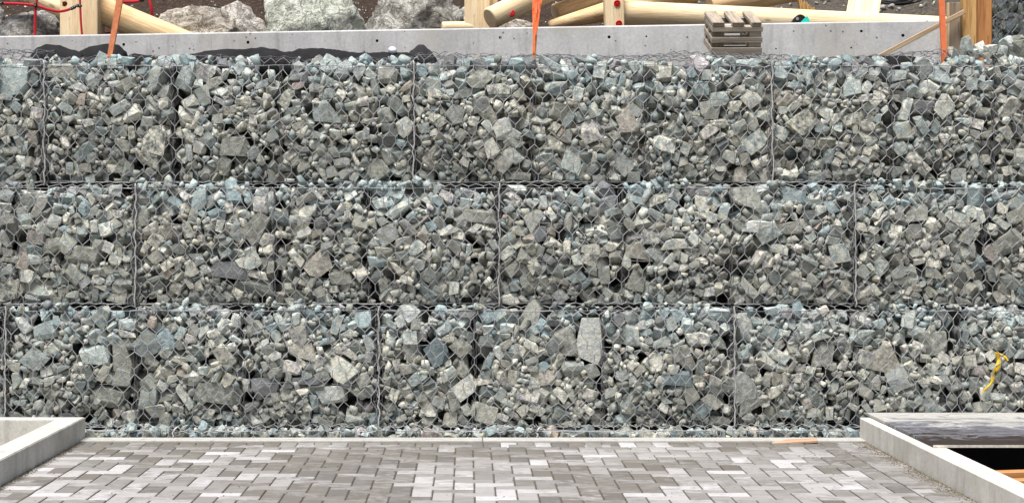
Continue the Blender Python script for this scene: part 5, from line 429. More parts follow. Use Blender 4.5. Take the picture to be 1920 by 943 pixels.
HW, HE, HS = .099, .043, .054; HP = HE+HS      # hexagon width, twisted edge, slant rise, row pitch
def hex_panel(w, h, fn, seed, r1=.0031, r2=.0044):
    """hexagonal twisted wire netting over a w x h sheet mapped into space by fn(u, v)"""
    rr = random.Random(seed); segs = []
    ph = rr.uniform(0, 50); nx = int(w/HW)+3; ny = int(h/HP)+3
    def wp(u, v):
        du = .045*n1(u*1.7, v*1.7, ph)+.020*n1(u*6, v*6, ph+9); dv = .045*n1(u*1.5, v*1.5, ph+20)+.018*n1(u*7, v*7, ph+31)
        return u+du, v+dv
    cache = {}
    def node(u, v):
        u, v = wp(u, v)
        return u, v
    def put(a, b, r, sub=2):
        if (a[0] < 0 and b[0] < 0) or (a[0] > w and b[0] > w) or (a[1] < 0 and b[1] < 0) or (a[1] > h and b[1] > h): return
        ca = (min(w, max(0, a[0])), min(h, max(0, a[1]))); cb = (min(w, max(0, b[0])), min(h, max(0, b[1])))
        if abs(ca[0]-cb[0])+abs(ca[1]-cb[1]) < .004: return
        pts = [Vector(fn(ca[0]+(cb[0]-ca[0])*t/sub, ca[1]+(cb[1]-ca[1])*t/sub)) for t in range(sub+1)]
        for p, q in zip(pts, pts[1:]): segs.append((p, q, r))
    for j in range(-1, ny):
        off = (j % 2)*HW/2
        for i in range(-1, nx):
            x = i*HW+off; y = j*HP
            a = node(x, y); b = node(x, y+HE)
            put(a, b, r2, 1)
            put(b, node(x-HW/2, y+HP), r1); put(b, node(x+HW/2, y+HP), r1)
    return segs

def wig(p0, p1, n, amp, seed, r=None):
    p0 = Vector(p0); p1 = Vector(p1)
    return [p0.lerp(p1, i/n)+Vector((n1(i*.55, seed, 1)*amp, n1(i*.55, seed, 7)*amp*.5, 0)) for i in range(n+1)]

# the biggest blocks where the photo shows them: row, px, py, width, height, shape, turn, tone, wash
BIG = [(3, 1110, 640, 60, 92, 3, .05, .80, .35), (3, 1062, 640, 42, 62, 8, .1, .56, .25), (3, 1660, 672, 66, 68, 2, 0, .99, .1), (3, 1752, 642, 58, 52, 7, .1, .56, .15), (3, 1545, 665, 46, 52, 10, 0, .55, .2),
       (3, 1868, 645, 62, 28, 13, 0, .66, .5), (3, 1268, 708, 62, 30, 12, 0, .03, .9), (3, 410, 735, 94, 44, 14, -.1, .55, .15), (3, 206, 743, 68, 42, 1, -.25, .56, .2), (3, 279, 746, 42, 54, 9, .1, .30, .2),
       (3, 566, 655, 60, 38, 15, -.1, .99, .05), (3, 498, 722, 58, 38, 4, 0, .42, .5), (3, 578, 713, 78, 17, 5, 0, .43, .9), (3, 622, 738, 62, 40, 0, .1, .80, .4), (3, 1022, 706, 50, 36, 7, 0, .99, .3),
       (3, 85, 620, 50, 34, 6, .2, .24, .7), (3, 180, 666, 58, 38, 8, 0, .25, .6), (3, 232, 672, 40, 62, 3, .3, .57, .3), (3, 820, 660, 48, 52, 11, .5, .02, .9), (3, 310, 640, 44, 42, 14, .5, .14, .5),
       (2, 436, 506, 84, 36, 14, -.1, .43, .75), (2, 893, 405, 80, 28, 12, -.02, .56, .3), (2, 1010, 438, 36, 36, 7, 0, .42, .8), (2, 1195, 470, 54, 40, 2, 0, .99, .1), (2, 160, 478, 74, 42, 1, -.2, .56, .2), (2, 100, 460, 44, 40, 9, 0, .57, .2),
       (2, 596, 495, 60, 44, 4, .6, .99, .2), (2, 482, 430, 44, 64, 3, -.5, .56, .1), (2, 1425, 425, 70, 26, 12, 0, .80, .5), (2, 1480, 428, 50, 28, 13, 0, .57, .4), (2, 1398, 358, 66, 44, 15, 0, .56, .3), (2, 1490, 368, 54, 36, 0, -.2, .20, .9),
       (2, 1720, 400, 50, 36, 10, .1, .55, .3), (2, 1890, 455, 70, 40, 6, .5, .56, .3), (2, 375, 375, 36, 50, 9, .2, .20, .8), (2, 640, 520, 46, 32, 8, 0, .57, .2),
       (1, 610, 212, 56, 46, 2, .1, .30, .4), (1, 28, 140, 64, 66, 7, 0, .24, .8), (1, 115, 120, 62, 30, 12, 0, .56, .3), (1, 1075, 300, 44, 54, 3, 0, .25, .4), (1, 900, 150, 40, 56, 9, -.7, .56, .4), (1, 1175, 225, 40, 56, 8, .2, .99, .3),
       (1, 1330, 205, 44, 40, 4, 0, .57, .4), (1, 440, 275, 56, 40, 14, 0, .56, .4), (1, 1600, 160, 42, 44, 10, .2, .25, .6), (1, 1760, 140, 46, 34, 15, 0, .30, .8), (1, 350, 145, 36, 52, 6, -.4, .3, .6), (1, 945, 240, 40, 46, 1, .3, .80, .4)]
GROUP = 'stone-filled wire baskets of the retaining wall'
def basket(label, row, cells, Y, z0, H, px, seed, lid=.05, front_r=1.0, lace=True, D=.95):
    """one gabion: cells = packed cell keys, px = pixel x of the cell boundaries"""
    xs = [(p-VX)*Y/F for p in px]
    X0, X1 = xs[0], xs[-1]; Wd = X1-X0
    root = empty('gabion_basket', (X0, Y, z0), label, 'gabion', GROUP)
    rr = random.Random(seed)
    recs = []; core = []
    def bul(u, v):
        '''how far the face bellies out between the partitions'''
        if row > 3: return 0
        X = u+X0; f = 1
        for a_, b_ in zip(xs, xs[1:]):
            if a_ <= X <= b_: f = max(0, math.sin(math.pi*(X-a_)/(b_-a_)))**.5
        t = max(0, min(1, v/H))
        return math.sin(math.pi*t)**.8*(.028+.028*f+.030*n1(X*1.4, z0+v*1.2, 6))
    for ci, key in enumerate(cells):
        cw = xs[ci+1]-xs[ci]; W = cw-.012
        x, y, z, s, k, qw, q = decode(*key[:1], W, *key[1:])
        for i in range(len(x)):
            hz = z[i]/H
            if row == 1: z[i] *= 1.065
            s[i] *= 1.08 if s[i] > .10 else .97
            t = rr.random()
            wash = (.12 if row > 1 else .20)+.66*max(0, (hz-.60)/.40)**1.2+.25*(t < .10)+rr.uniform(-.12, .12)+.18*max(0, 1-(xs[ci]+x[i]+3.6)/.9)
            if y[i] < .09 and hz > .9: wash += .2
            tn = rr.random()
            if hz > .72 and row < 4 and rr.random() < .5: tn = rr.choice([.1, .16, .24, .3, .42, .83])+rr.uniform(-.04, .04)
            recs.append((( xs[ci]-X0+.006+x[i], y[i]+.004-bul(xs[ci]-X0+.006+x[i], z[i]), min(z[i], H-.33*s[i]+(.05 if row == 1 else .005))), s[i], int(k[i]), Quaternion((qw[i], *q[i])), tn, max(0, min(1, wash))))
        # unseen heart of the basket, a coarse rubble that closes the view through the gaps
        nx = max(2, int(cw/.15)); nz = max(1, int(H/.15))
        for a in range(nx):
            for bb in range(nz):
                for yy in (.44, .58):
                    core.append(((xs[ci]-X0+(a+.5)*cw/nx, yy+rr.uniform(-.03, .03), min(H-.11, (bb+.5)*H/nz)), .24, rr.randrange(NV),
                             Quaternion((rr.gauss(0, 1), rr.gauss(0, 1), rr.gauss(0, 1), rr.gauss(0, 1))).normalized(), rr.random(), .2))
    for (brow, px_, py_, bw, bh, k, ang, tn, wash) in BIG:
        cx = (px_-VX)*Y/F-X0; cz = EYE+(VY-py_)*Y/F-z0
        if brow != row or not 0 < cx < Wd: continue
        w2 = bw*Y/F/2; h2 = bh*Y/F/2; cz = max(h2*.9+.02, min(H-h2*.9-.03, cz)); ca, sa = math.cos(ang), math.sin(ang)
        def inside(r):
            dx = r[0][0]-cx; dz = r[0][2]-cz; a = (dx*ca+dz*sa)/w2; b = (-dx*sa+dz*ca)/h2
            return a*a+b*b < .95 and r[0][1]-r[1]*.3 < .15
        recs = [r for r in recs if not inside(r)]
        V = TRI[k][0]; d = V.max(0)-V.min(0); dep = min(w2, h2)*1.5
        o = bpy.data.objects.new('stone', STONES[k]); o.scale = (2*w2/d[0], dep/d[1], 2*h2/d[2]); o.location = (cx, dep*.5+.002-bul(cx, cz), cz)
        o.rotation_euler = (0, -ang, 0); o['tone'] = tn; o['wash'] = wash; link(o, root)
    # small washed stones caught along the top edge, under the netting of the basket above
    if row > 0:
        xx = 0.02
        while xx < Wd-.02:
            dens = n1((X0+xx)*1.6, row*3.1)
            if dens > (.02 if row > 1 else -.12):
                for q_ in range(1+(rr.random() < .4)):
                    s_ = rr.choice([rr.uniform(.035, .07), rr.uniform(.06, .13)])*(1 if row > 1 else 1.3)
                    recs.append(((xx+rr.uniform(-.02, .02), rr.uniform(-.005, .07) if row > 1 else rr.uniform(.03, .25), H-rr.uniform(.0, .04)+(.02 if q_ else -.01)), s_, rr.randrange(2*NV),
                                 Quaternion((rr.gauss(0, 1), rr.gauss(0, 1), rr.gauss(0, 1), rr.gauss(0, 1))).normalized(), rr.choice([.05, .12, .42, .2, .66, .3]), rr.uniform(.3, .9)))
            xx += rr.uniform(.03, .055)
    # rank by size and frontness; the 300 that show largest are parts, the rest one mesh
    def vis(r):
        pxx = VX+(X0+r[0][0])*F/Y
        on = 1 if -25 < pxx < 1945 else .01
        return on*r[1]**2*(1.0 if r[0][1] < .10 else .35 if r[0][1] < .16 else .08)
    recs.sort(key=lambda r: -vis(r))
    for loc, s, k, q, tn, wash in recs[:290]:
        o = bpy.data.objects.new('stone', STONES[k]); o.location = loc; o.scale = (s, s, s)
        o.rotation_mode = 'QUATERNION'; o.rotation_quaternion = q; o['tone'] = tn; o['wash'] = wash
        link(o, root)
    o = mesh_from_stones('small_stones', recs[290:], root)
    if o: o['kind'] = 'stuff'
    o = mesh_from_stones('core_rubble', core, root); o['kind'] = 'stuff'
    # netting: front, then over the top
    ph = seed*3.7
    zt = H-(.045 if row < 4 else .012)
    def bulge(u, v): return -bul(u, v)-.019-.016*max(0, n1(u*2.3, v*2.3, ph))-.006*abs(n1(u*9, v*9, ph))
    segs = hex_panel(Wd, zt, lambda u, v: (u, bulge(u, v), v), seed)
    V, Fc = tubes(segs); o = np_obj('front_netting', V, Fc, M['wire'], root)
    def lidf(u, v):
        t = min(1, v/.16); zz = zt+.045*math.sin(t*math.pi/2)
        zz += (lid*(1.0+1.0*n1(u*1.1, v*.8, ph+5))+.022*n1(u*6, v*6, ph+8))*min(1, v/.12) if lid else 0
        if lid: zz += .012*abs(math.sin(u/HW*math.pi))*min(1, v/.08)
        return (u, -.010+v, zz)
    segs = hex_panel(Wd, min(D, .85) if lid else .22, lidf, seed+1, .0028, .0036)
    V, Fc = tubes(segs); np_obj('lid_netting', V, Fc, M['wire_dull'] if lid else M['wire'], root)
    # straight selvedge wires
    for zz, mt in ((zt, 'wire'), (.008, 'wire_dull')):
        pts = [(u*Wd/24, -.014-.004*n1(u*.6, seed), zz+.016*n1(u*.35, seed, zz)) for u in range(25)]
        V, Fc = tubes(poly_segs(pts, .0025), 5); np_obj('selvedge_wire', V, Fc, M['wire_dull'], root)
    # bracing wires seen as short level strands
    if row < 4:
        for lv in (.36, .67):
            x = rr.uniform(.1, .3)
            while x < Wd-.3:
                L = rr.uniform(.14, .30); sag = rr.uniform(-.02, .02)
                pts = [(x+L*i/5, -.016-bul(x+L*i/5, H*lv), H*lv+sag*i/5+.006*n1(i, x)) for i in range(6)]
                V, Fc = tubes(poly_segs(pts, .0026), 4); np_obj('brace_wire', V, Fc, M['wire_dull'], root)
                x += rr.uniform(.42, .75)
    # seams of the inner partitions
    for b in xs[1:-1]:
        segs = []
        for kx in range(3):
            segs += poly_segs(wig((b-X0+kx*.011-.01, -.014, .01), (b-X0+kx*.009-.008, -.014, zt+.01), 22, .035, seed+b+kx*5), .0032)
        V, Fc = tubes(segs); np_obj('partition_seam', V, Fc, M['wire_dull'], root)
    if lace:
        # end seam: bundle of dark edge wires laced by a bright strand
        segs = []
        for kx in range(5):
            segs += poly_segs(wig((-.026+kx*.012, -.010-.003*kx, -.01), (-.024+kx*.011, -.012, zt+.03), 26, .04, seed+kx*11.), .0036)
        for i in range(24):
            zc = i*H/24
            segs += poly_segs([(-.03+rr.uniform(-.008, .008), -.016, zc), (0, -.026, zc+.012), (.026+rr.uniform(-.01, .008), -.014, zc+.02*rr.random())], .0030)
        V, Fc = tubes(segs); np_obj('edge_wires', V, Fc, M['wire_dull'], root)
        pts = wig((.004, -.052, -.02 if row < 4 else 0), (.004, -.045, H-.01), 30, .016, seed+3.3)
        pts += [pts[-1]+Vector((.012, .004, .018)), pts[-1]+Vector((.03, .02, .03)), pts[-1]+Vector((.045, .03, .012))]
        curve_tube('lacing_wire', pts, .0058, M['wire_bright'], root, 6)
    return root

Z4, Z3, Z2, Z1, ZT = -.17, .07, 1.0, 1.935, 2.885
FILL = {1: [5, 0, 9, 3, 12, 7, 1, 14, 6, 10], 2: [8, 15, 2, 11, 4, 16, 13, 17, 18, 19], 3: [3, 6, 10, 14, 1, 8, 12, 0, 7, 5]}
def c(r, a, b):
    if r == 4: return [[('v0', False), ('v1', False), ('v0', True), ('v1', True)][i]+(.5,) for i in range(a, b)]
    return [('u%d' % FILL[r][i], (i+r+(i//4)) % 2 == 0, (.1, .8, .5)[(i+r) % 3]) for i in range(a, b)]
R1 = [-150, 85, 325, 525, 775, 1000, 1210, 1445, 1671, 1862, 2080]
R2 = [-200, 35, 255, 515, 690, 935, 1165, 1370, 1600, 1845, 2080]
R3 = [-210, 12, 255, 455, 710, 890, 1130, 1375, 1605, 1800, 2050]
R4 = [-200, 325, 1005, 1685, 2100]
basket('gabion basket cut off at the left end of the top course', 1, [('u16', True, .5)]+c(1, 0, 1), 12.4, Z1, ZT-Z1, [-400]+R1[0:2], 11, .06, lace=False)
basket('top course gabion basket that holds the faded orange stake, black fabric behind it', 1, c(1, 1, 4), 12.4, Z1, ZT-Z1, R1[1:5], 12, .035)
basket('top course gabion basket that holds the stake with hanging orange ribbons', 1, c(1, 4, 7), 12.4, Z1, ZT-Z1, R1[4:8], 13, .05)
basket('top course gabion basket at the right end, below the formwork posts and diagonal brace', 1, c(1, 7, 10)+[('u17', True, .5)], 12.4, Z1, ZT-Z1, R1[7:11]+[2320], 14, .05)
basket('middle course gabion basket cut off by the left edge of the photo', 2, [('u9', True, .5)]+c(2, 0, 2), 12.3, Z2, Z1-Z2, [-440]+R2[0:3], 21, 0, lace=False)
basket('middle course gabion basket under the black fabric, left of centre', 2, c(2, 2, 5), 12.3, Z2, Z1-Z2, R2[2:6], 22, 0)
basket('middle course gabion basket right of centre, directly under the grey pallet', 2, c(2, 5, 8), 12.3, Z2, Z1-Z2, R2[5:9], 23, 0)
basket('middle course gabion basket at the right end, above the basket with the yellow tape', 2, c(2, 8, 10)+[('u6', True, .5)], 12.3, Z2, Z1-Z2, R2[8:11]+[2320], 24, 0)
basket('sliver of a third course gabion basket at the left edge of the photo', 3, [('u18', True, .5)]+c(3, 0, 1), 12.2, Z3, Z2-Z3, [-440]+R3[0:2], 31, 0, lace=False)
basket('third course gabion basket behind the left concrete planter', 3, c(3, 1, 4), 12.2, Z3, Z2-Z3, R3[1:5], 32, 0)
basket('third course gabion basket in the centre of the photo', 3, c(3, 4, 7), 12.2, Z3, Z2-Z3, R3[4:8], 33, 0)
basket('third course gabion basket with the yellow tape tied to its netting', 3, c(3, 7, 10)+[('u15', True, .5)], 12.2, Z3, Z2-Z3, R3[7:11]+[2300], 34, 0)
basket('half-buried bottom gabion basket beside the left concrete planter', 4, c(4, 0, 1), 12.08, Z4, Z3-Z4, R4[0:2], 41, 0, lace=False)
basket('half-buried bottom gabion basket left of centre behind the paving edge', 4, c(4, 1, 2), 12.08, Z4, Z3-Z4, R4[1:3], 42, 0)
basket('half-buried bottom gabion basket right of centre behind the wooden lath', 4, c(4, 2, 3), 12.08, Z4, Z3-Z4, R4[2:4], 43, 0)

# upper terrace gabion on the right, with dark stones behind the formwork posts
def upper_gabion():
    X0 = 4.30; Y = 13.05; z0 = ZT-.02
    root = empty('gabion_basket', (X0, Y, z0), 'dark gabion basket standing one step higher, right of the formwork posts', 'gabion', GROUP)
    rr = random.Random(77); recs = []
    x, y, z, s, k, qw, q = decode('u3', 1.05, True)
    for i in range(len(x)):
        recs.append(((x[i]*1.15, y[i]*1.5, z[i]), s[i]*1.3, int(k[i]), Quaternion((qw[i], *q[i])), rr.choice([.05, .42, .66, .7]), .75))
    recs.sort(key=lambda r: -r[1]*(1 if r[0][1] < .15 and r[0][0] < .45 else .3))
    for loc, s_, k_, q_, tn, wash in recs[:140]:
        o = bpy.data.objects.new('stone', STONES[k_]); o.location = loc; o.scale = (s_,)*3; o.rotation_mode = 'QUATERNION'
        o.rotation_quaternion = q_; o['tone'] = tn; o['wash'] = wash; link(o, root)
    o = mesh_from_stones('small_stones', recs[140:], root); o['kind'] = 'stuff'
    core = [((a*.2, .5, b_*.2), .3, rr.randrange(NV), Quaternion((rr.gauss(0, 1), rr.gauss(0, 1), rr.gauss(0, 1), rr.gauss(0, 1))).normalized(), .4, .5) for a in range(7) for b_ in range(6)]
    o = mesh_from_stones('core_rubble', core, root); o['kind'] = 'stuff'
    segs = hex_panel(1.2, 1.05, lambda u, v: (u*1.1-.03, -.03-.03*n1(u*3, v*3, 5)-.02*n1(u*9, v*7, 2), v), 78, .0040, .0052)
    segs += hex_panel(1.2, 1.05, lambda u, v: (u*1.0+.05*v, -.05-.03*n1(u*4, v*3, 15), v*1.2), 79, .0032, .0045)
    V, Fc = tubes(segs); np_obj('front_netting', V, Fc, M['wire_dull'], root)
upper_gabion()

# loose stones heaped on the right end of the top course, each one liftable
rk = random.Random(5)
ROUND = sorted(range(NV), key=lambda k: -min(TRI[k][0].max(0)-TRI[k][0].min(0)))[:8]
HEAP = [(1783, 97, 30), (1812, 88, 44), (1838, 93, 34), (1800, 102, 26), (1858, 92, 34), (1866, 101, 30), (1880, 96, 26), (1888, 84, 40),
        (1903, 78, 44), (1917, 90, 46), (1898, 101, 34), (1826, 103, 30), (1850, 104, 26), (1876, 108, 32), (1912, 106, 34)]
HL = ['loose stone at the foot of the grey formwork board, leftmost of the heap', 'large pointed loose stone leaning against the foot of the yellow post',
      'loose stone at the foot of the joint between yellow and orange posts', 'small loose stone low in front of the grey formwork board', 'loose stone at the right foot of the orange-brown post, upper one',
      'loose stone just below the right foot of the orange-brown post', 'small loose stone between the orange-brown post and the pale stones', 'pale washed stone high in the heap, left of the palest block',
      'palest big block at the foot of the dark upper gabion', 'pale washed stone at the right edge of the photo', 'stone directly below the palest block', 'small low stone in front of the yellow post',
      'small low stone in front of the orange-brown post', 'lowest stone of the heap below the pale stones', 'lowest stone of the heap at the right edge of the photo']
for i, (x, y, d) in enumerate(HEAP):
    Y = 12.62+.05*(i % 3); p = P(x, y, Y)
    o = bpy.data.objects.new('loose_stone', STONES[rk.choice(ROUND)]); s = d*Y/F*1.06
    o.location = p; o.scale = (s, s, s*.92); o.rotation_euler = (rk.uniform(0, 6), rk.uniform(0, 6), rk.uniform(0, 6)); link(o)
    o['tone'] = rk.choice([.82, .3, .57, .8]); o['wash'] = .8 if 1880 < x < 1910 else .3
    tag(o, HL[i], 'stone', 'loose stones heaped beside the formwork posts')
# ---------------------------------------------------------------- ground, terrace soil, pit
def sheet(name, quads, mat, kind='structure'):
    bm = bmesh.new()
    for q in quads: bm.faces.new([bm.verts.new(p) for p in q])
    o = obj(name, bm, mat); o['kind'] = kind; return o
KL, KR = -2.86, 2.975              # inner faces of the left and right kerb
GZ = -.05
def rect(x0, x1, y0, y1, z): return [(x0, y0, z), (x1, y0, z), (x1, y1, z), (x0, y1, z)]
sheet('ground', [rect(-400, KR+.1, -400, 12.9, GZ), rect(KR+.1, 4.9, -400, 6.0, GZ), rect(4.9, 400, -400, 12.9, GZ), rect(KR+.1, 4.9, 12.04, 12.9, GZ)], M['ground'])
bm = bmesh.new()
x0, x1, y0, y1, zb = KR+.15, 4.9, 6.0, 12.04, -1.4
for q in ([(x0, y0, zb), (x1, y0, zb), (x1, y1, zb), (x0, y1, zb)], [(x0, y1, zb), (x1, y1, zb), (x1, y1, GZ), (x0, y1, GZ)],
          [(x0, y0, zb), (x0, y1, zb), (x0, y1, GZ), (x0, y0, GZ)], [(x1, y0, zb), (x1, y1, zb), (x1, y1, GZ), (x1, y0, GZ)],
          [(x0, y0, zb), (x1, y0, zb), (x1, y0, GZ), (x0, y0, GZ)]):
    bm.faces.new([bm.verts.new(p) for p in q])
o = obj('pit', bm, mat_simple('dark_pit_wall', (.05, .048, .045), .9, 0, .3, 4)); o['kind'] = 'structure'  # the same dark tone on every pit wall and the floor

# terrace: bank of dark soil rising behind the concrete wall, on to the horizon
bm = bmesh.new()
ys = [13.2, 13.5, 14.0] + [14.3+.1*i for i in range(30)] + [17.6, 18.5, 20, 23, 28, 36, 60, 140, 400]
xs_ = [-400, -90, -30, -14, -9] + [-7+.11*i for i in range(137)] + [9, 14, 30, 90, 400]
def soil_z(x, y):
    if y < 14.3: return 2.80
    t = y-14.3
    z = 2.86+min(t*.43, 3.2)
    return z+(.10*n1(x*.8, y*.8, 3)+.05*n1(x*3, y*3, 8)+.025*n1(x*9, y*9, 4))*min(1, t*2)
grid = [[bm.verts.new((x, y, soil_z(x, y))) for x in xs_] for y in ys]
for a, b in zip(grid, grid[1:]):
    for i in range(len(xs_)-1): bm.faces.new((a[i], a[i+1], b[i+1], b[i]))
o = obj('soil_bank', bm, M['soil'], None, True); o['kind'] = 'structure'
# compacted fill behind the baskets (carries the terrace)
sheet('fill_face', [[(-400, 12.96, GZ), (400, 12.96, GZ), (400, 13.21, 2.8), (-400, 13.21, 2.8)]], M['ground'])

# loose pebbles on the soil
rp = random.Random(9); recs = []
for i in range(900):
    x = rp.uniform(-5.5, 6.5); y = rp.uniform(14.6, 17.2)
    s = rp.uniform(.015, .05)*(1.5 if x > 2.3 else 1)
    recs.append(((x, y, soil_z(x, y)+s*.2), s, rp.randrange(NV), Quaternion((rp.gauss(0, 1), rp.gauss(0, 1), rp.gauss(0, 1), rp.gauss(0, 1))).normalized(), rp.choice([.3, .55, .99, .8]), .3))
o = mesh_from_stones('pebbles', recs, None); o['kind'] = 'stuff'
tag(o, 'small pale pebbles scattered over the dark soil bank', 'pebbles')

# ---------------------------------------------------------------- cast concrete wall along the terrace
A = Vector((-4.14, 14.24)); B = Vector((3.80, 13.15)); wd = (B-A).normalized(); wn = Vector((-wd.y, wd.x))
WZ = 3.29
def WY(px):
    """distance of the wall's front face at photo column px"""
    k = (px-VX)/F        # x = k*y on the line A + s*(B-A)
    s = (A.x-k*A.y)/(k*(B.y-A.y)-(B.x-A.x)); return A.y+s*(B.y-A.y)
def wall_concrete():
    a = A-wd*3.0; b = B+wd*.12; t = .20
    bm = bmesh.new(); box(bm, 0, (b-a).length, 0, t, 2.5, WZ, .012)
    o = obj('concrete_wall', bm, M['wall'])
    o.location = (a.x, a.y, 0); o.rotation_euler = (0, 0, math.atan2(wd.y, wd.x))
    tag(o, 'long low grey cast concrete wall with round tie holes above the gabions', 'wall')
    # tie holes are really sunk into the wall
    cut = bmesh.new()
    holes = [(465, 80, 2.9), (707, 77, 2.7), (938, 71, 2.7), (1142, 70, 2.9), (1615, 59, 2.6), (1693, 67, 3.0), (232, 84, 2.8), (1455, 92, 1.5), (1596, 90, 1.7), (1212, 69, 1.7)]
    for px, py, r in holes:
        y = WY(px); p = P(px, py, y); rad = r*y/F
        m = Matrix.Translation(p) @ Matrix.Rotation(math.atan2(wd.y, wd.x), 4, 'Z') @ Matrix.Rotation(R(90), 4, 'X')
        bmesh.ops.create_cone(cut, cap_ends=True, segments=14, radius1=rad, radius2=rad, depth=.12, matrix=m)
    co = obj('cutter', cut, M['hole'])
    md = o.modifiers.new('b', 'BOOLEAN'); md.object = co; md.operation = 'DIFFERENCE'; md.solver = 'EXACT'; md.material_mode = 'TRANSFER'
    dg = bpy.context.evaluated_depsgraph_get(); me = bpy.data.meshes.new_from_object(o.evaluated_get(dg))
    o.modifiers.clear(); o.data = me; bpy.data.objects.remove(co)
    # formwork joints: fine raised fins left between the shutter boards
    for px in (329, 396, 743, 1566, 63, 939):
        y = WY(px); p = P(px, 0, y); s = (Vector((p.x, p.y))-a).dot(wd)
        bm = bmesh.new(); box(bm, s-.0016, s+.0016, -.0022, .002, 2.9, WZ-.02)
        obj('formwork_fin', bm, M['wall'], o)
wall_concrete()

# ---------------------------------------------------------------- boulders
def boulder(px0, px1, py0, py1, Y, mat, seed, label, dz=1.0, rough=1.0):
    c = P((px0+px1)/2, (py0+py1)/2, Y); hx = (px1-px0)/2*Y/F; hz = (py1-py0)/2*Y/F
    bm = bmesh.new(); bmesh.ops.create_icosphere(bm, subdivisions=5, radius=1)
    r = random.Random(seed); planes = []
    for i in range(22):
        d = Vector((r.gauss(0, 1), r.gauss(0, 1), r.gauss(0, 1))).normalized(); planes.append((d, r.uniform(.70, .93)))
    for v in bm.verts:
        d = v.co.normalized(); s = 1.0
        for pl, k in planes:
            dd = d.dot(pl)
            if dd > k: s = min(s, k/dd)
        q = d*1.6+Vector((seed*3.1, 0, 0))
        ridge = 1-abs(noise.noise(q*3.4+Vector((0, 4, 0))))*2
        s *= 1+rough*(.12*noise.noise(q)+.06*noise.noise(q*2.7)-.05*max(0, ridge-.72)*3+.035*noise.noise(q*6.5)+.024*abs(noise.noise(q*15))+.014*noise.noise(q*31))
        v.co = Vector((d.x*s*hx*1.06, d.y*s*hx*.75*dz, d.z*s*hz*1.04))
    o = obj('boulder', bm, mat, None, True); o.location = c
    tag(o, label, 'boulder', 'boulders on the soil bank'); return o
boulder(-75, 20, -2, 95, 15.7, M['b_grey'], 1, 'grey boulder cut off by the top left corner, left of the rope net')
boulder(-12, 124, 22, 118, 15.15, M['b_grey'], 2, 'low grey and beige boulder behind the hanging red ropes')
boulder(286, 448, 9, 110, 15.1, M['b_beige'], 3, 'rough beige boulder just right of the sloping peeled log')
boulder(368, 500, 0, 118, 15.35, M['b_pale'], 14, 'pale whitish boulder joined to the beige one, left of the green boulder')
boulder(484, 694, -40, 170, 15.3, M['b_green'], 5, 'big greenish mottled boulder in the middle of the left bank', 1, 1.1)
boulder(676, 880, -42, 165, 15.3, M['b_dark'], 6, 'big dark grey boulder left of the squared pine post', 1, 1.5)
boulder(852, 905, 8, 80, 15.8, M['b_grey'], 7, 'small grey boulder squeezed behind the squared pine post')
boulder(930, 1012, 33, 90, 15.2, M['b_beige'], 8, 'small mottled boulder under the log with the red plug')
for i, (x, y, d) in enumerate([(1656, 15, 15), (1671, 13, 14), (1650, 22, 10), (1686, 17, 9)]):
    boulder(x-d/2, x+d/2, y-d*.42, y+d*.45, 15.5, M['b_grey'], 20+i, ['largest', 'second largest', 'third largest', 'smallest'][i]+' of the little grey stones beside the coiled black cable')

# ---------------------------------------------------------------- peeled logs and timber of the playground
def frame_mat(p0, p1):
    z = (p1-p0).normalized(); x = z.cross(Vector((0, 1, 0))).normalized(); y = z.cross(x)
    m = Matrix((x, y, z)).transposed().to_4x4(); m.translation = p0; return m
def log(label, p0, p1, r0, r1, mat, seed, cap=(), chamfer=.012, group='peeled pine logs stacked behind the concrete wall', plugs=()):
    """log lying from p0 to p1; its own z axis runs along the grain"""
    L = (p1-p0).length; bm = bmesh.new(); S = 28; rings = []
    n = max(8, int(L/.12))
    st = [(0, r0-chamfer), (chamfer, r0)]+[(L*i/n, r0+(r1-r0)*i/n) for i in range(1, n)]+[(L-chamfer, r1), (L, r1-chamfer)]
    for z, r in st:
        ring = []
        for k in range(S):
            a = 2*math.pi*k/S
            rr_ = r*(1+.022*n1(math.cos(a)*1.2+seed*5, math.sin(a)*1.2, z*1.1)+.010*n1(math.cos(a)*3+seed, math.sin(a)*3, z*3))
            ring.append(bm.verts.new((math.cos(a)*rr_, math.sin(a)*rr_, z)))
        rings.append(ring)
    for a, b in zip(rings, rings[1:]):
        for k in range(S): bm.faces.new((a[k], a[(k+1) % S], b[(k+1) % S], b[k]))
    f0 = bm.faces.new(rings[0][::-1]); f1 = bm.faces.new(rings[-1]); f0.material_index = f1.material_index = 1
    bmesh.ops.recalc_face_normals(bm, faces=bm.faces[:])
    o = obj('log', bm, [mat, M['endgrain']], None, True)
    for p in o.data.polygons:
        if p.material_index == 1: p.use_smooth = False
    o.matrix_world = frame_mat(p0, p1)
    tag(o, label, 'log', group)
    for (q, rad, nrm) in plugs: plug(o, q, rad, nrm)
    return o
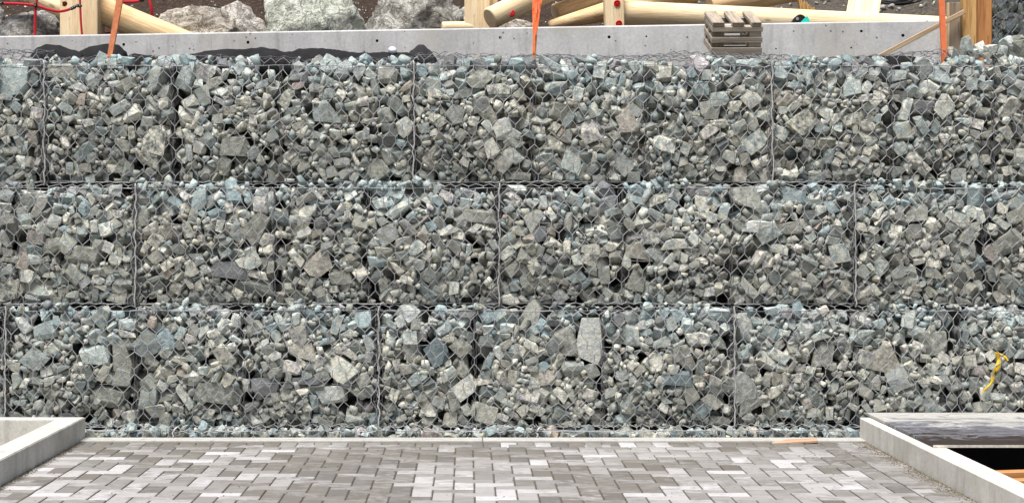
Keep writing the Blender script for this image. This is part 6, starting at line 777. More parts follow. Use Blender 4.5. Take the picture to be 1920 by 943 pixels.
def plug(parent, q, rad, nrm=Vector((0, -1, .25))):
    """red plastic cap sunk in a round drilled rim"""
    m = Matrix.Translation(q) @ nrm.normalized().to_track_quat('Z', 'Y').to_matrix().to_4x4()
    bm = bmesh.new(); prof = [(rad*1.12, -.012), (rad*1.10, .008), (rad*.92, .010), (rad*.84, .003), (rad*.5, .003), (rad*.42, .010), (0.0001, .011)]
    S = 18; rings = [[bm.verts.new((r*math.cos(2*math.pi*k/S), r*math.sin(2*math.pi*k/S), z)) for k in range(S)] for r, z in prof]
    for i, (a, b) in enumerate(zip(rings, rings[1:])):
        for k in range(S):
            f = bm.faces.new((a[k], a[(k+1) % S], b[(k+1) % S], b[k]))
    bmesh.ops.recalc_face_normals(bm, faces=bm.faces[:])
    o = obj('red_cap', bm, M['redcap'], None, False)
    pm = parent.matrix_world.copy()
    if parent.parent is None and parent.type == 'EMPTY': pm = Matrix.LocRotScale(parent.location, parent.rotation_euler, None)
    o.parent = parent; o.matrix_local = pm.inverted() @ m
YW = 14.75
# left group
log('thin pine log end coming down to the square post from the upper left', P(-60, -62, 15.0), P(128, 20, 14.75), .075, .095, M['pine_pale'], 1)
log('stout pine log sloping down to the right beside the faded orange stake', P(150, 2, 14.72), P(420, 116, 14.75), .125, .135, M['pine'], 2)
def post(name, label, corners, Y, depth, mat, cat='post', group=None, bev=.008, yaw=0, plugs=(), taper=None):
    """squared timber standing up; corners = (px left, px right, py top, py bottom)"""
    x0, x1, ya, yb = corners
    a = P(x0, yb, Y); b = P(x1, ya, Y); wdt = b.x-a.x; h = b.z-a.z
    bm = bmesh.new(); box(bm, 0, wdt, 0, depth, 0, h, bev)
    if taper:
        for v in bm.verts:
            if v.co.x < wdt/2: v.co.x += taper*(1-v.co.z/h)
    o = obj(name, bm, mat); o.location = a; o.rotation_euler = (0, 0, yaw)
    tag(o, label, cat, group)
    bpy.context.view_layer.update()
    for (px, py, r) in plugs: plug(o, P(px, py, Y-.002), r*Y/F, Vector((0, -1, 0)))
    return o
p1 = post('square_post', 'pale squared pine post with a round hole, red rope hanging down its face', (112, 183, -40, 95), 14.5, .30, M['pine_pale'])
# round hole in its upper left edge
cut = bmesh.new(); q = P(121, 8, 14.5)
bmesh.ops.create_cone(cut, cap_ends=True, segments=18, radius1=.024, radius2=.024, depth=.2, matrix=Matrix.Translation(q) @ Matrix.Rotation(R(25), 4, 'Z') @ Matrix.Rotation(R(90), 4, 'X'))
co = obj('cutter', cut, M['lumber_orange'])
md = p1.modifiers.new('b', 'BOOLEAN'); md.object = co; md.solver = 'EXACT'; md.material_mode = 'TRANSFER'
dg = bpy.context.evaluated_depsgraph_get(); me = bpy.data.meshes.new_from_object(p1.evaluated_get(dg)); p1.modifiers.clear(); p1.data = me
bpy.data.objects.remove(co)

# red rope climbing net
root = empty('rope_net', P(66, 66, 14.3), 'red rope climbing net with black cross clamps hung round the square post', 'climbing net')
ro = root.location
def rope(pts, r=.0125):
    p = [P(*q)-ro for q in pts]; out = []
    for i in range(len(p)-1):
        a, b = p[i], p[i+1]; pa = p[max(0, i-1)]; pb = p[min(len(p)-1, i+2)]
        for t in range(6):
            u = t/6; out.append(.5*((2*a)+(b-pa)*u+(2*pa-5*a+4*b-pb)*u*u+(3*a-pa-3*b+pb)*u**3))
    out.append(p[-1]); return curve_tube('rope', out, r, M['rope'], root, 8)
Yn = 14.25
rope([(70, -30, Yn), (69, 0, Yn), (67, 12, Yn), (66, 35, Yn), (65, 80, Yn)])
rope([(149, -30, Yn+.1), (150, 0, Yn+.1), (151, 25, Yn+.1), (152, 45, Yn+.1), (155, 80, Yn+.1)], .010)
rope([(-20, 6, Yn), (3, 7, Yn), (35, 8, Yn), (66, 11, Yn), (90, 18, Yn), (108, 22, Yn), (122, 20.5, Yn), (133, 17, Yn)])
rope([(150, -2, 14.9), (182, 1, 14.9), (209, 3, 14.9), (240, 4, 14.9), (262, 2, 14.9), (290, -8, 14.9)])
rope([(276, -25, 14.9), (280, -3, 14.9), (284, 18, 14.9), (288, 42, 14.95)], .0135)
rope([(183, 62, 14.9), (196, 62, 14.9), (212, 61, 14.9)], .009)
def clamp(px, py, Y, w_, h_, name='rope_clamp', rot=0, bolts=()):
    q = P(px, py, Y)-ro; bm = bmesh.new(); box(bm, -w_/2, w_/2, -.022, .022, -h_/2, h_/2, .012)
    o = obj(name, bm, M['black'], root); o.location = q; o.rotation_euler = (0, rot, 0)
    for bx in bolts:
        bm = bmesh.new(); bmesh.ops.create_cone(bm, cap_ends=True, segments=10, radius1=.006, radius2=.005, depth=.006, matrix=Matrix.Translation((bx, -.024, 0)) @ Matrix.Rotation(R(90), 4, 'X'))
        obj('bolt', bm, M['bolt'], o)
clamp(67, 11, Yn-.01, .030, .045, bolts=(0,)); clamp(3, 6.5, Yn-.01, .04, .03, bolts=(0,)); clamp(209, 3, 14.88, .035, .035); clamp(266, 1, 14.88, .05, .03)
clamp(137, 15.5, Yn-.01, .065, .026, 'rope_ferrule', R(-27), (-.018, 0, .018)); clamp(148, 11.5, Yn-.03, .055, .030, 'rope_ferrule', R(2), (-.012, .014))

# middle group
log('short pine offcut lying at the foot of the squared post', P(828, 52, 14.55), P(905, 52, 14.62), .052, .055, M['pine_pale'], 3)
post('square_post', 'wide pale squared pine post right of the dark boulder', (871, 919, -40, 90), 14.55, .24, M['pine_pale'], taper=.0)
post('square_post', 'narrow tan strip standing in for the shaded right side of the wide squared post', (912, 934, -40, 80), 14.85, .16, M['pine'])  # separate darker timber paints the shaded second side of the wide post
nC = Vector((-.35, -1, .1))
lg = log('pine log with a broad cut end facing left and one red plug', P(918, 36, 14.35), P(1120, -62, 14.9), .100, .110, M['pine_pale'], 4)
bpy.context.view_layer.update(); plug(lg, P(959, 25.5, 14.35), .028, Vector((-.15, -1, .15)))
log('tan pine log with a blunt end, upper of the two right of the hanging ribbons', P(1040, 24, 14.85), P(1250, -42, 15.3), .080, .105, M['pine'], 5)
log('tan pine log with a pointed end, lower of the two right of the hanging ribbons', P(1028, 49, 14.62), P(1300, -18, 14.9), .045, .150, M['pine'], 6, chamfer=.02)
lgm = log('long pale pine log lying along the top of the concrete wall with one red plug', P(1150, 24, 14.38), P(1800, 57, 14.0), .112, .112, M['pine_pale'], 7)
bpy.context.view_layer.update(); plug(lgm, P(1217, 22.5, 14.26), .0275, Vector((0, -1, .05)))
post('square_post', 'pale squared post with two red plugs at the end of the long log', (1132, 1171, -40, 75), 14.2, .16, M['pine_pale'], plugs=((1157, 7, 5.6), (1160.5, 45, 5.6)), taper=.02)
post('wood_block', 'small pine block under the near end of the long log', (1160, 1196, 45, 70), 14.33, .12, M['pine_pale'], 'wood block')
log('pine log behind the long log, above the left side of the grey pallet', P(1180, -28, 15.2), P(1405, -9, 15.1), .085, .085, M['pine'], 8)
log('pine log end behind the long log, right above the grey pallet', P(1330, 12, 14.95), P(1540, -26, 15.2), .10, .11, M['pine'], 9)
def jagged():
    bm = bmesh.new(); r = random.Random(4); a = P(1500, 20, 15.0)
    for i in range(9):
        x = i*.016; h = .11-.011*i+r.uniform(-.02, .015)
        box(bm, x, x+.014, r.uniform(-.02, .01), .06, 0, max(.02, h), .002)
    for v in bm.verts: v.co.x += v.co.z*-.15
    o = obj('split_wood', bm, M['lumber_yellow']); o.location = a
    tag(o, 'jagged splintered piece of wood behind the long log', 'wood scrap')
jagged()
def plank_quad(name, label, quad, Y0, th, mat, cat, group=None):
    """flat board given by four photo points (tl, tr, br, bl) at distances"""
    pts = [P(*q) for q in quad]
    nrm = (pts[1]-pts[0]).cross(pts[3]-pts[0]).normalized()
    if nrm.y > 0: nrm = -nrm
    z = (pts[0]-pts[3]).normalized(); y = -nrm; x = y.cross(z); m = Matrix((x, y, z)).transposed().to_4x4(); m.translation = pts[3]
    mi = m.inverted(); bm = bmesh.new()
    f = [bm.verts.new(mi @ p) for p in pts]; b = [bm.verts.new(mi @ (p-nrm*th)) for p in pts]
    bm.faces.new(f); bm.faces.new(b[::-1])
    for i in range(4): bm.faces.new((f[i], b[i], b[(i+1) % 4], f[(i+1) % 4]))
    bmesh.ops.recalc_face_normals(bm, faces=bm.faces[:])
    bmesh.ops.bevel(bm, geom=bm.edges[:], offset=min(.004, th*.2), segments=1, affect='EDGES')
    o = obj(name, bm, mat); o.matrix_world = m; tag(o, label, cat, group); return o
root = empty('plank_pair', P(1588, 60, 14.5), 'two pale planks side by side leaning on the soil behind the long log', 'planks')
for q in ([(1597, -30, 15.0), (1625, -30, 15.0), (1618, 60, 14.4), (1580, 58, 14.4)], [(1625.5, -30, 15.0), (1657, -30, 15.0), (1643, 60, 14.4), (1618.5, 60, 14.4)]):
    o = plank_quad('plank', None, q, 0, .04, M['pine_pale'], None); m = o.matrix_world.copy(); o.parent = root; o.matrix_local = Matrix.Translation(-root.location) @ m
# coil of black cable
root = empty('cable_coil', P(1676, 3, 16.0), 'coil of black cable lying on the gravelly soil at the top right', 'cable coil')
for i in range(9):
    rr_ = .11+.016*i; pts = [Vector((rr_*math.cos(a)*1.15+.004*math.sin(3*a+i), rr_*math.sin(a)*.85, .02+.010*(i % 3)+.38*rr_*math.sin(a)+.004*math.sin(5*a+i))) for a in [2*math.pi*k/36 for k in range(37)]]
    curve_tube('cable_loop', pts, .0075, M['black'], root, 6)
# small black and teal tool on the wall top
def tool():
    Y = WY(1500)-.0; a = P(1486, 43.6, Y+.06)
    root = empty('tape_tool', a, 'small rounded black tool with a teal plate on top of the concrete wall', 'tool')
    bm = bmesh.new(); S = 14; prof = []
    for k in range(S+1):
        t = k/S; prof.append((.155*t, .005+.075*math.sin(math.pi*min(1, t*1.05+.03))**.8*(1-.25*t)))
    f = [bm.verts.new((x, 0, z)) for x, z in prof]; b = [bm.verts.new((x, .06, z*.97)) for x, z in prof]
    f0 = bm.verts.new((0, 0, 0)); f1 = bm.verts.new((.155, 0, 0)); b0 = bm.verts.new((0, .06, 0)); b1 = bm.verts.new((.155, .06, 0))
    for i in range(S): bm.faces.new((f[i], f[i+1], b[i+1], b[i]))
    bm.faces.new([f0, *f, f1]); bm.faces.new([b1, *b[::-1], b0]); bm.faces.new((f0, b0, b[0], f[0])); bm.faces.new((f1, f[-1], b[-1], b1)); bm.faces.new((f0, f1, b1, b0))
    bmesh.ops.recalc_face_normals(bm, faces=bm.faces[:]); bmesh.ops.bevel(bm, geom=bm.edges[:], offset=.003, segments=1, affect='EDGES')
    obj('tool_body', bm, M['black'], root)
    bm = bmesh.new(); vs = [(.062, -.004, 0), (.150, -.004, 0), (.128, -.004, .052), (.112, -.004, .052)]
    f = [bm.verts.new(v) for v in vs]; b = [bm.verts.new((v[0], .05, v[2])) for v in vs]
    bm.faces.new(f); bm.faces.new(b[::-1])
    for i in range(4): bm.faces.new((f[i], b[i], b[(i+1) % 4], f[(i+1) % 4]))
    bmesh.ops.recalc_face_normals(bm, faces=bm.faces[:]); obj('teal_plate', bm, M['teal'], root)
    bm = bmesh.new(); bmesh.ops.create_cone(bm, cap_ends=True, segments=12, radius1=.014, radius2=.012, depth=.008, matrix=Matrix.Translation((.04, -.004, .035)) @ Matrix.Rotation(R(90), 4, 'X'))
    obj('tool_button', bm, M['bolt'], root)
tool()

# ---------------------------------------------------------------- formwork timber at the right
G = 'formwork timber standing at the right end of the concrete wall'
root = empty('formwork_board', P(1777, 112, 13.0), 'upright weathered grey board right of the orange painted stake', 'board', G); bo = root.location
a = P(1777, 112, 13.0); b = P(1801, 5, 13.0)
bm = bmesh.new(); box(bm, .018, b.x-a.x, 0, .04, 0, b.z-a.z, .003); obj('board_face', bm, M['lumber_grey'], root)
bm = bmesh.new(); box(bm, 0, .0165, -.003, .04, 0, b.z-a.z-.003, .003); obj('board_edge', bm, M['lumber_edge'], root)
post('formwork_board', 'narrow brown board hidden between the grey board and the yellow post', (1800, 1812, 12, 112), 13.14, .05, M['lumber_grey'], 'board', G)
post('formwork_post', 'yellow-brown lumber post at the right end of the concrete wall', (1807, 1832, -45, 138), 12.98, .10, M['lumber_yellow'], 'post', G)
post('formwork_post', 'orange-brown lumber post beside the dark upper gabion', (1832.4, 1861, -45, 138), 13.0, .10, M['lumber_orange'], 'post', G)
post('formwork_board', 'thin pale strip of board just right of the orange painted stake', (1770, 1776, 48, 112), 13.06, .04, M['lumber_edge'], 'board', G)
plank_quad('diagonal_brace', 'dusty wooden brace sloping up from the gabions to the yellow post', [(1808, 17.5, 12.93), (1812, 25.5, 12.93), (1650, 111, 12.75), (1646, 103, 12.75)], 0, .035, M['brace'], 'brace', G)

# ---------------------------------------------------------------- painted survey stakes
def stake(name, label, p_top, p_bot, wpx_top, wpx_bot, th, mat, seed):
    n = 10; bm = bmesh.new(); rings = []
    d = (p_top-p_bot)
    for i in range(n+1):
        t = i/n; p = p_bot.lerp(p_top, t)-p_bot; ww = (wpx_bot+(wpx_top-wpx_bot)*t)*p_bot.y/F/2
        ww *= 1+.04*n1(t*6, seed)
        rings.append([bm.verts.new(p+Vector(v)) for v in ((-ww, -th/2, 0), (ww, -th/2, 0), (ww, th/2, 0), (-ww, th/2, 0))])
    for a, b in zip(rings, rings[1:]):
        for k in range(4): bm.faces.new((a[k], a[(k+1) % 4], b[(k+1) % 4], b[k]))
    bm.faces.new(rings[0][::-1]); bm.faces.new(rings[-1])
    bmesh.ops.recalc_face_normals(bm, faces=bm.faces[:])
    o = obj(name, bm, mat); o.location = p_bot; return o
GS = 'orange survey stakes stuck into the top course'
o = stake('survey_stake', '', P(230, -30, 12.62), P(203, 124, 12.6), 13, 8.5, .03, M['orange_faded'], 1)
tag(o, 'leaning faded orange wooden stake in front of the sloping pine log', 'stake', GS)
o = stake('survey_stake', '', P(1764, -30, 12.62), P(1771, 122, 12.6), 11.5, 10, .02, M['orange'], 2)
tag(o, 'bright orange painted stake left of the formwork boards', 'stake', GS)
root = empty('survey_stake', P(1001, 114, 12.6), 'wooden stake wrapped in hanging fluorescent orange ribbons', 'stake', GS)
o = stake('stake_shaft', '', P(1007, -30, 12.62), P(1001, 114, 12.6), 9, 7.5, .022, M['stake'], 3)
o.parent = root; o.location = (0, 0, 0)
rr_ = random.Random(8)
for i in range(6):
    xa = 1001+i*2.6+rr_.uniform(-.8, .8); ph = i*1.7; bm = bmesh.new(); rows = []
    yend = [62, 104, 98, 84, 66, 58][i]
    for t in range(15):
        u = t/14; py = -30+(yend+30)*u; cx = xa+(1002.5-xa)*(max(0, py)/90)**1.0*.85-.02*max(0, py)+.9*n1(u*3+ph, i); wv = (5.4-2.2*u)*(1-.25*abs(n1(u*4, ph)))
        Yr = 12.575-.006*(i % 3)+.010*n1(u*4, ph, 2)
        rows.append((bm.verts.new(P(cx-wv/2, py, Yr)-root.location), bm.verts.new(P(cx+wv/2, py+.6, Yr+.008*n1(u*5, ph, 6))-root.location)))
    for a, b in zip(rows, rows[1:]): bm.faces.new((a[0], a[1], b[1], b[0]))
    bmesh.ops.solidify(bm, geom=bm.faces[:], thickness=.001)
    obj('ribbon', bm, M['ribbon'], root, True)

# ---------------------------------------------------------------- little grey pallet, tilted towards the viewer
def pallet():
    root = empty('pallet', P(1333, 104, 12.78), 'small weathered grey wooden pallet standing on the gabions against the concrete wall', 'pallet', rot=(R(17), 0, R(-1.5)))
    s = 12.78/F; Wp = 95*s; Dp = .52
    def bx_(name, x0, x1, y0, y1, z0, z1, mat='pallet', bev=.004):
        bm = bmesh.new(); box(bm, x0, x1, y0, y1, z0, z1, bev); return obj(name, bm, M[mat], root)
    z = lambda py: (104-py)*s*1.04
    # level boards (front and back rails of each layer) and side rails
    for za, zb in ((104, 90.5), (82, 71.5), (62, 52.5)):
        for yy in (0, Dp-.09):
            bx_('cross_board', 0, Wp, yy, yy+.085, z(za), z(zb))
        bx_('side_board', .0, .075, .088, Dp-.093, z(za)+.002, z(zb)-.002)
        bx_('side_board', Wp-.075, Wp, .088, Dp-.093, z(za)+.002, z(zb)-.002)
    for za, zb in ((90, 82.4), (71, 62.4)):
        for x0 in (0.004, Wp-.106):
            for yy in (.012, .22, Dp-.10): bx_('spacer_block', x0, x0+.098, yy, yy+.085, z(za), z(zb), 'pallet_end' if yy < .1 and x0 < .1 else 'pallet', .003)
        bx_('inner_board', .12, Wp-.12, .25, .33, z(za), z(zb), 'pallet', .003)
    for x0, x1 in ((0, 23.5), (37, 60), (73, 92)):
        bm = bmesh.new(); box(bm, x0*s, x1*s, -.004, Dp, z(52), z(43.5), .007)
        for f in bm.faces:
            if f.normal.y < -.5 and f.calc_area() > .002: f.material_index = 1
        bm.normal_update()
        for f in bm.faces: f.material_index = 1 if f.normal.y < -.9 else 0
        me = bpy.data.meshes.new('top_board'); bm.to_mesh(me); bm.free(); me.materials.append(M['pallet_y']); me.materials.append(M['pallet_end'])
        link(bpy.data.objects.new('top_board', me), root)
M['pallet_y'] = mat_wood('grey_pallet_top', (.42, .365, .30), (.25, .21, .17), 1, False)
pallet()

# ---------------------------------------------------------------- black geotextile bulging up behind the top course
def cloth(name, label, prof, Y, depth, mat, zb=2.80, seed=0):
    """prof: (px, py) outline of the fold's crest"""
    bm = bmesh.new(); rows = []
    x = prof[0][0]
    while x <= prof[-1][0]+.1:
        for (a, ya), (b, yb) in zip(prof, prof[1:]):
            if a <= x <= b: t = (x-a)/(b-a); t = t*t*(3-2*t); py = ya+(yb-ya)*t; break
        h = P(x, py, Y+depth*.45).z-zb+.006*n1(x*.08, seed)+.003*n1(x*.3, seed)
        row = []
        for k in range(13):
            t = k/12; yy = Y+depth*t+.012*n1(x*.02, k*.7, seed); zz = zb+h*math.sin(math.pi*t)**.45+.014*n1(x*.02, t*5, seed+5)*math.sin(math.pi*t)
            X = (x-VX)*(Y+depth*.45)/F
            row.append(bm.verts.new((X, yy, zz)))
        rows.append(row); x += 4
    for a, b in zip(rows, rows[1:]):
        for k in range(12): bm.faces.new((a[k], b[k], b[k+1], a[k+1]))
    bmesh.ops.recalc_face_normals(bm, faces=bm.faces[:])
    bmesh.ops.solidify(bm, geom=bm.faces[:], thickness=.004)
    o = obj(name, bm, mat, None, True); tag(o, label, 'fabric', 'filter fabric folds behind the top course'); return o
cloth('geotextile_fold', 'low black fabric hump left of the faded orange stake', [(56, 108), (74, 89), (90, 83), (108, 84.5), (138, 94), (160, 99)], 12.72, .5, M['fabric'], seed=1)
cloth('geotextile_fold', 'smooth black fabric hump behind the foot of the faded orange stake', [(150, 96), (170, 86), (200, 82), (222, 84), (233, 93), (240, 112)], 12.8, .42, M['fabric'], seed=2)
cloth('geotextile_fold', 'long black fabric fold behind the left half of the top course', [(340, 116), (362, 101), (395, 95), (425, 93), (460, 92), (490, 89), (512, 91), (535, 98), (548, 97), (562, 91), (590, 90), (625, 94), (660, 97), (700, 99), (735, 98), (762, 98), (780, 108)], 12.6, .55, M['fabric'], seed=3)
cloth('geotextile_fold', 'pointed dark grey fabric hump left of the squared post', [(758, 108), (772, 93), (786, 83), (794, 83), (806, 94), (818, 108)], 12.8, .4, M['fabric_grey'], seed=4)
cloth('geotextile_fold', 'thin black fabric edge under the lid netting on the right', [(1590, 112), (1612, 107), (1640, 105.5), (1680, 104), (1720, 107), (1740, 112)], 12.56, .3, M['fabric'], seed=6)
cloth('geotextile_fold', 'faint black fabric edge between the two left humps and the long fold', [(230, 112), (250, 101), (275, 105), (300, 106), (330, 108), (350, 113)], 12.56, .3, M['fabric'], seed=7)
bm = bmesh.new(); bmesh.ops.create_icosphere(bm, subdivisions=3, radius=.036)
for v in bm.verts: v.co *= 1+.12*n1(v.co.x*30, v.co.y*30, v.co.z*30); v.co.z *= .85
o = obj('white_cup', bm, M['white'], None, True); o.location = P(736, 95, 12.75); tag(o, 'small white rounded object peeking over the black fabric', 'white object')

# ---------------------------------------------------------------- paving
W_ = .1245; J = .0075
rp = random.Random(3)
PAV0, PAV1 = 8.2, 11.86
blobs = [(640, 880, 120, 42), (560, 935, 90, 20), (740, 850, 130, 22), (320, 872, 60, 14), (175, 842, 60, 12), (60, 900, 60, 10), (640, 925, 120, 30), (1060, 890, 50, 14), (1160, 905, 90, 16), (1130, 925, 70, 12), (820, 838, 110, 14),
         (1010, 850, 120, 14), (1640, 850, 90, 18), (1580, 872, 60, 10), (1430, 835, 160, 8), (240, 890, 60, 10), (1090, 940, 100, 10), (1320, 872, 90, 8), (400, 838, 120, 9), (1730, 900, 60, 30), (1220, 870, 60, 8)]
def paver_tone(x, y):
    px = VX+x*F/y; py = VY+EYE*F/y
    d = max([max(0, 1-(((px-a)/c/1.2)**2+((py-b)/e/1.2)**2)) for a, b, c, e in blobs])
    pr = .13+.80*min(1, d*2.6)+.10*n1(x*1.4, y*1.4, 4)
    if px > 930 and py > 850 and d < .1: pr *= .35
    return rp.uniform(.72, 1.0) if rp.random() < pr else rp.uniform(.0, .52)
def paver_mesh(w, h):
    bm = bmesh.new(); a = .005; z = [0, -.0035, -.05]
    t = [bm.verts.new((sx*(w/2-a), sy*(h/2-a), z[0])) for sx, sy in ((-1, -1), (1, -1), (1, 1), (-1, 1))]
    m = [bm.verts.new((sx*w/2, sy*h/2, z[1])) for sx, sy in ((-1, -1), (1, -1), (1, 1), (-1, 1))]
    l = [bm.verts.new((sx*w/2, sy*h/2, z[2])) for sx, sy in ((-1, -1), (1, -1), (1, 1), (-1, 1))]
    bm.faces.new(t)
    for i in range(4):
        j = (i+1) % 4; bm.faces.new((m[i], m[j], t[j], t[i])); bm.faces.new((l[i], l[j], m[j], m[i]))
    me = bpy.data.meshes.new('paving_brick'); bm.normal_update(); bm.to_mesh(me); bm.free(); me.materials.append(M['paver']); return me
pave = bpy.data.objects.new('pavement', bpy.data.meshes.new('pavement'))
bm = bmesh.new(); bm.faces.new([bm.verts.new(p) for p in rect(KL, KR, PAV0, PAV1+.02, -.0085)]); bm.to_mesh(pave.data); bm.free()
pave.data.materials.append(M['joint']); link(pave); pave['kind'] = 'structure'
bricks = []
x = KL+.01; xl = KL+2*W_+.012; xr = KR-2*W_-.012; yt = PAV1-2*W_
y = yt-.002                       # soldier columns beside both kerbs, a soldier row along the edging
while y > PAV0:
    bricks.append((KL+.006+W_, y-W_/2, 0)); bricks.append((KR-.006-W_, y-W_/2, 0)); y -= W_
x = KL+.006
while x < KR-W_*.6: bricks.append((x+W_/2, PAV1-W_, 1)); x += W_
nx = int((xr-xl)/W_); ny = int((yt-PAV0)/W_); W2 = (xr-xl)/nx
for i in range(-1, nx+1):
    for j in range(-1, ny+1):
        d = (i-j) % 4; X = xl+i*W2; Y = yt-(j+1)*W_
        if d == 0: bricks.append((X+W2, Y+W_/2, 0))
        elif d == 3: bricks.append((X+W2/2, Y, 1))       # covers cells j and j+1 going towards the viewer
keep = []
for X, Y, v in bricks:
    hx, hy = (W_, W_/2) if v == 0 else (W_/2, W_)
    x0 = X-hx; x1 = X+hx; y0 = Y-hy; y1 = Y+hy; soldier = X < KL+.26 or X > KR-.26 or Y > yt+.01
    if not soldier:
        x0 = max(x0, xl-.001); x1 = min(x1, xr+.001); y1 = min(y1, yt)
    if x1-x0 < .05 or y1-y0 < .05: continue
    keep.append(((x0+x1)/2, (y0+y1)/2, x1-x0-J, y1-y0-J))
def shown(b):
    px = VX+b[0]*F/b[1]; py = VY+EYE*F/b[1]
    return (b[2]*F/b[1])*(b[3]*EYE*F/b[1]**2)*(1 if -20 < px < 1940 and py < 946 else .001)
keep.sort(key=lambda b: -shown(b))
cache = {}; Vs = []; Fs = []; T = []; bcount = 0
for i, (X, Y, w0, h0) in enumerate(keep):
    key = (round(w0, 3), round(h0, 3))
    if key not in cache: cache[key] = paver_mesh(*key)
    me = cache[key]; tone = paver_tone(X, Y)*(.72 if w0 > h0 else 1); z = rp.uniform(-.0012, .0012); tl = (rp.uniform(-.006, .006), rp.uniform(-.004, .004), rp.uniform(-.006, .006))
    if i < 300:
        o = bpy.data.objects.new('paving_brick', me); o.location = (X, Y, z); o.rotation_euler = tl; o['tone'] = tone; link(o, pave)
    else:
        mm = Matrix.Translation((X, Y, z)) @ Matrix.Rotation(tl[2], 4, 'Z') @ Matrix.Rotation(tl[0], 4, 'X') @ Matrix.Rotation(tl[1], 4, 'Y')
        Vs += [mm @ v.co for v in me.vertices]; Fs += [[bcount+k for k in p.vertices] for p in me.polygons]; T += [tone]*len(me.vertices); bcount += len(me.vertices)
o = np_obj('paving_brick', [tuple(v) for v in Vs], Fs, M['paver'], pave, {'tone': T}); o['kind'] = 'stuff'

# concrete edging strip in two lengths
for i, (x0, x1) in enumerate(((KL+.0, (905-VX)*11.95/F-.003), ((905-VX)*11.95/F+.003, KR))):
    bm = bmesh.new(); box(bm, x0, x1, PAV1+.004, 12.045, -.1, .012, .004)
    n = 40
    o = obj('edging_strip', bm, M['strip']); tag(o, ['left', 'right'][i]+'-hand length of the flush pale concrete edging between the paving and the gabions', 'edging', 'concrete edging along the paving')
# left concrete planter wall (L-shaped, open box) with soil inside
root = empty('concrete_planter', (KL, 11.9, 0), 'cast concrete planter with thick rims at the left of the paving', 'planter')
lo = Vector((KL, 11.9, 0))
def lshape():
    bm = bmesh.new(); T_ = .185; zt = .164
    pts = [(KL, 7.5), (KL, 12.045), (KL-2.6, 12.045), (KL-2.6, 11.865), (KL-T_, 11.865), (KL-T_, 7.5)]
    bot = [bm.verts.new(Vector((x, y, -.2))-lo) for x, y in pts]; top = [bm.verts.new(Vector((x, y, zt))-lo) for x, y in pts]
    bm.faces.new(top); bm.faces.new(bot[::-1])
    for i in range(6): bm.faces.new((bot[i], bot[(i+1) % 6], top[(i+1) % 6], top[i]))
    bmesh.ops.recalc_face_normals(bm, faces=bm.faces[:])
    es = [e for e in bm.edges if all(v.co.z > .1 for v in e.verts)]
    bmesh.ops.bevel(bm, geom=es, offset=.006, segments=2, affect='EDGES')
    obj('planter_rim', bm, M['kerb_l'], root)
lshape()
bm = bmesh.new(); nn = 24
g = [[bm.verts.new(Vector((KL-.18-2.4*i/nn, 7.6+4.28*j/nn, .0-.09+.03*n1(i*.5, j*.5)))-lo) for i in range(nn+1)] for j in range(nn+1)]
for a, b in zip(g, g[1:]):
    for i in range(nn): bm.faces.new((a[i], a[i+1], b[i+1], b[i]))
obj('planter_fill', bm, mat_concrete('sandy_fill', (.40, .38, .32), .25), root, True)
# right kerb
bm = bmesh.new(); box(bm, KR, KR+.16, 7.5, 12.06, -.2, .16, .007)
for v in bm.verts: pass
o = obj('concrete_kerb', bm, M['kerb']); tag(o, 'straight pale concrete kerb wall running along the right side of the paving', 'kerb')
# grit, moss and dust gathered at the kerb feet
rp2 = random.Random(12); recs = []
for i in range(2200):
    if rp2.random() < .6: xx = KR-abs(rp2.gauss(0, .05))-.003
    else: xx = KL+abs(rp2.gauss(0, .03))+.003
    yy = rp2.uniform(8.4, 11.9); s = rp2.uniform(.004, .014)
    recs.append(((xx, yy, .001), s, rp2.randrange(NV), Quaternion((rp2.gauss(0, 1), rp2.gauss(0, 1), rp2.gauss(0, 1), rp2.gauss(0, 1))).normalized(), 0, 0))
for i in range(260):
    recs.append(((rp2.uniform(KL, KR), rp2.uniform(8.4, 11.9), .002), rp2.uniform(.004, .012), rp2.randrange(NV), Quaternion((1, 0, 0, 0)), 0, 0))
o = mesh_from_stones('grit', recs, None, mat_simple('brown_grit', (.16, .135, .09), .95, 0, .5, 60)); o['kind'] = 'stuff'; tag(o, 'brown grit gathered along the kerb feet on the paving', 'grit')
# plywood sheet over the pit
root = empty('plywood_sheet', (3.045, 10.4, .163), 'worn dark film-faced plywood sheet lying over the pit, resting on the right kerb', 'plywood')
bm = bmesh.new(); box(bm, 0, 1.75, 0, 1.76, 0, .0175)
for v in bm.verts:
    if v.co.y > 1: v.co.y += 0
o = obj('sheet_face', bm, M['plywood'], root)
bm = bmesh.new(); box(bm, -.003, 1.752, -.004, -.0005, .0, .0165); obj('sheet_edge', bm, M['ply_edge'], root)
root.rotation_euler = (R(.15), 0, 0)
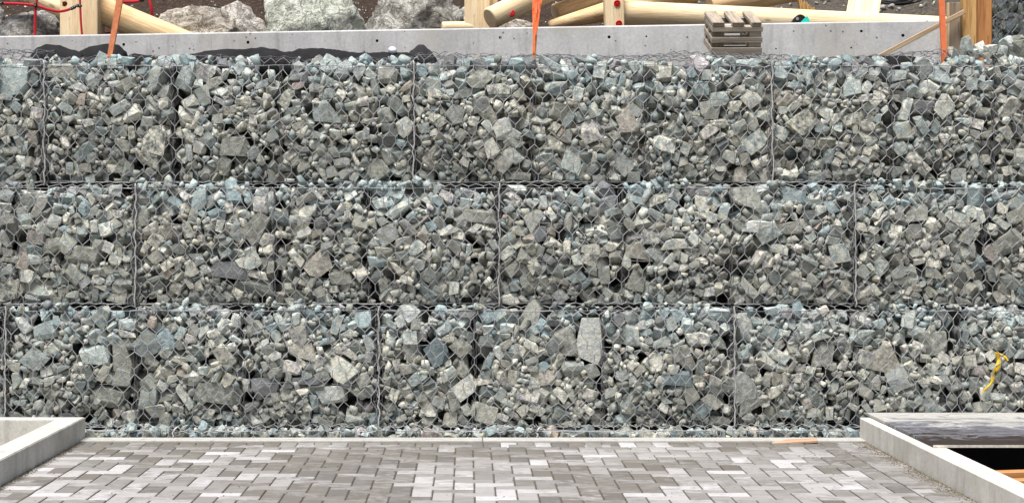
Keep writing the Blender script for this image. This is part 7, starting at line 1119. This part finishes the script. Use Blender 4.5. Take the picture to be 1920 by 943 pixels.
# timbers in the pit
G = 'rough timbers lying in the pit'
bm = bmesh.new(); box(bm, 0, 2.0, 0, .1, 0, .045, .003); o = obj('pit_timber', bm, M['pit_wood']); o.location = P(1846, 900, 10.05); o.rotation_euler = (0, R(-1.5), R(2)); tag(o, 'orange-brown timber crossing the dark pit, farther of the two', 'timber', G)
bm = bmesh.new(); box(bm, 0, 2.0, 0, .1, 0, .045, .003); o = obj('pit_timber', bm, M['pit_wood']); o.location = P(1860, 916, 9.75); o.rotation_euler = (0, R(-1), R(4)); tag(o, 'orange-brown timber at the lower right corner, nearer of the two', 'timber', G)
# lath on the edging
o = plank_quad('wooden_lath', 'short salmon-coloured wooden lath lying on the edging strip at the right', [(1447, 828.2, 11.93), (1532, 824.0, 11.90), (1533, 829.0, 11.78), (1448, 833.5, 11.80)], 0, .018, M['lath'], 'lath')
o.location.z += .015

# yellow marking tape on the third course
root = empty('yellow_tape', P(1868, 663, 12.15), 'torn yellow marking tape hanging from the netting at the lower right', 'tape')
def strip_(pts, name='tape_strip', mat='yellow', dy=0):
    bm = bmesh.new(); rows = []
    for i, (x, y, wv) in enumerate(pts):
        a = pts[max(0, i-1)]; b = pts[min(len(pts)-1, i+1)]; d = Vector((b[0]-a[0], b[1]-a[1])).normalized(); nrm = Vector((-d.y, d.x))*wv/2
        Y = 12.150+.010*math.sin(i*1.3)+dy
        rows.append((bm.verts.new(P(x-nrm.x, y-nrm.y, Y)-root.location), bm.verts.new(P(x, y, Y-.006)-root.location), bm.verts.new(P(x+nrm.x, y+nrm.y, Y+.004)-root.location)))
    for a, b in zip(rows, rows[1:]):
        for k in range(2): bm.faces.new((a[k], a[k+1], b[k+1], b[k]))
    bmesh.ops.recalc_face_normals(bm, faces=bm.faces[:]); bmesh.ops.solidify(bm, geom=bm.faces[:], thickness=.0012)
    return obj(name, bm, M[mat], root, False)
strip_([(1866, 661, 3), (1870, 666, 5), (1874, 674, 8), (1872, 684, 9.5), (1868, 692, 9), (1864, 698, 7), (1862, 706, 8), (1861, 713, 5), (1857, 720, 4), (1851, 726, 5), (1846, 731, 4), (1843, 738, 2.5)])
strip_([(1866, 661, 3), (1873, 663, 4), (1880, 666, 3.5), (1885, 670, 4.5), (1890, 676, 4)], dy=-.01)
strip_([(1868, 686, 6), (1870, 689, 6), (1869, 692, 5)], 'tape_print', 'tape_mark', -.012)
strip_([(1866, 697, 4), (1867, 700, 5), (1865, 703, 4)], 'tape_print', 'tape_mark', -.012)
